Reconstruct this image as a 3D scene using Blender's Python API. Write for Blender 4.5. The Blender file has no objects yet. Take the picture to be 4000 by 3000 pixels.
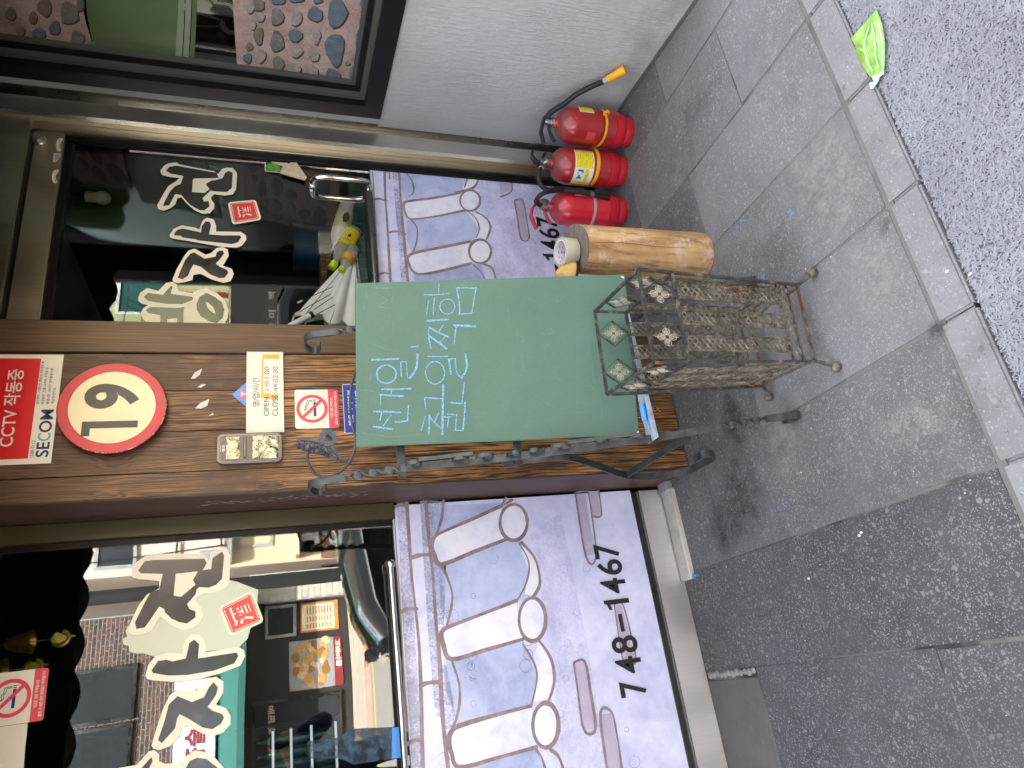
import bpy, bmesh, math, random
import numpy as np
from mathutils import Vector, Matrix
from mathutils.geometry import tessellate_polygon
random.seed(7)
rng = np.random.default_rng(7)
R = math.radians
sc = bpy.context.scene
COL = sc.collection

# ------------------------------------------------------------------ camera, sky, sun, exposure
CAM = Vector((0, 0, 1.5))
FPX, PITCH, YAW, ROLL = 2726.75, 0.33063, -0.42221, -0.00841
def _rx(a): return Matrix.Rotation(a, 3, 'X')
def _rz(a): return Matrix.Rotation(a, 3, 'Z')
UP = _rz(YAW) @ Matrix(((1, 0, 0), (0, 0, -1), (0, 1, 0))) @ _rx(-PITCH) @ _rz(ROLL)   # upright camera
cd = bpy.data.cameras.new('camera'); cam = bpy.data.objects.new('camera', cd); COL.objects.link(cam)
# the photograph is stored lying on its side: the camera is turned a quarter
cam.matrix_world = (UP @ Matrix(((0, 1, 0), (-1, 0, 0), (0, 0, 1)))).to_4x4()
cam.location = CAM
cd.sensor_width = 36; cd.lens = 36 * FPX / 4000; cd.clip_start = .02; cd.clip_end = 500
sc.camera = cam

SUN_EL, SUN_AZ = R(56), R(-14)
w = bpy.data.worlds.new('World'); sc.world = w; w.use_nodes = True
nt = w.node_tree; bg = nt.nodes['Background']
sky = nt.nodes.new('ShaderNodeTexSky'); sky.sky_type = 'NISHITA'; sky.sun_disc = False
sky.sun_elevation = SUN_EL; sky.sun_rotation = SUN_AZ; sky.dust_density = 4.0; sky.air_density = .8; sky.ozone_density = .6
# thin high haze: the blue of the sky is washed towards white
bw = nt.nodes.new('ShaderNodeRGBToBW'); nt.links.new(sky.outputs[0], bw.inputs[0])
wc = nt.nodes.new('ShaderNodeVectorMath'); wc.operation = 'MULTIPLY'; nt.links.new(bw.outputs[0], wc.inputs[0]); wc.inputs[1].default_value = (1.02, 1.0, .98)
hz_ = nt.nodes.new('ShaderNodeMix'); hz_.data_type = 'RGBA'; hz_.inputs[0].default_value = .78
nt.links.new(sky.outputs[0], hz_.inputs[6]); nt.links.new(wc.outputs[0], hz_.inputs[7])
nt.links.new(hz_.outputs[2], bg.inputs[0]); bg.inputs[1].default_value = .14
sd = bpy.data.lights.new('sun', 'SUN'); so = bpy.data.objects.new('sun', sd); COL.objects.link(so)
sd.energy = 5.0; sd.angle = R(.5); sd.color = (1, .95, .86)
sdir = Vector((math.sin(SUN_AZ) * math.cos(SUN_EL), math.cos(SUN_AZ) * math.cos(SUN_EL), math.sin(SUN_EL)))
so.rotation_euler = sdir.to_track_quat('Z', 'Y').to_euler(); so.location = (0, 5, 12)
vs = sc.view_settings; vs.view_transform = 'Standard'; vs.look = 'None'; vs.gamma = 1; vs.exposure = 3.75
try: vs.use_curve_mapping = False
except Exception: pass
sc.render.engine = 'CYCLES'; cy = sc.cycles
cy.use_denoising = True; cy.max_bounces = 10; cy.transparent_max_bounces = 16; cy.glossy_bounces = 5; cy.diffuse_bounces = 5
cy.sample_clamp_indirect = 6; cy.caustics_reflective = False; cy.caustics_refractive = False

# ------------------------------------------------------------------ picture helpers
def ray(x, y): return UP @ Vector(((1500 - y) / FPX, -(x - 2000) / FPX, -1))
def onY(x, y, Y): d = ray(x, y); return CAM + d * (Y / d.y)
def onX(x, y, X): d = ray(x, y); return CAM + d * (X / d.x)
def onZ(x, y, z=0): d = ray(x, y); return CAM + d * ((z - CAM.z) / d.z)
def onP(x, y, p0, n): d = ray(x, y); return CAM + d * ((Vector(p0) - CAM).dot(n) / d.dot(n))
def crop(x0, y0, s, pts): return [(x0 + x / s, y0 + y / s) for x, y in pts]
GL = 2.45                                   # plane of the shop glass
def mirY(P): return Vector((P.x, 2 * GL - P.y, P.z))      # where a thing seen in the glass really stands

# ------------------------------------------------------------------ materials
class NM:
    def __init__(s, name, base=(.5, .5, .5), rough=.6, metal=0, spec=.5, **kw):
        s.m = bpy.data.materials.new(name); s.m.use_nodes = True; s.nt = s.m.node_tree
        s.b = s.nt.nodes['Principled BSDF']
        s.b.inputs['Base Color'].default_value = (*base, 1); s.b.inputs['Roughness'].default_value = rough
        s.b.inputs['Metallic'].default_value = metal; s.b.inputs['Specular IOR Level'].default_value = spec
        for k, v in kw.items():
            s.b.inputs[k.replace('_', ' ')].default_value = v
        s.h = None
    def node(s, t, **kw):
        n = s.nt.nodes.new('ShaderNode' + t)
        for k, v in kw.items(): setattr(n, k, v)
        return n
    def link(s, a, b): s.nt.links.new(a, b)
    def co(s, kind='Object', sc=(1, 1, 1), rot=(0, 0, 0)):
        if kind == 'World': o = s.node('NewGeometry').outputs['Position']
        else: o = s.node('TexCoord').outputs[kind]
        mp = s.node('Mapping'); mp.inputs['Scale'].default_value = sc; mp.inputs['Rotation'].default_value = rot
        s.link(o, mp.inputs['Vector'])
        if kind == 'Object':
            oi = s.node('ObjectInfo'); vm = s.node('VectorMath', operation='MULTIPLY_ADD')
            cx = s.node('CombineXYZ')
            for i in range(3): s.link(oi.outputs['Random'], cx.inputs[i])
            s.link(cx.outputs[0], vm.inputs[0]); vm.inputs[1].default_value = (17, 31, 23); s.link(mp.outputs[0], vm.inputs[2])
            return vm.outputs[0]
        return mp.outputs[0]
    def noise(s, co, scale, detail=4, rough=.55, dist=0):
        n = s.node('TexNoise'); s.link(co, n.inputs['Vector']); n.inputs['Scale'].default_value = scale
        n.inputs['Detail'].default_value = detail; n.inputs['Roughness'].default_value = rough; n.inputs['Distortion'].default_value = dist
        return n.outputs['Fac']
    def voro(s, co, scale, out='Distance', feature='F1', rnd=1):
        n = s.node('TexVoronoi', feature=feature); s.link(co, n.inputs['Vector']); n.inputs['Scale'].default_value = scale
        n.inputs['Randomness'].default_value = rnd; return n.outputs[out]
    def wave(s, co, scale, dist=2, det=2, ds=1, typ='BANDS', direction='X'):
        n = s.node('TexWave', wave_type=typ)
        if typ == 'BANDS': n.bands_direction = direction
        else: n.rings_direction = direction
        s.link(co, n.inputs['Vector']); n.inputs['Scale'].default_value = scale; n.inputs['Distortion'].default_value = dist
        n.inputs['Detail'].default_value = det; n.inputs['Detail Scale'].default_value = ds; return n.outputs['Fac']
    def mr(s, v, a, b, c=0, d=1):
        n = s.node('MapRange'); s.link(v, n.inputs[0])
        for i, x in enumerate((a, b, c, d)): n.inputs[i + 1].default_value = x
        return n.outputs[0]
    def math(s, op, a, b=None):
        n = s.node('Math', operation=op)
        for i, v in enumerate((a, b)):
            if v is None: continue
            if isinstance(v, (int, float)): n.inputs[i].default_value = v
            else: s.link(v, n.inputs[i])
        return n.outputs[0]
    def ramp(s, v, stops):
        n = s.node('ValToRGB'); s.link(v, n.inputs[0]); e = n.color_ramp.elements
        while len(e) < len(stops): e.new(.5)
        for i, (p, c) in enumerate(stops): e[i].position = p; e[i].color = (*c, 1)
        return n.outputs[0]
    def mix(s, f, a, b, mode='MIX'):
        n = s.node('Mix', data_type='RGBA', blend_type=mode)
        for k, v in ((0, f), (6, a), (7, b)):
            if isinstance(v, (int, float)): n.inputs[k].default_value = v
            elif isinstance(v, tuple): n.inputs[k].default_value = (*v, 1)
            else: s.link(v, n.inputs[k])
        return n.outputs[2]
    def col(s, c): s.link(c, s.b.inputs['Base Color']); return s
    def rough(s, v): s.link(v, s.b.inputs['Roughness']); return s
    def bump(s, h, strength=.5, dist=.01):
        n = s.node('Bump'); n.inputs['Strength'].default_value = strength; n.inputs['Distance'].default_value = dist
        s.link(h, n.inputs['Height'])
        if s.h is not None: s.link(s.h, n.inputs['Normal'])
        s.h = n.outputs[0]; s.link(s.h, s.b.inputs['Normal']); return s

MAT = {}
def plain(name, base, rough=.5, metal=0, var=.12, scale=12, bump=0, coord='Object', **kw):
    """a plain paint / plastic / metal with slight unevenness"""
    m = NM(name, base, rough, metal, **kw); c = m.co(coord)
    f = m.noise(c, scale, 5, .6)
    lo = tuple(x * (1 - var) for x in base); hi = tuple(min(1, x * (1 + var)) for x in base)
    m.col(m.ramp(f, [(.3, lo), (.7, hi)])); m.rough(m.mr(f, .2, .8, max(.03, rough - .08), rough + .1))
    if bump: m.bump(m.noise(c, scale * 8, 3), bump, .002)
    MAT[name] = m.m; return m.m

def glass_mat(name, ior=1.5, tint=(.93, .96, .94), boost=0.0):
    m = NM(name); m.nt.nodes.remove(m.b)
    tr = m.node('BsdfTransparent'); tr.inputs[0].default_value = (*tint, 1)
    gl = m.node('BsdfGlossy'); gl.inputs['Roughness'].default_value = 0; gl.inputs[0].default_value = (.96, .98, 1, 1)
    fr = m.node('Fresnel'); fr.inputs[0].default_value = ior
    c = m.co('World'); bp = m.node('Bump'); bp.inputs['Strength'].default_value = .012; bp.inputs['Distance'].default_value = .05
    m.link(m.noise(c, 2.2, 1), bp.inputs['Height']); m.link(bp.outputs[0], gl.inputs['Normal'])
    f = m.math('ADD', fr.outputs[0], boost) if boost else fr.outputs[0]
    mx = m.node('MixShader'); m.link(f, mx.inputs[0]); m.link(tr.outputs[0], mx.inputs[1]); m.link(gl.outputs[0], mx.inputs[2])
    m.link(mx.outputs[0], m.nt.nodes['Material Output'].inputs[0]); MAT[name] = m.m; return m.m

def wood_mat(name, cols, line=110, worn=None, worn_top=1.75, rough=.5, bump=.5):
    """upright boards: fine wavering growth lines, knots, and worn places where the char has rubbed off"""
    m = NM(name, cols[0], rough); c = m.co('Object'); cs = m.co('Object', (1, 1, .07)); cl = m.co('Object', (1, 1, .025))
    sx = m.node('SeparateXYZ'); m.link(c, sx.inputs[0])
    k = m.voro(m.co('Object', (1, .2, .42)), 5.2); knot = m.mr(k, .03, .16, 1, 0)
    warp = m.math('ADD', m.math('MULTIPLY', m.noise(cs, 11, 4, .6, .8), .11), m.math('MULTIPLY', knot, .035))
    ph = m.math('MULTIPLY', m.math('ADD', sx.outputs[0], warp), line * 6.283)
    ln = m.mr(m.math('SINE', ph), -1, 1); fib = m.noise(cl, 240, 4, .7); f = m.math('ADD', m.math('MULTIPLY', ln, .24), m.math('MULTIPLY', fib, .76))
    broad = m.noise(cs, 14, 4, .6)
    colr = m.ramp(m.math('ADD', m.math('MULTIPLY', f, .6), m.math('MULTIPLY', broad, .4)), [(.30, cols[0]), (.50, cols[1]), (.68, cols[2])])
    if worn:
        z = m.node('SeparateXYZ'); m.link(m.node('NewGeometry').outputs['Position'], z.inputs[0])
        low = m.mr(z.outputs[2], worn_top + .25, worn_top - .45, .12, 1); p = m.noise(m.co('Object', (1, 1, .5)), 6.5, 5, .65)
        msk = m.math('MULTIPLY', m.math('MULTIPLY', m.mr(p, .38, .62), low), m.mr(f, .44, .60)); colr = m.mix(msk, colr, worn)
        dk = m.math('MULTIPLY', low, m.mr(f, .44, .34)); colr = m.mix(m.math('MULTIPLY', dk, .75), colr, (.012, .006, .004))
    colr = m.mix(m.math('MULTIPLY', m.mr(k, .012, .055, 1, 0), .8), colr, tuple(x * .5 for x in cols[0]))
    m.col(colr); m.bump(f, bump, .003); MAT[name] = m.m; return m.m

# -- ground
def stone_mat(name, dark, light, speck, amount=.5, pits=False, spk=.7, stn=.5):
    m = NM(name, dark, .75); c = m.co('World')
    big = m.noise(c, 2.3, 5, .6); med = m.noise(c, 16, 4, .6); fine = m.noise(c, 420, 2, .7)
    colr = m.ramp(m.math('ADD', m.math('MULTIPLY', big, .6), m.math('MULTIPLY', med, .4)), [(.36, dark), (.64, light)])
    oi = m.node('ObjectInfo')
    colr = m.mix(m.mr(oi.outputs['Random'], 0, 1, 0, .30), colr, tuple(x * 1.35 for x in light))
    dist = m.node('VectorMath', operation='ADD'); nz = m.node('TexNoise'); nz.inputs['Scale'].default_value = 60
    m.link(c, nz.inputs['Vector']); vm = m.node('VectorMath', operation='SCALE'); vm.inputs['Scale'].default_value = .012
    m.link(nz.outputs['Color'], vm.inputs[0]); m.link(c, dist.inputs[0]); m.link(vm.outputs[0], dist.inputs[1])
    cc = dist.outputs[0]
    def specks(scale, lo, hi, keep):
        n = m.node('TexVoronoi'); m.link(cc, n.inputs['Vector']); n.inputs['Scale'].default_value = scale
        sep = m.node('SeparateColor'); m.link(n.outputs['Color'], sep.inputs[0])
        r = m.mr(sep.outputs[0], 0, 1, lo, hi)
        inside = m.math('LESS_THAN', n.outputs['Distance'], r)
        return m.math('MULTIPLY', inside, m.math('GREATER_THAN', sep.outputs[1], keep))
    s1 = specks(230, .20, .50, 1 - amount); s2 = specks(120, .14, .44, 1 - amount * .8); s3 = specks(48, .06, .34, .62)
    s = m.math('MAXIMUM', m.math('MAXIMUM', s1, s2), s3)
    dens = m.mr(m.noise(c, 5, 3), .30, .58, .35, 1)
    colr = m.mix(m.math('MULTIPLY', m.math('MULTIPLY', s, dens), spk), colr, speck)
    stain = m.noise(c, 3.1, 6, .65, .4)
    colr = m.mix(m.mr(stain, .55, .72, 0, stn), colr, tuple(x * .45 for x in dark))
    h = m.math('ADD', m.math('MULTIPLY', fine, .6), m.math('MULTIPLY', s, .25))
    if pits:
        v = m.voro(m.co('World', (1, 1.4, 1)), 70); p = m.math('MULTIPLY', m.mr(v, .10, .24, 1, 0), m.mr(m.noise(c, 28, 2), .5, .6))
        v2 = m.voro(c, 17); p2 = m.math('MULTIPLY', m.mr(v2, .08, .17, 1, 0), m.mr(m.noise(c, 7, 2), .52, .6))
        p = m.math('MAXIMUM', p, p2)
        h = m.math('SUBTRACT', h, m.math('MULTIPLY', p, 2.6)); colr = m.mix(m.math('MULTIPLY', p, .5), colr, tuple(x * .5 for x in dark))
    m.col(colr); m.bump(h, .45, .0016); m.rough(m.mr(fine, .3, .7, .6, .88)); MAT[name] = m.m; return m.m
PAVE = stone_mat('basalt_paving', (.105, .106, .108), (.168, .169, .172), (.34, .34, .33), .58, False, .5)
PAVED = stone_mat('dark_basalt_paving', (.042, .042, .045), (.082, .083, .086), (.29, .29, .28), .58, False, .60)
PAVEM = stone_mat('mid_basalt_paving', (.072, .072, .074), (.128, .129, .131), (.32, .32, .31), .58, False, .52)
KERB = stone_mat('kerb_basalt', (.17, .172, .175), (.235, .237, .240), (.33, .33, .325), .35, True)
CONC = stone_mat('concrete_patch', (.075, .073, .068), (.12, .118, .11), (.16, .155, .15), .12, False, .4, .12)
m = NM('joint_mortar', (.2, .195, .185), .9); c = m.co('World')
m.col(m.ramp(m.noise(c, 4, 4), [(.36, (.035, .035, .034)), (.50, (.15, .147, .135))])).bump(m.noise(c, 160, 3), .6, .003); MORTAR = m.m
m = NM('road_base', (.05, .052, .065), .95); c = m.co('World'); m.col(m.ramp(m.noise(c, 90, 3), [(.3, (.085, .088, .102)), (.7, (.16, .165, .185))])); ROADB = m.m
m = NM('road_grain', (.3, .3, .33), .85); c = m.co('World')
m.col(m.ramp(m.math('ADD', m.math('MULTIPLY', m.noise(c, 5, 4), .6), m.math('MULTIPLY', m.noise(c, 140, 2), .4)), [(.32, (.235, .243, .272)), (.68, (.35, .36, .395))])); GRAIN = m.m
m = NM('asphalt', (.1, .1, .1), .9); c = m.co('World'); m.col(m.ramp(m.noise(c, 60, 4), [(.3, (.14, .13, .12)), (.7, (.22, .21, .19))])).bump(m.noise(c, 120, 3), .4, .004); ASPH = m.m

# -- walls
m = NM('grey_stucco', (.3, .31, .32), .62); c = m.co('Object', (1, 1, .16), (0, R(6), 0)); c2 = m.co('Object')
st = m.noise(c, 95, 5, .62, .7); s2 = m.noise(c2, 70, 4, .7)
dirt = m.noise(c2, 2.4, 5); colr = m.ramp(dirt, [(.3, (.43, .44, .44)), (.7, (.53, .54, .54))])
colr = m.mix(m.mr(m.noise(c2, 30, 6, .75), .66, .72, 0, .4), colr, (.62, .63, .63))
sx = m.node('SeparateXYZ'); m.link(m.node('NewGeometry').outputs['Position'], sx.inputs[0])
grime = m.math('MULTIPLY', m.mr(sx.outputs[2], .02, .30, 1, 0), m.mr(m.noise(c2, 9, 5), .35, .7))
colr = m.mix(m.math('MULTIPLY', grime, .6), colr, (.15, .145, .14))
m.col(colr).bump(m.math('ADD', m.mr(st, .35, .7), m.math('MULTIPLY', s2, .5)), .55, .006); STUCCO = m.m
CHAR = wood_mat('charred_board', ((.028, .014, .007), (.072, .036, .016), (.125, .064, .028)), 95, (.50, .235, .075))
CHAR2 = wood_mat('stained_board', ((.040, .020, .009), (.088, .045, .020), (.135, .073, .034)), 80, None, 1, .5, .3)
SIDEB = wood_mat('dark_side_board', ((.030, .015, .011), (.052, .025, .017), (.078, .040, .028)), 60, None, 1, .5, .2)
def steel(name, base, rough=.22, var=.25):
    m = NM(name, base, rough, 1); c = m.co('Object', (1, 1, .03)); f = m.noise(c, 220, 3, .6); g = m.noise(m.co('World', (1, 1, .5)), 5, 4)
    m.col(m.ramp(m.math('ADD', m.math('MULTIPLY', f, .5), m.math('MULTIPLY', g, .5)), [(.3, tuple(x * (1 - var) for x in base)), (.7, base)]))
    m.rough(m.mr(g, .3, .7, rough - .05, rough + .14)).bump(f, .05, .001); MAT[name] = m.m; return m.m
STEEL = steel('stainless_steel', (.80, .77, .70), .30); STEELB = steel('bright_steel', (.93, .88, .78), .18, .08); STEELD = steel('dark_steel', (.16, .16, .15), .25); SILL = steel('sill_steel', (.86, .86, .85), .46, .12)
CHROME = plain('chrome', (.75, .74, .72), .07, 1, .05)
ALU = steel('champagne_aluminium', (.36, .32, .24), .40); OLIVE = plain('olive_frame', (.050, .040, .014), .35, .1, .1, 4)
BLACKF = plain('black_frame', (.006, .006, .007), .35, 0, .1, 3, spec=.22); BEVEL = plain('grey_bead', (.075, .075, .07), .5, 0, .1, 3, spec=.3)
GLASS = glass_mat('window_glass', 1.75); GLASSD = glass_mat('door_glass', 1.40, (.97, .985, .97)); GLASSW = glass_mat('side_glass', 1.35, (.9, .95, .9))
# -- things
BOARD = NM('chalkboard_green', (.06, .14, .085), .55); c = BOARD.co('Object')
BOARD.col(BOARD.ramp(BOARD.math('ADD', BOARD.math('MULTIPLY', BOARD.noise(c, 4, 6, .7), .7), BOARD.math('MULTIPLY', BOARD.noise(c, 120, 2), .3)), [(.3, (.060, .128, .090)), (.7, (.086, .168, .124))]))
BOARD.bump(BOARD.noise(c, 300, 2), .08, .001); BOARD = BOARD.m
m = NM('blue_chalk', (.2, .45, .8), .95); c = m.co('Object'); m.col(m.ramp(m.noise(c, 260, 4, .8), [(.40, (.085, .19, .20)), (.56, (.22, .46, .80))])); CHALK = m.m
m = NM('chalk_ghost', (.2, .3, .25), .95); c = m.co('Object'); m.col(m.ramp(m.noise(c, 140, 4, .8), [(.45, (.095, .185, .14)), (.7, (.20, .31, .26))])); GHOST = m.m
IRON = plain('wrought_iron', (.045, .050, .056), .42, .6, .35, 40, .25); IRON2 = plain('worn_iron', (.072, .078, .082), .5, .5, .4, 30, .3)
m = NM('rusty_iron', (.2, .19, .16), .65, .45); c = m.co('Object'); cw = m.co('World')
f = m.noise(c, 38, 5, .65); zz = m.node('SeparateXYZ'); m.link(m.node('NewGeometry').outputs['Position'], zz.inputs[0])
colr = m.ramp(f, [(.3, (.045, .040, .033)), (.5, (.150, .132, .096)), (.7, (.33, .28, .19))])
rust = m.mr(m.math('ADD', m.noise(cw, 16, 5, .7), m.mr(zz.outputs[2], 0, .5, .08, -.06)), .60, .70)
colr = m.mix(rust, colr, (.19, .06, .02)); m.col(colr).bump(f, .3, .002); RUST = m.m
m = NM('rim_iron', (.1, .1, .1), .5, .5); c = m.co('Object'); m.col(m.ramp(m.noise(c, 30, 5, .7), [(.34, (.036, .038, .041)), (.54, (.085, .082, .074)), (.68, (.33, .25, .15))])); RIM = m.m
def red_mat(name, base):
    m = NM(name, base, .30, 0, .5, Coat_Weight=.6, Coat_Roughness=.06); c = m.co('Object'); sx = m.node('SeparateXYZ'); m.link(m.node('TexCoord').outputs['Normal'], sx.inputs[0])
    dust = m.math('MULTIPLY', m.mr(sx.outputs[2], .25, .85, 0, .75), m.mr(m.noise(c, 26, 6, .75), .34, .64))
    colr = m.ramp(m.noise(c, 12, 4), [(.3, tuple(x * .82 for x in base)), (.7, base)])
    colr = m.mix(m.mr(m.noise(c, 75, 5, .8), .72, .78, 0, .6), colr, (.5, .3, .27))
    colr = m.mix(dust, colr, (.12, .10, .088)); m.col(colr); m.rough(m.mr(dust, 0, .5, .3, .75)); return m.m
FLOW = plain('pale_worn_iron', (.40, .36, .27), .6, .3, .3, 40); RED1 = red_mat('fire_red', (.36, .013, .016)); RED2 = red_mat('bright_fire_red', (.60, .012, .03))
RUBBER = plain('black_rubber', (.012, .012, .013), .55, 0, .3, 60, .2); BLACKP = plain('black_plastic', (.012, .012, .013), .35, 0, .3)
YEL = plain('yellow_plastic', (.80, .42, .012), .4, 0, .08); YELSTK = plain('yellow_label', (.80, .66, .02), .4, 0, .04); WHITESTK = plain('white_label', (.75, .75, .72), .4, 0, .05)
GREYSTK = plain('grey_print', (.35, .36, .38), .5, 0, .1); BLUESTK = plain('blue_print', (.01, .11, .45), .4, 0, .05); NICKEL = plain('nickel', (.5, .5, .48), .3, 1, .15)
m = NM('log_bark_stripped', (.5, .3, .12), .6); c = m.co('Object', (1, 1, .12)); c2 = m.co('Object')
f = m.math('ADD', m.math('MULTIPLY', m.noise(c, 26, 6, .6, .8), .6), m.math('MULTIPLY', m.noise(c2, 9, 4), .4))
colr = m.ramp(f, [(.33, (.15, .075, .030)), (.42, (.39, .215, .085)), (.54, (.54, .33, .145)), (.66, (.64, .45, .24))])
colr = m.mix(m.mr(m.noise(c, 12, 6, .75, 1.5), .54, .66, 0, .85), colr, (.075, .038, .020)); colr = m.mix(m.mr(m.noise(c, 44, 6, .7, .5), .53, .64, 0, .7), colr, (.17, .09, .04))
colr = m.mix(m.mr(m.noise(c2, 16, 6, .75), .56, .66, 0, .65), colr, (.68, .60, .50)); m.col(colr).bump(f, .5, .006); LOGS = m.m
m = NM('log_end', (.2, .18, .15), .85); c = m.co('Object'); rg = m.wave(c, 42, 2.2, 3, 1, 'RINGS', 'Z')
nn = m.noise(c, 120, 4, .7); f = m.math('ADD', m.math('MULTIPLY', rg, .5), m.math('MULTIPLY', nn, .5))
m.col(m.ramp(f, [(.3, (.07, .058, .046)), (.55, (.17, .14, .11)), (.75, (.30, .265, .215))])).bump(f, .7, .005); LOGE = m.m
TAPE = plain('clear_tape', (.50, .48, .36), .22, 0, .05, Coat_Weight=.5); TAPEC = plain('tape_core', (.72, .73, .80), .6, 0, .04); PINK = plain('pink_print', (.6, .05, .2), .5)
STRAW = plain('ribbed_straw', (.62, .42, .15), .6, 0, .2, 60)
SIGNW = plain('sign_white', (.74, .70, .60), .35, 0, .05, 3); SIGNR = plain('sign_red', (.66, .012, .02), .35, 0, .06); SIGNN = plain('sign_navy', (.012, .022, .12), .4); TEAL = plain('sign_teal', (.06, .50, .44), .4)
CREAM = plain('sign_cream', (.76, .68, .44), .42, 0, .06, 8); RIMR = plain('faded_red', (.52, .045, .055), .45, 0, .12, 20); CHARC = plain('sign_black', (.022, .023, .022), .4, 0, .1)
INK = plain('black_ink', (.015, .015, .018), .5); INKR = plain('maroon_ink', (.28, .02, .04), .5); AMBER = plain('amber_tape', (.72, .40, .06), .35, 0, .1, 20); LILAC = plain('pale_lilac_print', (.50, .50, .66), .5)
PINKR = plain('pinkish_red', (.70, .06, .10), .4, 0, .05); BLUES = plain('royal_blue', (.015, .05, .36), .35, 0, .05); SKYB = plain('sky_blue_sticker', (.07, .26, .70), .35, 0, .1); MAGENTA = plain('magenta_print', (.62, .10, .30), .4)
# print on the front panels: pale watercolour
def water_mat(name, a, b, cc, sp=.35, soft=0):
    m = NM(name, a, .30, 0, .5, Coat_Weight=.25, Coat_Roughness=.15); c = m.co('World'); n1 = m.noise(c, 5.5, 7, .62, .8); n2 = m.noise(c, 30, 6, .72)
    colr = m.ramp(m.math('ADD', m.math('MULTIPLY', n1, .7), m.math('MULTIPLY', n2, .3)), [(.36, a), (.5, b), (.64, cc)])
    m.col(m.mix(m.mr(m.noise(c, 240, 3, .8), .58, .75, 0, sp), colr, tuple(x * .55 for x in a)))
    if soft: m.link(m.mr(m.math('ADD', m.math('MULTIPLY', m.noise(c, 8, 6, .7), .6), m.math('MULTIPLY', m.noise(c, 70, 4, .8), .4)), .40, .62, 0, soft), m.b.inputs['Alpha'])
    MAT[name] = m.m; return m.m
PRINT = water_mat('print_ground', (.50, .53, .76), (.63, .655, .87), (.73, .76, .94)); PRT_LIL = water_mat('print_lilac', (.49, .48, .68), (.585, .575, .79), (.67, .675, .87), .2, .32)
PRT_BLUE = water_mat('print_blue', (.33, .38, .62), (.45, .52, .76), (.58, .63, .85)); PRT_WHITE = water_mat('print_white', (.60, .64, .83), (.78, .80, .92), (.86, .87, .95), .08)
PRT_GREY = water_mat('print_grey', (.27, .30, .41), (.38, .42, .55), (.52, .55, .72), .4, .8); PRT_SLOT = water_mat('print_slot', (.40, .36, .48), (.47, .43, .57), (.56, .50, .68), .6)
m = NM('print_line', (.17, .10, .11), .35); c = m.co('World'); m.col(m.ramp(m.noise(c, 26, 6, .7), [(.3, (.165, .12, .12)), (.7, (.36, .285, .32))])); LINE = m.m
LETW = plain('letter_white', (.76, .74, .62), .35, 0, .03); LETB = plain('letter_black', (.030, .031, .031), .16, 0, .15, 30); SEALR = plain('seal_red', (.62, .05, .05), .35, 0, .08, 30)
FILM = plain('clear_film', (.62, .60, .42), .12, .55, .35, 60); GUNM = plain('device_rim', (.14, .145, .15), .35, .7, .1); DEVB = plain('device_black', (.01, .01, .011), .08, 0, .1)
CLIP = plain('blue_grey_plastic', (.045, .075, .12), .3, 0, .12); CHALKTRAY = plain('chalk_dust', (.33, .40, .47), .9, 0, .35, 40); BLUEST = plain('blue_chalk_stick', (.10, .34, .85), .9, 0, .1)
m = NM('green_sheet', (.35, .62, .08), .25, 0, .5, Coat_Weight=.6); c = m.co('Object'); m.col(m.ramp(m.noise(c, 22, 3), [(.35, (.24, .52, .05)), (.65, (.46, .76, .16))])); m.b.inputs['Transmission Weight'].default_value = .25; LEAF = m.m
LEAFW = plain('pale_film', (.55, .78, .60), .3, 0, .1); UMB = NM('umbrella_film', (.90, .92, .92), .3); UMB.b.inputs['Alpha'].default_value = .88; UMB = UMB.m
WHITEP = plain('white_plastic', (.72, .72, .72), .3, 0, .04); CLEARP = NM('clear_plastic', (.6, .62, .58), .12); CLEARP.b.inputs['Alpha'].default_value = .4; CLEARP = CLEARP.m
LIME = plain('lime_plastic', (.60, .75, .02), .35); CREAML = plain('cream_label', (.66, .62, .36), .4); YELL = plain('yellow_bottle_label', (.80, .66, .02), .35); DARKL = plain('dark_print', (.05, .02, .025), .4)
GRIDG = plain('green_wire', (.025, .13, .09), .4); DKBLUE = plain('dark_blue_plastic', (.012, .06, .13), .45); CARD = plain('cardboard', (.32, .21, .10), .8); BULBW = plain('bulb_white', (.60, .60, .55), .3)
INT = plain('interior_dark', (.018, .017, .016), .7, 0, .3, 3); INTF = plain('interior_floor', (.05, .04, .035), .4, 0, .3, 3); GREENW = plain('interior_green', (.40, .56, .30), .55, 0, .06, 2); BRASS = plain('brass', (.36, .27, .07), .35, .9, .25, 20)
GREYTRIM = plain('grey_trim', (.26, .265, .27), .5); CREAMTRIM = plain('cream_trim', (.50, .48, .42), .5, 0, .25, 14, .2); PEB = plain('pebble_stone', (.22, .22, .21), .7, 0, .3, 60); WBIT = plain('paper_scrap', (.62, .61, .55), .8, 0, .15, 60)
SCRAP = plain('folded_card', (.60, .50, .36), .75, 0, .22, 40); STKG = plain('deep_green_sticker', (.012, .07, .055), .3, 0, .4, 50); STKL = plain('leaf_green_print', (.12, .36, .05), .3, 0, .4, 60)
PRT_PINK = NM('stone_print_mortar', (.4, .3, .3), .35); c = PRT_PINK.co('World')
PRT_PINK.col(PRT_PINK.ramp(PRT_PINK.math('ADD', PRT_PINK.math('MULTIPLY', PRT_PINK.noise(c, 9, 6, .7), .6), PRT_PINK.math('MULTIPLY', PRT_PINK.noise(c, 90, 5, .8), .4)), [(.34, (.20, .13, .11)), (.5, (.40, .29, .255)), (.66, (.50, .41, .40))])); PRT_PINK = PRT_PINK.m
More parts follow.
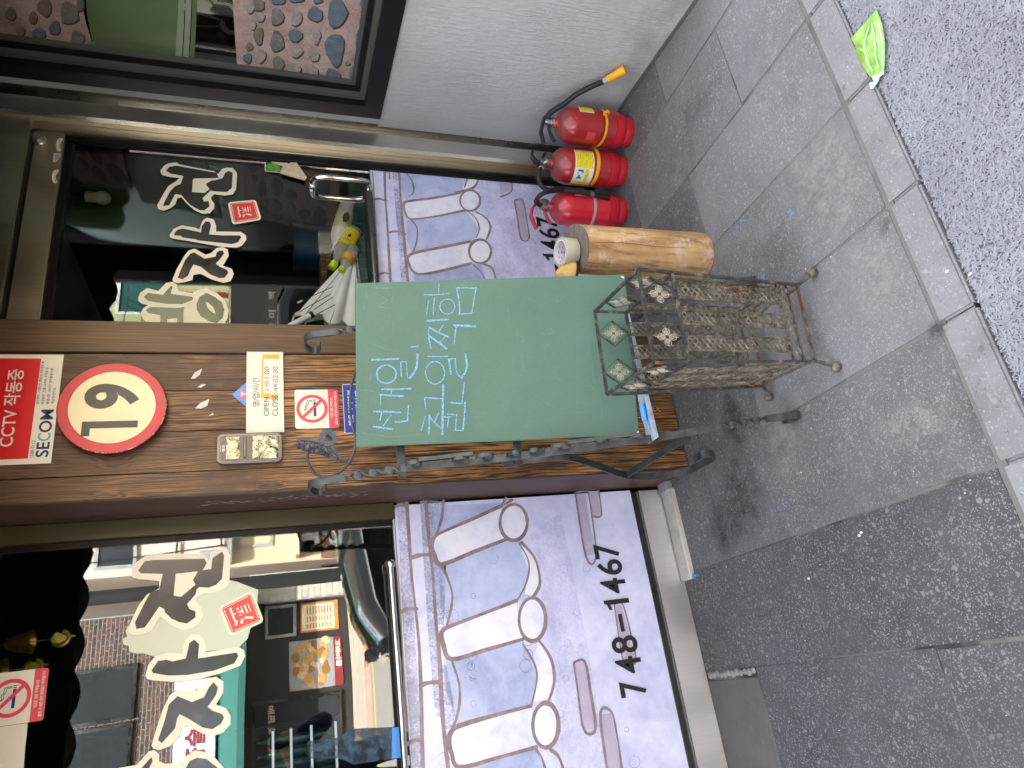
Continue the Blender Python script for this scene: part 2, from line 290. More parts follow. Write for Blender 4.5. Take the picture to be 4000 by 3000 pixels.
def stone_print(name, a, b):
    m = NM(name, a, .35); c = m.co('World'); m.col(m.ramp(m.math('ADD', m.math('MULTIPLY', m.noise(c, 28, 6, .7), .6), m.math('MULTIPLY', m.noise(c, 150, 4, .8), .4)), [(.35, a), (.65, b)])); return m.m
STN = [stone_print('stone_print_blue', (.06, .085, .11), (.16, .20, .24)), stone_print('stone_print_grey', (.09, .09, .09), (.25, .24, .23)), stone_print('stone_print_brown', (.10, .075, .06), (.26, .20, .17)), stone_print('stone_print_pale', (.2, .18, .16), (.42, .38, .36))]
STNE = plain('stone_print_edge', (.05, .035, .03), .4)

# ------------------------------------------------------------------ mesh helpers
class MB:
    def __init__(s): s.v = []; s.f = []; s.mi = []; s.cur = 0
    def add(s, vs, fs):
        o = len(s.v); s.v += [tuple(x) for x in vs]; s.f += [tuple(i + o for i in f) for f in fs]; s.mi += [s.cur] * len(fs); return s
    def box(s, a, b, M=None, ch=0):
        (x0, y0, z0), (x1, y1, z1) = [[min(p, q) for p, q in zip(a, b)], [max(p, q) for p, q in zip(a, b)]]
        if ch:
            bm = bmesh.new(); bmesh.ops.create_cube(bm, size=1)
            for v in bm.verts: v.co = Vector(((x0 + x1) / 2 + v.co.x * (x1 - x0), (y0 + y1) / 2 + v.co.y * (y1 - y0), (z0 + z1) / 2 + v.co.z * (z1 - z0)))
            bmesh.ops.bevel(bm, geom=list(bm.edges), offset=ch, segments=1 if ch < .004 else 2, affect='EDGES')
            bm.verts.index_update(); V = [v.co.copy() for v in bm.verts]; F = [tuple(v.index for v in f.verts) for f in bm.faces]; bm.free()
        else:
            V = [Vector(p) for p in ((x0, y0, z0), (x1, y0, z0), (x1, y1, z0), (x0, y1, z0), (x0, y0, z1), (x1, y0, z1), (x1, y1, z1), (x0, y1, z1))]
            F = [(0, 3, 2, 1), (4, 5, 6, 7), (0, 1, 5, 4), (1, 2, 6, 5), (2, 3, 7, 6), (3, 0, 4, 7)]
        if M: V = [M @ v for v in V]
        return s.add(V, F)
    def frames(s, pts, up=None):
        P = [Vector(p) for p in pts]; out = []; n = len(P); T = []
        for i in range(n): T.append((P[min(i + 1, n - 1)] - P[max(i - 1, 0)]).normalized())
        u = Vector(up) if up else (Vector((0, 0, 1)) if abs(T[0].z) < .9 else Vector((1, 0, 0)))
        u = (u - T[0] * u.dot(T[0])).normalized()
        for i in range(n):
            u = (u - T[i] * u.dot(T[i]))
            u = u.normalized() if u.length > 1e-6 else T[i].orthogonal().normalized()
            out.append((P[i], T[i], u.copy(), T[i].cross(u)))
        return out
    def sweep(s, pts, prof, up=None, twist=None, closed=False, scale=None):
        fr = s.frames(pts, up); k = len(prof); V = []; F = []
        for i, (p, t, u, b) in enumerate(fr):
            a = twist(i / (len(fr) - 1)) if twist else 0; ca, sa = math.cos(a), math.sin(a); q = scale(i / (len(fr) - 1)) if scale else 1
            for x, y in prof:
                X, Y = (x * ca - y * sa) * q, (x * sa + y * ca) * q; V.append(p + u * X + b * Y)
        n = len(fr)
        for i in range(n - 1 + (1 if closed else 0)):
            j = (i + 1) % n
            for c in range(k): F.append((i * k + c, i * k + (c + 1) % k, j * k + (c + 1) % k, j * k + c))
        if not closed: F += [tuple(range(k))[::-1], tuple(range((n - 1) * k, n * k))]
        return s.add(V, F)
    def tube(s, pts, r, n=8, closed=False, up=None, scale=None):
        return s.sweep(pts, [(r * math.cos(2 * math.pi * i / n), r * math.sin(2 * math.pi * i / n)) for i in range(n)], up, None, closed, scale)
    def bar(s, pts, wd, th, up=None, twist=None, closed=False):
        return s.sweep(pts, [(-wd / 2, -th / 2), (wd / 2, -th / 2), (wd / 2, th / 2), (-wd / 2, th / 2)], up, twist, closed)
    def lathe(s, prof, n=32, M=None, cap=True, wob=0):
        V = []; F = []; k = len(prof)
        for i in range(n):
            a = 2 * math.pi * i / n
            for r, z in prof: V.append(Vector((r * math.cos(a), r * math.sin(a), z)))
        for i in range(n):
            j = (i + 1) % n
            for c in range(k - 1): F.append((i * k + c, j * k + c, j * k + c + 1, i * k + c + 1))
        if cap:
            F += [tuple(i * k for i in range(n))[::-1], tuple(i * k + k - 1 for i in range(n))]
        if M: V = [M @ v for v in V]
        return s.add(V, F)
    def ball(s, c, r, n=12, m=8, sc=(1, 1, 1)):
        prof = [(max(1e-4, math.sin(math.pi * i / m)) * r, -math.cos(math.pi * i / m) * r) for i in range(m + 1)]
        M = Matrix.Translation(Vector(c)) @ Matrix.Diagonal((*sc, 1)); return s.lathe(prof, n, M, False)
    def poly3(s, pts, thick=None, n=None):
        """flat polygon, concave allowed; with thickness it becomes a plate (n = direction of the back)"""
        P = [Vector(p) for p in pts]; tr = [tuple(t) for t in tessellate_polygon([P])]
        if not thick: return s.add(P, tr)
        d = Vector(n) * thick; k = len(P)
        return s.add(P + [p + d for p in P], tr + [tuple(i + k for i in t[::-1]) for t in tr] + [(i, (i + 1) % k, (i + 1) % k + k, i + k) for i in range(k)])
    def stroke(s, pts, wd, n, lift=0, ends=True):
        """flat brush stroke on a plane with normal n; wd is one width or one per point"""
        n = Vector(n).normalized(); P = [Vector(p) + n * lift for p in pts]
        if len(P) < 2: return s
        W = wd if isinstance(wd, (list, tuple)) else [wd] * len(P)
        L = []; Rr = []
        for i, p in enumerate(P):
            t = (P[min(i + 1, len(P) - 1)] - P[max(i - 1, 0)]).normalized(); b = n.cross(t); L.append(p + b * W[i] / 2); Rr.append(p - b * W[i] / 2)
        V = L + Rr; k = len(P); F = [(i, i + 1, k + i + 1, k + i) for i in range(k - 1)]
        s.add(V, F)
        if ends:
            for p, q, ww in ((P[0], P[1], W[0]), (P[-1], P[-2], W[-1])):
                t = (p - q).normalized(); b = n.cross(t)
                arc = [p + b * (ww / 2 * math.cos(a)) + t * (ww / 2 * .8 * math.sin(a)) for a in [math.pi * j / 6 for j in range(7)]]
                s.add(arc, [tuple(range(7))])
        return s
    def build(s, name, mats, parent=None, smooth=True, ang=40):
        me = bpy.data.meshes.new(name); org = Vector(parent['_o']) if parent is not None and '_o' in parent else Vector((0, 0, 0))
        own = None
        if parent is None and s.v:
            a = np.array(s.v); own = Vector(((a[:, 0].min() + a[:, 0].max()) / 2, (a[:, 1].min() + a[:, 1].max()) / 2, a[:, 2].min())); org = own
        me.from_pydata([(x - org.x, y - org.y, z - org.z) for x, y, z in s.v], [], s.f)
        if not isinstance(mats, (list, tuple)): mats = [mats]
        for mm in mats: me.materials.append(mm)
        if len(mats) > 1: me.polygons.foreach_set('material_index', s.mi)
        bm = bmesh.new(); bm.from_mesh(me); bmesh.ops.recalc_face_normals(bm, faces=bm.faces); bm.to_mesh(me); bm.free()
        if smooth:
            me.shade_smooth(); me.set_sharp_from_angle(angle=R(ang))
        me.update(); o = bpy.data.objects.new(name, me); COL.objects.link(o)
        if parent is not None: o.parent = parent; o['_o'] = tuple(org)
        if own is not None: o.location = own; o['_o'] = tuple(own)
        return o

def tag(o, label=None, cat=None, group=None, kind=None):
    for k, v in (('label', label), ('category', cat), ('group', group), ('kind', kind)):
        if v: o[k] = v
    return o
def thing(name, loc, label, cat, group=None):
    o = bpy.data.objects.new(name, None); COL.objects.link(o); o.location = loc; o['_o'] = tuple(loc); o.empty_display_size = .05
    return tag(o, label, cat, group)
def bx(name, a, b, mat, parent=None, ch=0): return MB().box(a, b, None, ch).build(name, mat, parent)
def copy_part(src, parent, loc=None, rot=None, name=None):
    o = src.copy(); COL.objects.link(o); o.parent = parent
    if loc is not None: o.location = loc
    if rot is not None: o.rotation_euler = rot
    return o
def copy_tree(src, parent=None):
    c = src.copy(); COL.objects.link(c); c.parent = parent
    for ch in [x for x in COL.objects if x.parent == src]: copy_tree(ch, c)
    return c
def smoothline(pts, k=6):
    """Catmull-Rom through the points"""
    P = [Vector(p) for p in pts]; out = []
    for i in range(len(P) - 1):
        p0, p1, p2, p3 = P[max(i - 1, 0)], P[i], P[i + 1], P[min(i + 2, len(P) - 1)]
        for j in range(k):
            t = j / k; out.append(.5 * ((2 * p1) + (p2 - p0) * t + (2 * p0 - 5 * p1 + 4 * p2 - p3) * t * t + (3 * p1 - p0 - 3 * p2 + p3) * t ** 3))
    return out + [P[-1]]
_tc = {}
def text_mesh(body, bold=0):
    k = (body, bold)
    if k not in _tc:
        c = bpy.data.curves.new('txt', 'FONT'); c.body = body; c.resolution_u = 6; c.offset = bold
        o = bpy.data.objects.new('txt', c); COL.objects.link(o); dg = bpy.context.evaluated_depsgraph_get()
        me = bpy.data.meshes.new_from_object(o.evaluated_get(dg)); V = [v.co.copy() for v in me.vertices]; F = [tuple(p.vertices) for p in me.polygons]
        bpy.data.objects.remove(o); bpy.data.curves.remove(c); bpy.data.meshes.remove(me); _tc[k] = (V, F)
    return _tc[k]
def put_text(mb, body, org, u, v, height=None, width=None, bold=0):
    """lettering on a plane: org = lower left corner, u right, v up; height of the ink, width of the ink"""
    V, F = text_mesh(body, bold); x0 = min(p.x for p in V); x1 = max(p.x for p in V); y0 = min(p.y for p in V); y1 = max(p.y for p in V)
    sy = height / (y1 - y0) if height else None; sx = width / (x1 - x0) if width else sy
    if sy is None: sy = sx
    org, u, v = Vector(org), Vector(u), Vector(v)
    mb.add([org + u * ((p.x - x0) * sx) + v * ((p.y - y0) * sy) for p in V], F); return mb
X1, Y1, Z1 = Vector((1, 0, 0)), Vector((0, 1, 0)), Vector((0, 0, 1)); FR = Vector((0, -1, 0))
def ell(cx, cy, rx, ry, n=28, a0=0, a1=2 * math.pi, rot=0):
    out = []
    for i in range(n + (0 if abs(a1 - a0 - 2 * math.pi) < 1e-6 else 1)):
        a = a0 + (a1 - a0) * i / n; x, y = rx * math.cos(a), ry * math.sin(a)
        out.append((cx + x * math.cos(rot) - y * math.sin(rot), cy + x * math.sin(rot) + y * math.cos(rot)))
    return out

# ================================================================== THE GROUND
XC = [-1.46, -1.11, -.765, -.42, -.07, .28, .627, .975, 1.318, 1.655, 2.013, 2.36, 2.71]
pav = MB().box((-3.2, 1.06, -.10), (3.2, 2.62, -.0024)).build('pavement', MORTAR); tag(pav, kind='structure')
kb = MB().box((-3.2, .985, -.12), (3.2, 1.072, -.008)).build('kerb', MORTAR); tag(kb, kind='structure')
def slab(name, x0, x1, y0, y1, mat, parent, g=.0026, z=0, ch=.0022):
    jit = lambda: random.uniform(-.0012, .0012)
    b = MB().box((x0 + g + jit(), y0 + g + jit(), -.05), (x1 - g + jit(), y1 - g + jit(), z + random.uniform(-.0012, .001)), None, ch)
    return b.build(name, mat, parent)
for i in range(len(XC) - 1):
    x0, x1 = XC[i], XC[i + 1]
    ys = [1.078, 1.412, 2.138, 2.62] if (i - 5) % 2 == 0 else [1.078, 1.768, 2.62]
    if i == 3: ys = [1.078, 1.412, 2.136]
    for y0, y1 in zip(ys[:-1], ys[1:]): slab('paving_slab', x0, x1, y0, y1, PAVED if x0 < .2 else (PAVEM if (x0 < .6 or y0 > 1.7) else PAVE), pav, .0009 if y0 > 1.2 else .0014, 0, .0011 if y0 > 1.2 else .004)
    slab('kerb_stone', x0, x1, .978, 1.077, KERB, kb, .0016, .001, .006)
slab('concrete_patch', -.405, -.10, 2.139, 2.46, CONC, pav, .002, -.0005)
for k in range(12):
    t = k / 11; MB().ball((-.083 + random.uniform(-.003, .003), 2.155 + .265 * t, -.001), .0115 + random.uniform(-.002, .002), 9, 6, (1, 1.05, .62)).build('pebble', PEB, pav)
# road: dark bed with a top coat of coarse grey grain
rd = MB().box((-14, -8.0, -.20), (14, .976, -.012)).build('road', ROADB); tag(rd, kind='structure')
far = MB().box((-14, -8.02, -.01), (14, .12, -.006)).build('asphalt_lane', ASPH, rd)
def grain_field(x0, x1, y0, y1, n, name):
    seg = 4; P = seg + 1
    cx = rng.uniform(x0, x1, n); cyy = rng.uniform(y0, y1, n); th = rng.uniform(0, 2 * np.pi, n); kap = rng.normal(0, 75, n); Ln = rng.uniform(.009, .019, n); wd = rng.uniform(.0011, .0018, n)
    s = np.linspace(-.5, .5, P)[None, :] * Ln[:, None]; ang = th[:, None] + kap[:, None] * s
    dx = np.cumsum(np.cos(ang) * (Ln / seg)[:, None], 1); dy = np.cumsum(np.sin(ang) * (Ln / seg)[:, None], 1)
    px = cx[:, None] + dx - dx.mean(1, keepdims=True); py = cyy[:, None] + dy - dy.mean(1, keepdims=True)
    nx, ny = -np.sin(ang), np.cos(ang); zb = rng.uniform(-.0125, -.0060, n)[:, None] + 0 * px
    taper = np.array([.45, .9, 1, .9, .45])[None, :]; W = wd[:, None] * taper
    V = np.stack([np.stack([px + nx * W, py + ny * W, zb - .0016], -1), np.stack([px, py, zb + .0020 * taper], -1), np.stack([px - nx * W, py - ny * W, zb - .0016], -1)], 2)
    V = V.reshape(-1, 3); base = (np.arange(n) * P * 3)[:, None, None]
    q = []
    for i in range(seg):
        for c in range(2): q.append([i * 3 + c, i * 3 + c + 1, (i + 1) * 3 + c + 1, (i + 1) * 3 + c])
    F = (base + np.array(q)[None]).reshape(-1, 4)
    me = bpy.data.meshes.new(name); me.vertices.add(len(V)); me.vertices.foreach_set('co', V.ravel()); me.loops.add(F.size); me.loops.foreach_set('vertex_index', F.ravel().astype(np.int32))
    me.polygons.add(len(F)); me.polygons.foreach_set('loop_start', np.arange(0, F.size, 4).astype(np.int32)); me.update(calc_edges=True); me.shade_smooth()
    me.materials.append(GRAIN); o = bpy.data.objects.new(name, me); COL.objects.link(o); return o
g = grain_field(-.1, 2.35, .36, .972, 98000, 'road_surface_grain'); tag(g, 'coarse grey wormy grain of the road surface beyond the kerb', 'road surface', kind='stuff')
# crumbs and scraps lying on the paving
lit = MB()
for k in range(70):
    x, y = random.uniform(-.4, 2.1), random.uniform(1.0, 2.2)
    lit.ball((x, y, .001), random.uniform(.0009, .0022), 5, 4, (1, 1.4, .5))
for x, y in [(px.x, px.y) for px in (onZ(3365, 2080), onZ(3357, 2092), onZ(3160, 2260), onZ(3700, 1060), onZ(3790, 1070))]: lit.ball((x, y, .001), .004, 6, 4, (1, 1.5, .4))
tag(lit.build('paving_grit', WBIT), 'pale grit and crumbs scattered over the dark paving', 'grit', kind='stuff')
# chalk dust rubbed into the paving
cd_ = MB()
for pts, wd in (([(2860, 900), (2880, 875), (2905, 850)], .02), ([(3000, 2010), (3040, 1990), (3080, 1968), (3110, 1945)], .006), ([(3088, 828), (3095, 838)], .014), ([(2965, 1085), (2985, 1078)], .02)):
    for k in range(22):
        a = random.randrange(len(pts) - 1); t = random.random(); x = pts[a][0] + (pts[a + 1][0] - pts[a][0]) * t; y = pts[a][1] + (pts[a + 1][1] - pts[a][1]) * t
        p = onZ(x, y, .0012) + Vector((random.gauss(0, wd * .35), random.gauss(0, wd * .35), 0)); q = p + Vector((random.uniform(-.012, .012), random.uniform(-.006, .006), 0))
        cd_.stroke([p, (p + q) / 2, q], [.0006, .0022, .0006], Z1, 0, False)
tag(cd_.build('chalk_smudge', CHALK, pav))

def stain_mat(name, colr, strength):
    m = NM(name, colr, .7); c = m.co('Generated'); sp = m.node('VectorMath', operation='SUBTRACT'); m.link(m.node('TexCoord').outputs['Generated'], sp.inputs[0]); sp.inputs[1].default_value = (.5, .5, 0)
    sz = m.node('VectorMath', operation='MULTIPLY'); m.link(sp.outputs[0], sz.inputs[0]); sz.inputs[1].default_value = (1, 1, 0); ln = m.node('VectorMath', operation='LENGTH'); m.link(sz.outputs[0], ln.inputs[0])
    cw = m.co('World'); n = m.math('ADD', m.math('MULTIPLY', m.noise(cw, 18, 6, .7), .7), m.math('MULTIPLY', m.noise(cw, 130, 3, .7), .3))
    m.link(m.math('MULTIPLY', m.math('MULTIPLY', m.mr(ln.outputs['Value'], .16, .5, 1, 0), m.mr(n, .40, .62)), strength), m.b.inputs['Alpha']); return m.m
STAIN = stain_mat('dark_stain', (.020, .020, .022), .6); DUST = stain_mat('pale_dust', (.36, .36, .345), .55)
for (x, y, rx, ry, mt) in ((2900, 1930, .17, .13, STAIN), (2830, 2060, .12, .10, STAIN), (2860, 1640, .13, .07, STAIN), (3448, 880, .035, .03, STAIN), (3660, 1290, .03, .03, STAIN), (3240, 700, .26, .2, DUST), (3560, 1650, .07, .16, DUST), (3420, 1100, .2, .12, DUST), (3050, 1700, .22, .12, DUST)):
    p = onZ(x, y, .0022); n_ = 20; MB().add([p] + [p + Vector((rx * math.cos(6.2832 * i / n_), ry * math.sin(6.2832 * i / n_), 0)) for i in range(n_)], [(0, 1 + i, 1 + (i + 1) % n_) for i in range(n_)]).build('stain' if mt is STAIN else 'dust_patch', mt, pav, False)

# ================================================================== GREY WALL ON THE RIGHT, WITH ITS WINDOW
W0 = Vector((2.203, 1.445, 0)); WT = Vector((.1405, .9901, 0)).normalized(); WN = Vector((-WT.y, WT.x, 0))      # WN looks out to the street side
def wl(x, y, off=0): return onP(x, y, W0 + WN * off, WN)
def wp(t, z, off=0): return W0 + WT * t + Vector((0, 0, z)) + WN * off
gw = thing('grey_wall', W0, 'grey painted stucco wall at right angles to the shop front, behind the fire extinguishers', 'wall')
def wbox(mb, t0, t1, z0, z1, o0, o1):
    V = [wp(t, z, o) for z in (z0, z1) for t, o in ((t0, o0), (t1, o0), (t1, o1), (t0, o1))]
    return mb.add(V, [(0, 1, 2, 3), (4, 7, 6, 5), (0, 4, 5, 1), (1, 5, 6, 2), (2, 6, 7, 3), (3, 7, 4, 0)])
ZB = 1.045; T1 = .885; T0 = -.035; ZT = 3.6                      # opening of the window in the wall
mb = MB()
wbox(mb, -.075, .95, -.05, ZB, -.22, 0); wbox(mb, T1 + .005, .95, ZB, ZT, -.22, -.003); wbox(mb, -.075, T0, ZB, ZT, -.22, 0); wbox(mb, -.075, .95, ZT, 5.2, -.22, 0)
mb.build('wall_face', STUCCO, gw)
mb = MB(); wbox(mb, -.075, .80, -.01, .012, 0, .010); mb.build('wall_foot', CONC, gw)
sw = thing('side_window', wp(.4, ZB), 'black framed window in the grey wall with a printed stone wall film on its glass', 'window')
mb = MB()
FW = .075
wbox(mb, T0, T1, ZB, ZB + FW, -.10, .012); wbox(mb, T1 - FW, T1, ZB + FW, ZT, -.10, .012); wbox(mb, T0, T0 + FW, ZB + FW, ZT, -.10, .012); wbox(mb, T0 + FW, T1 - FW, ZT - FW, ZT, -.10, .012)
mb.build('outer_frame', BLACKF, sw)
mb = MB(); a = FW
wbox(mb, T0 + a, T1 - a, ZB + a, ZB + a + .022, -.07, -.018); wbox(mb, T1 - a - .02, T1 - a, ZB + a + .022, ZT - a, -.07, -.018); mb.build('bead', BEVEL, sw)
a = FW + .024
mb = MB(); wbox(mb, T0 + a, T1 - a + .004, ZB + a, ZB + a + .020, -.085, -.042); wbox(mb, T1 - a - .022, T1 - a + .004, ZB + a + .020, ZT - a, -.085, -.042); mb.build('inner_frame', BLACKF, sw)
a = FW + .044
mb = MB(); wbox(mb, T0 + a, T1 - a + .002, ZB + a, ZB + a + .014, -.083, -.05); wbox(mb, T1 - a - .012, T1 - a + .002, ZB + a + .014, ZT - a, -.083, -.05); mb.build('bead', BEVEL, sw)
mb = MB(); wbox(mb, T0 + FW, T1 - FW, ZB + FW, ZT - FW, -.078, -.073); mb.build('pane', GLASSW, sw)
PO = -.0715                                                      # printed film sits on the outside of the pane
def film(name, outline, stones, seed):
    mb = MB(); mb.poly3([wl(*p, PO) for p in outline]); f = mb.build(name, PRT_PINK, sw, False)
    r = random.Random(seed); sh = MB(); e = MB()
    for (cx, cyy, rx, ry, mi) in stones:
        k = 13; ph = r.uniform(0, 6.28); q = r.uniform(2.2, 3.6); pts = []
        for i in range(k):
            a = 2 * math.pi * i / k; rr = 1 + .12 * math.sin(q * a + ph) + r.uniform(-.07, .07); pts.append((cx + rx * rr * math.cos(a), cyy + ry * rr * math.sin(a)))
        e.poly3([wl(cx + (p[0] - cx) * 1.07 + 4, cyy + (p[1] - cyy) * 1.07 + 5, PO + .0006) for p in pts])
        sh.cur = mi; sh.poly3([wl(*p, PO + .0012) for p in pts])
    e.build('printed_stone_edge', STNE, f, False); sh.build('printed_stone', STN, f, False); return f
C1 = lambda pts: crop(1000, 0, 2.212, pts)
st_lo = [(180, 145, 55, 75, 1), (345, 150, 45, 75, 3), (510, 120, 68, 62, 0), (700, 110, 85, 115, 0), (35, 145, 40, 40, 3), (180, 355, 58, 90, 1), (340, 305, 68, 48, 0), (520, 310, 38, 65, 3), (680, 420, 80, 140, 0), (350, 440, 50, 58, 3), (500, 480, 52, 44, 3), (45, 480, 36, 58, 3), (190, 555, 48, 72, 1), (325, 600, 66, 52, 3), (660, 665, 70, 70, 0), (60, 625, 48, 48, 2), (495, 630, 40, 70, 3), (20, 310, 42, 75, 2), (890, 350, 30, 95, 0), (850, 640, 50, 60, 1), (190, 0, 60, 40, 0), (20, 40, 50, 55, 2), (350, -10, 60, 30, 0), (530, 0, 40, 28, 0), (930, 20, 32, 50, 0), (790, 545, 22, 16, 1), (-30, 215, 30, 40, 3), (-60, 400, 30, 35, 2), (-75, 500, 38, 42, 0), (-70, 620, 40, 28, 2), (-50, 60, 40, 50, 3)]
film('stone_print_film', C1([(-205, -60), (955, -60), (905, 500), (885, 715), (860, 705), (800, 740), (720, 742), (300, 700), (-160, 650)]), [(1000 + a / 2.212, b / 2.212, c_ / 2.212, d / 2.212, e_) for a, b, c_, d, e_ in st_lo], 3)
Q = 2.212
st_up = [(385, 60, 60, 75, 2), (285, 150, 40, 48, 2), (600, 110, 75, 100, 1), (470, 240, 45, 62, 0), (335, 285, 62, 45, 0), (665, 340, 55, 80, 1), (540, 415, 58, 45, 2), (395, 405, 45, 20, 1), (790, 390, 35, 40, 1), (690, 40, 30, 60, 0), (175, 270, 40, 40, 2), (90, 120, 45, 50, 2)]
film('stone_print_film', [(a / Q, b / Q) for a, b in [(-60, -60), (690, -60), (740, 190), (790, 350), (840, 492), (400, 450), (-60, 400)]], [(a / Q, b / Q, c_ / Q, d / Q, e_) for a, b, c_, d, e_ in st_up], 5)
REFLG = plain('painted_green_reflection', (.10, .15, .072), .2, 0, .12, 3, spec=.4); REFLP = plain('painted_pale_reflection', (.24, .29, .21), .3, 0, .1, 6)  # colours for the green reflection painted on the side pane
# the small room seen through that window
mb = MB(); rm = thing('side_room', wp(.2, 0, -.9), 'dim green room behind the glass of the black framed side window', 'room')
wbox(MB(), 0, 1, 0, 1, 0, 1)
mb = MB(); zg = wl(690, 200, -.16).z; zd = wl(768, 200, -.16).z; wbox(mb, .02, .86, zg, 3.9, -.20, -.16); mb.build('green_wall', GREENW, rm)
mb2 = MB(); wbox(mb2, .05, .86, .9, 1.30, -.70, -.45); mb2.build('dark_counter', INT, rm)
MB().poly3([wl(*q, PO - .0004) for q in [(330, -80), (700, -80), (695, 60), (682, 262), (375, 225), (340, 60)]]).build('green_sheet', REFLG, sw, False)  # opaque sheet painting the green reflection between the stone prints
for V0, V1, mt in ((690, 716, REFLP), (720, 742, REFLP), (746, 764, REFLG)): MB().poly3([wl(*q, PO - .0004) for q in [(V0 + 8, -80), (V1 + 8, -80), (V1 + 2, 100), (V1 - 8, 268), (V0 - 8, 264), (V0 + 2, 100)]]).build('reflection_strip', mt, sw, False)  # paler bands of the same painted reflection
mb2 = MB(); wbox(mb2, -.02, .015, .9, 3.9, -.80, -.25); wbox(mb2, -.02, .95, 3.9, 3.95, -.85, -.10); wbox(mb2, .87, .90, .9, 3.9, -.80, -.12); mb2.build('end_wall', INT, rm)

# ================================================================== SHOP FRONT
PX0, PX1, PY = .642, 1.228, 2.220                                # timber pier
def steelpost():
    t = thing('steel_post', (2.28, 2.4, 0), 'upright stainless steel door post of several folds where shop front meets the grey wall', 'post')
    zs = 3.0
    MB().add([(2.338, 2.363, 0), (2.372, 2.352, 0), (2.374, 2.46, 0), (2.338, 2.46, 0), (2.338, 2.363, zs), (2.372, 2.352, zs), (2.374, 2.46, zs), (2.338, 2.46, zs)], [(0, 1, 5, 4), (1, 2, 6, 5), (3, 0, 4, 7), (4, 5, 6, 7)]).build('outer_strip', STEELB, t, False)
    bx('recess', (2.298, 2.415, 0), (2.337, 2.47, zs), STEELD, t)
    bx('wide_face', (2.214, 2.385, 0), (2.297, 2.475, zs), STEEL, t, .004)
    MB().add([(2.198, 2.384, 0), (2.2135, 2.378, 0), (2.2135, 2.475, 0), (2.198, 2.475, 0), (2.198, 2.384, zs), (2.2135, 2.378, zs), (2.2135, 2.475, zs), (2.198, 2.475, zs)], [(0, 1, 5, 4), (1, 2, 6, 5), (3, 0, 4, 7), (4, 5, 6, 7)]).build('fold', STEELB, t, False)
    bx('inner_strip', (2.160, 2.412, 0), (2.1995, 2.478, zs), ALU, t, .003)
    bx('seal', (2.135, 2.43, 0), (2.1595, 2.478, zs), BLACKF, t, .002)
    for zz in (.55, 1.25, 1.9): bx('rivet', (2.252, 2.3835, zz), (2.256, 2.3852, zz + .004), STEELD, t)
steelpost()
pier = thing('timber_pier', (.93, 2.33, 0), 'dark charred timber clad pier between the shop window and the glass door', 'pillar')
bx('core', (PX0 + .012, PY + .022, .0), (PX1 - .012, 2.47, 3.0), SIDEB, pier)
ed = [PX0, .716, .848, .984, 1.115]
for a, b in zip(ed[:-1], ed[1:]):
    jig = random.uniform(0, .002)
    q = MB().box((a + .0008, PY + jig, .006), (b - .0008, PY + .020, 3.0), None, .0020).build('plank', CHAR, pier)
MB().box((1.1165, PY - .006, .004), (PX1, PY + .020, 3.0), None, .003).build('edge_plank', CHAR2, pier)
MB().box((PX0 - .004, PY + .004, .012), (PX0 + .011, 2.455, 3.0), None, .003).build('side_board', SIDEB, pier)
# scraped paint and glue left on the pier
for pts in ([(745, 1480), (760, 1455), (790, 1440), (780, 1465), (762, 1478)], [(762, 1595), (785, 1572), (818, 1558), (810, 1585), (785, 1596)], [(770, 1512), (790, 1500), (805, 1502), (785, 1514)], [(815, 1624), (832, 1612), (834, 1620)]): MB().poly3([onY(*p, PY - .0006) for p in pts]).build('paper_scrap', WBIT, pier, False)
mb = MB()
for k in range(75):
    t = random.random(); x = 760 + t * 680; y = 1972 - t * 46 + random.gauss(0, 4)
    p = onX(x, y, PX0 - .0046); mb.stroke([p, p + Vector((0, random.uniform(-.002, .002), -.008)), p + Vector((0, random.uniform(-.003, .003), -.018))], [.0006, .0022, .0005], Vector((-1, 0, 0)), 0, False)
mb.build('scuff_mark', WBIT, pier)

# ---- left window
LX0 = -1.6
lw = thing('shop_window', (-.3, 2.45, 0), 'large shop window left of the timber pier, with brush lettering and printed lower panel', 'window')
mb = MB().box((.578, 2.432, 1.095), (.638, 2.50, 2.34), None, .003); mb.build('olive_jamb', OLIVE, lw)
bx('gasket', (.558, 2.447, 1.095), (.5775, 2.50, 2.30), BLACKF, lw); bx('gasket', (.6383, 2.44, 1.095), (.646, 2.50, 2.30), BLACKF, lw)
bx('header_rail', (LX0, 2.405, 2.285), (.60, 2.50, 2.36), ALU, lw, .004)
bx('bottom_rail', (LX0, 2.446, .125), (.62, 2.50, .150), STEELD, lw, .002)
MB().box((LX0, 2.452, 1.0), (.5575, 2.458, 2.284)).build('pane', GLASS, lw)
PPY = 2.443
pl = MB().box((LX0, PPY, .152), (.628, 2.451, 1.103), None, .0015).build('printed_panel', PRINT, lw)
mb = MB().box((LX0, 2.441, .000), (.624, 2.50, .1225), None, .004); sl = mb.build('steel_threshold', SILL, lw)
bx('bright_edge', (LX0, 2.4395, .1180), (.624, 2.4408, .1235), CHROME, sl)
tr = MB().box((.256, 2.366, -.004), (.608, 2.438, .020), None, .003).build('trim_strip', CREAMTRIM, lw); tag(tr, 'pale scuffed trim strip lying at the foot of the threshold')
MB().box((.598, 2.372, .0), (.640, 2.436, .030), None, .003).build('trim_end_cap', GREYTRIM, lw)
bx('blue_clip', (.258, 2.352, .000), (.268, 2.3655, .012), SKYB, lw)
# safety bar with its ball end in front of the glass
sb = MB().tube([(LX0, 2.408, 1.128), (.405, 2.408, 1.128)], .0105, 12); sb.ball((.418, 2.408, 1.128), .0165, 16, 10); sb.tube([(.35, 2.408, 1.128), (.35, 2.443, 1.128)], .006, 8); sb.build('safety_bar', CHROME, lw)

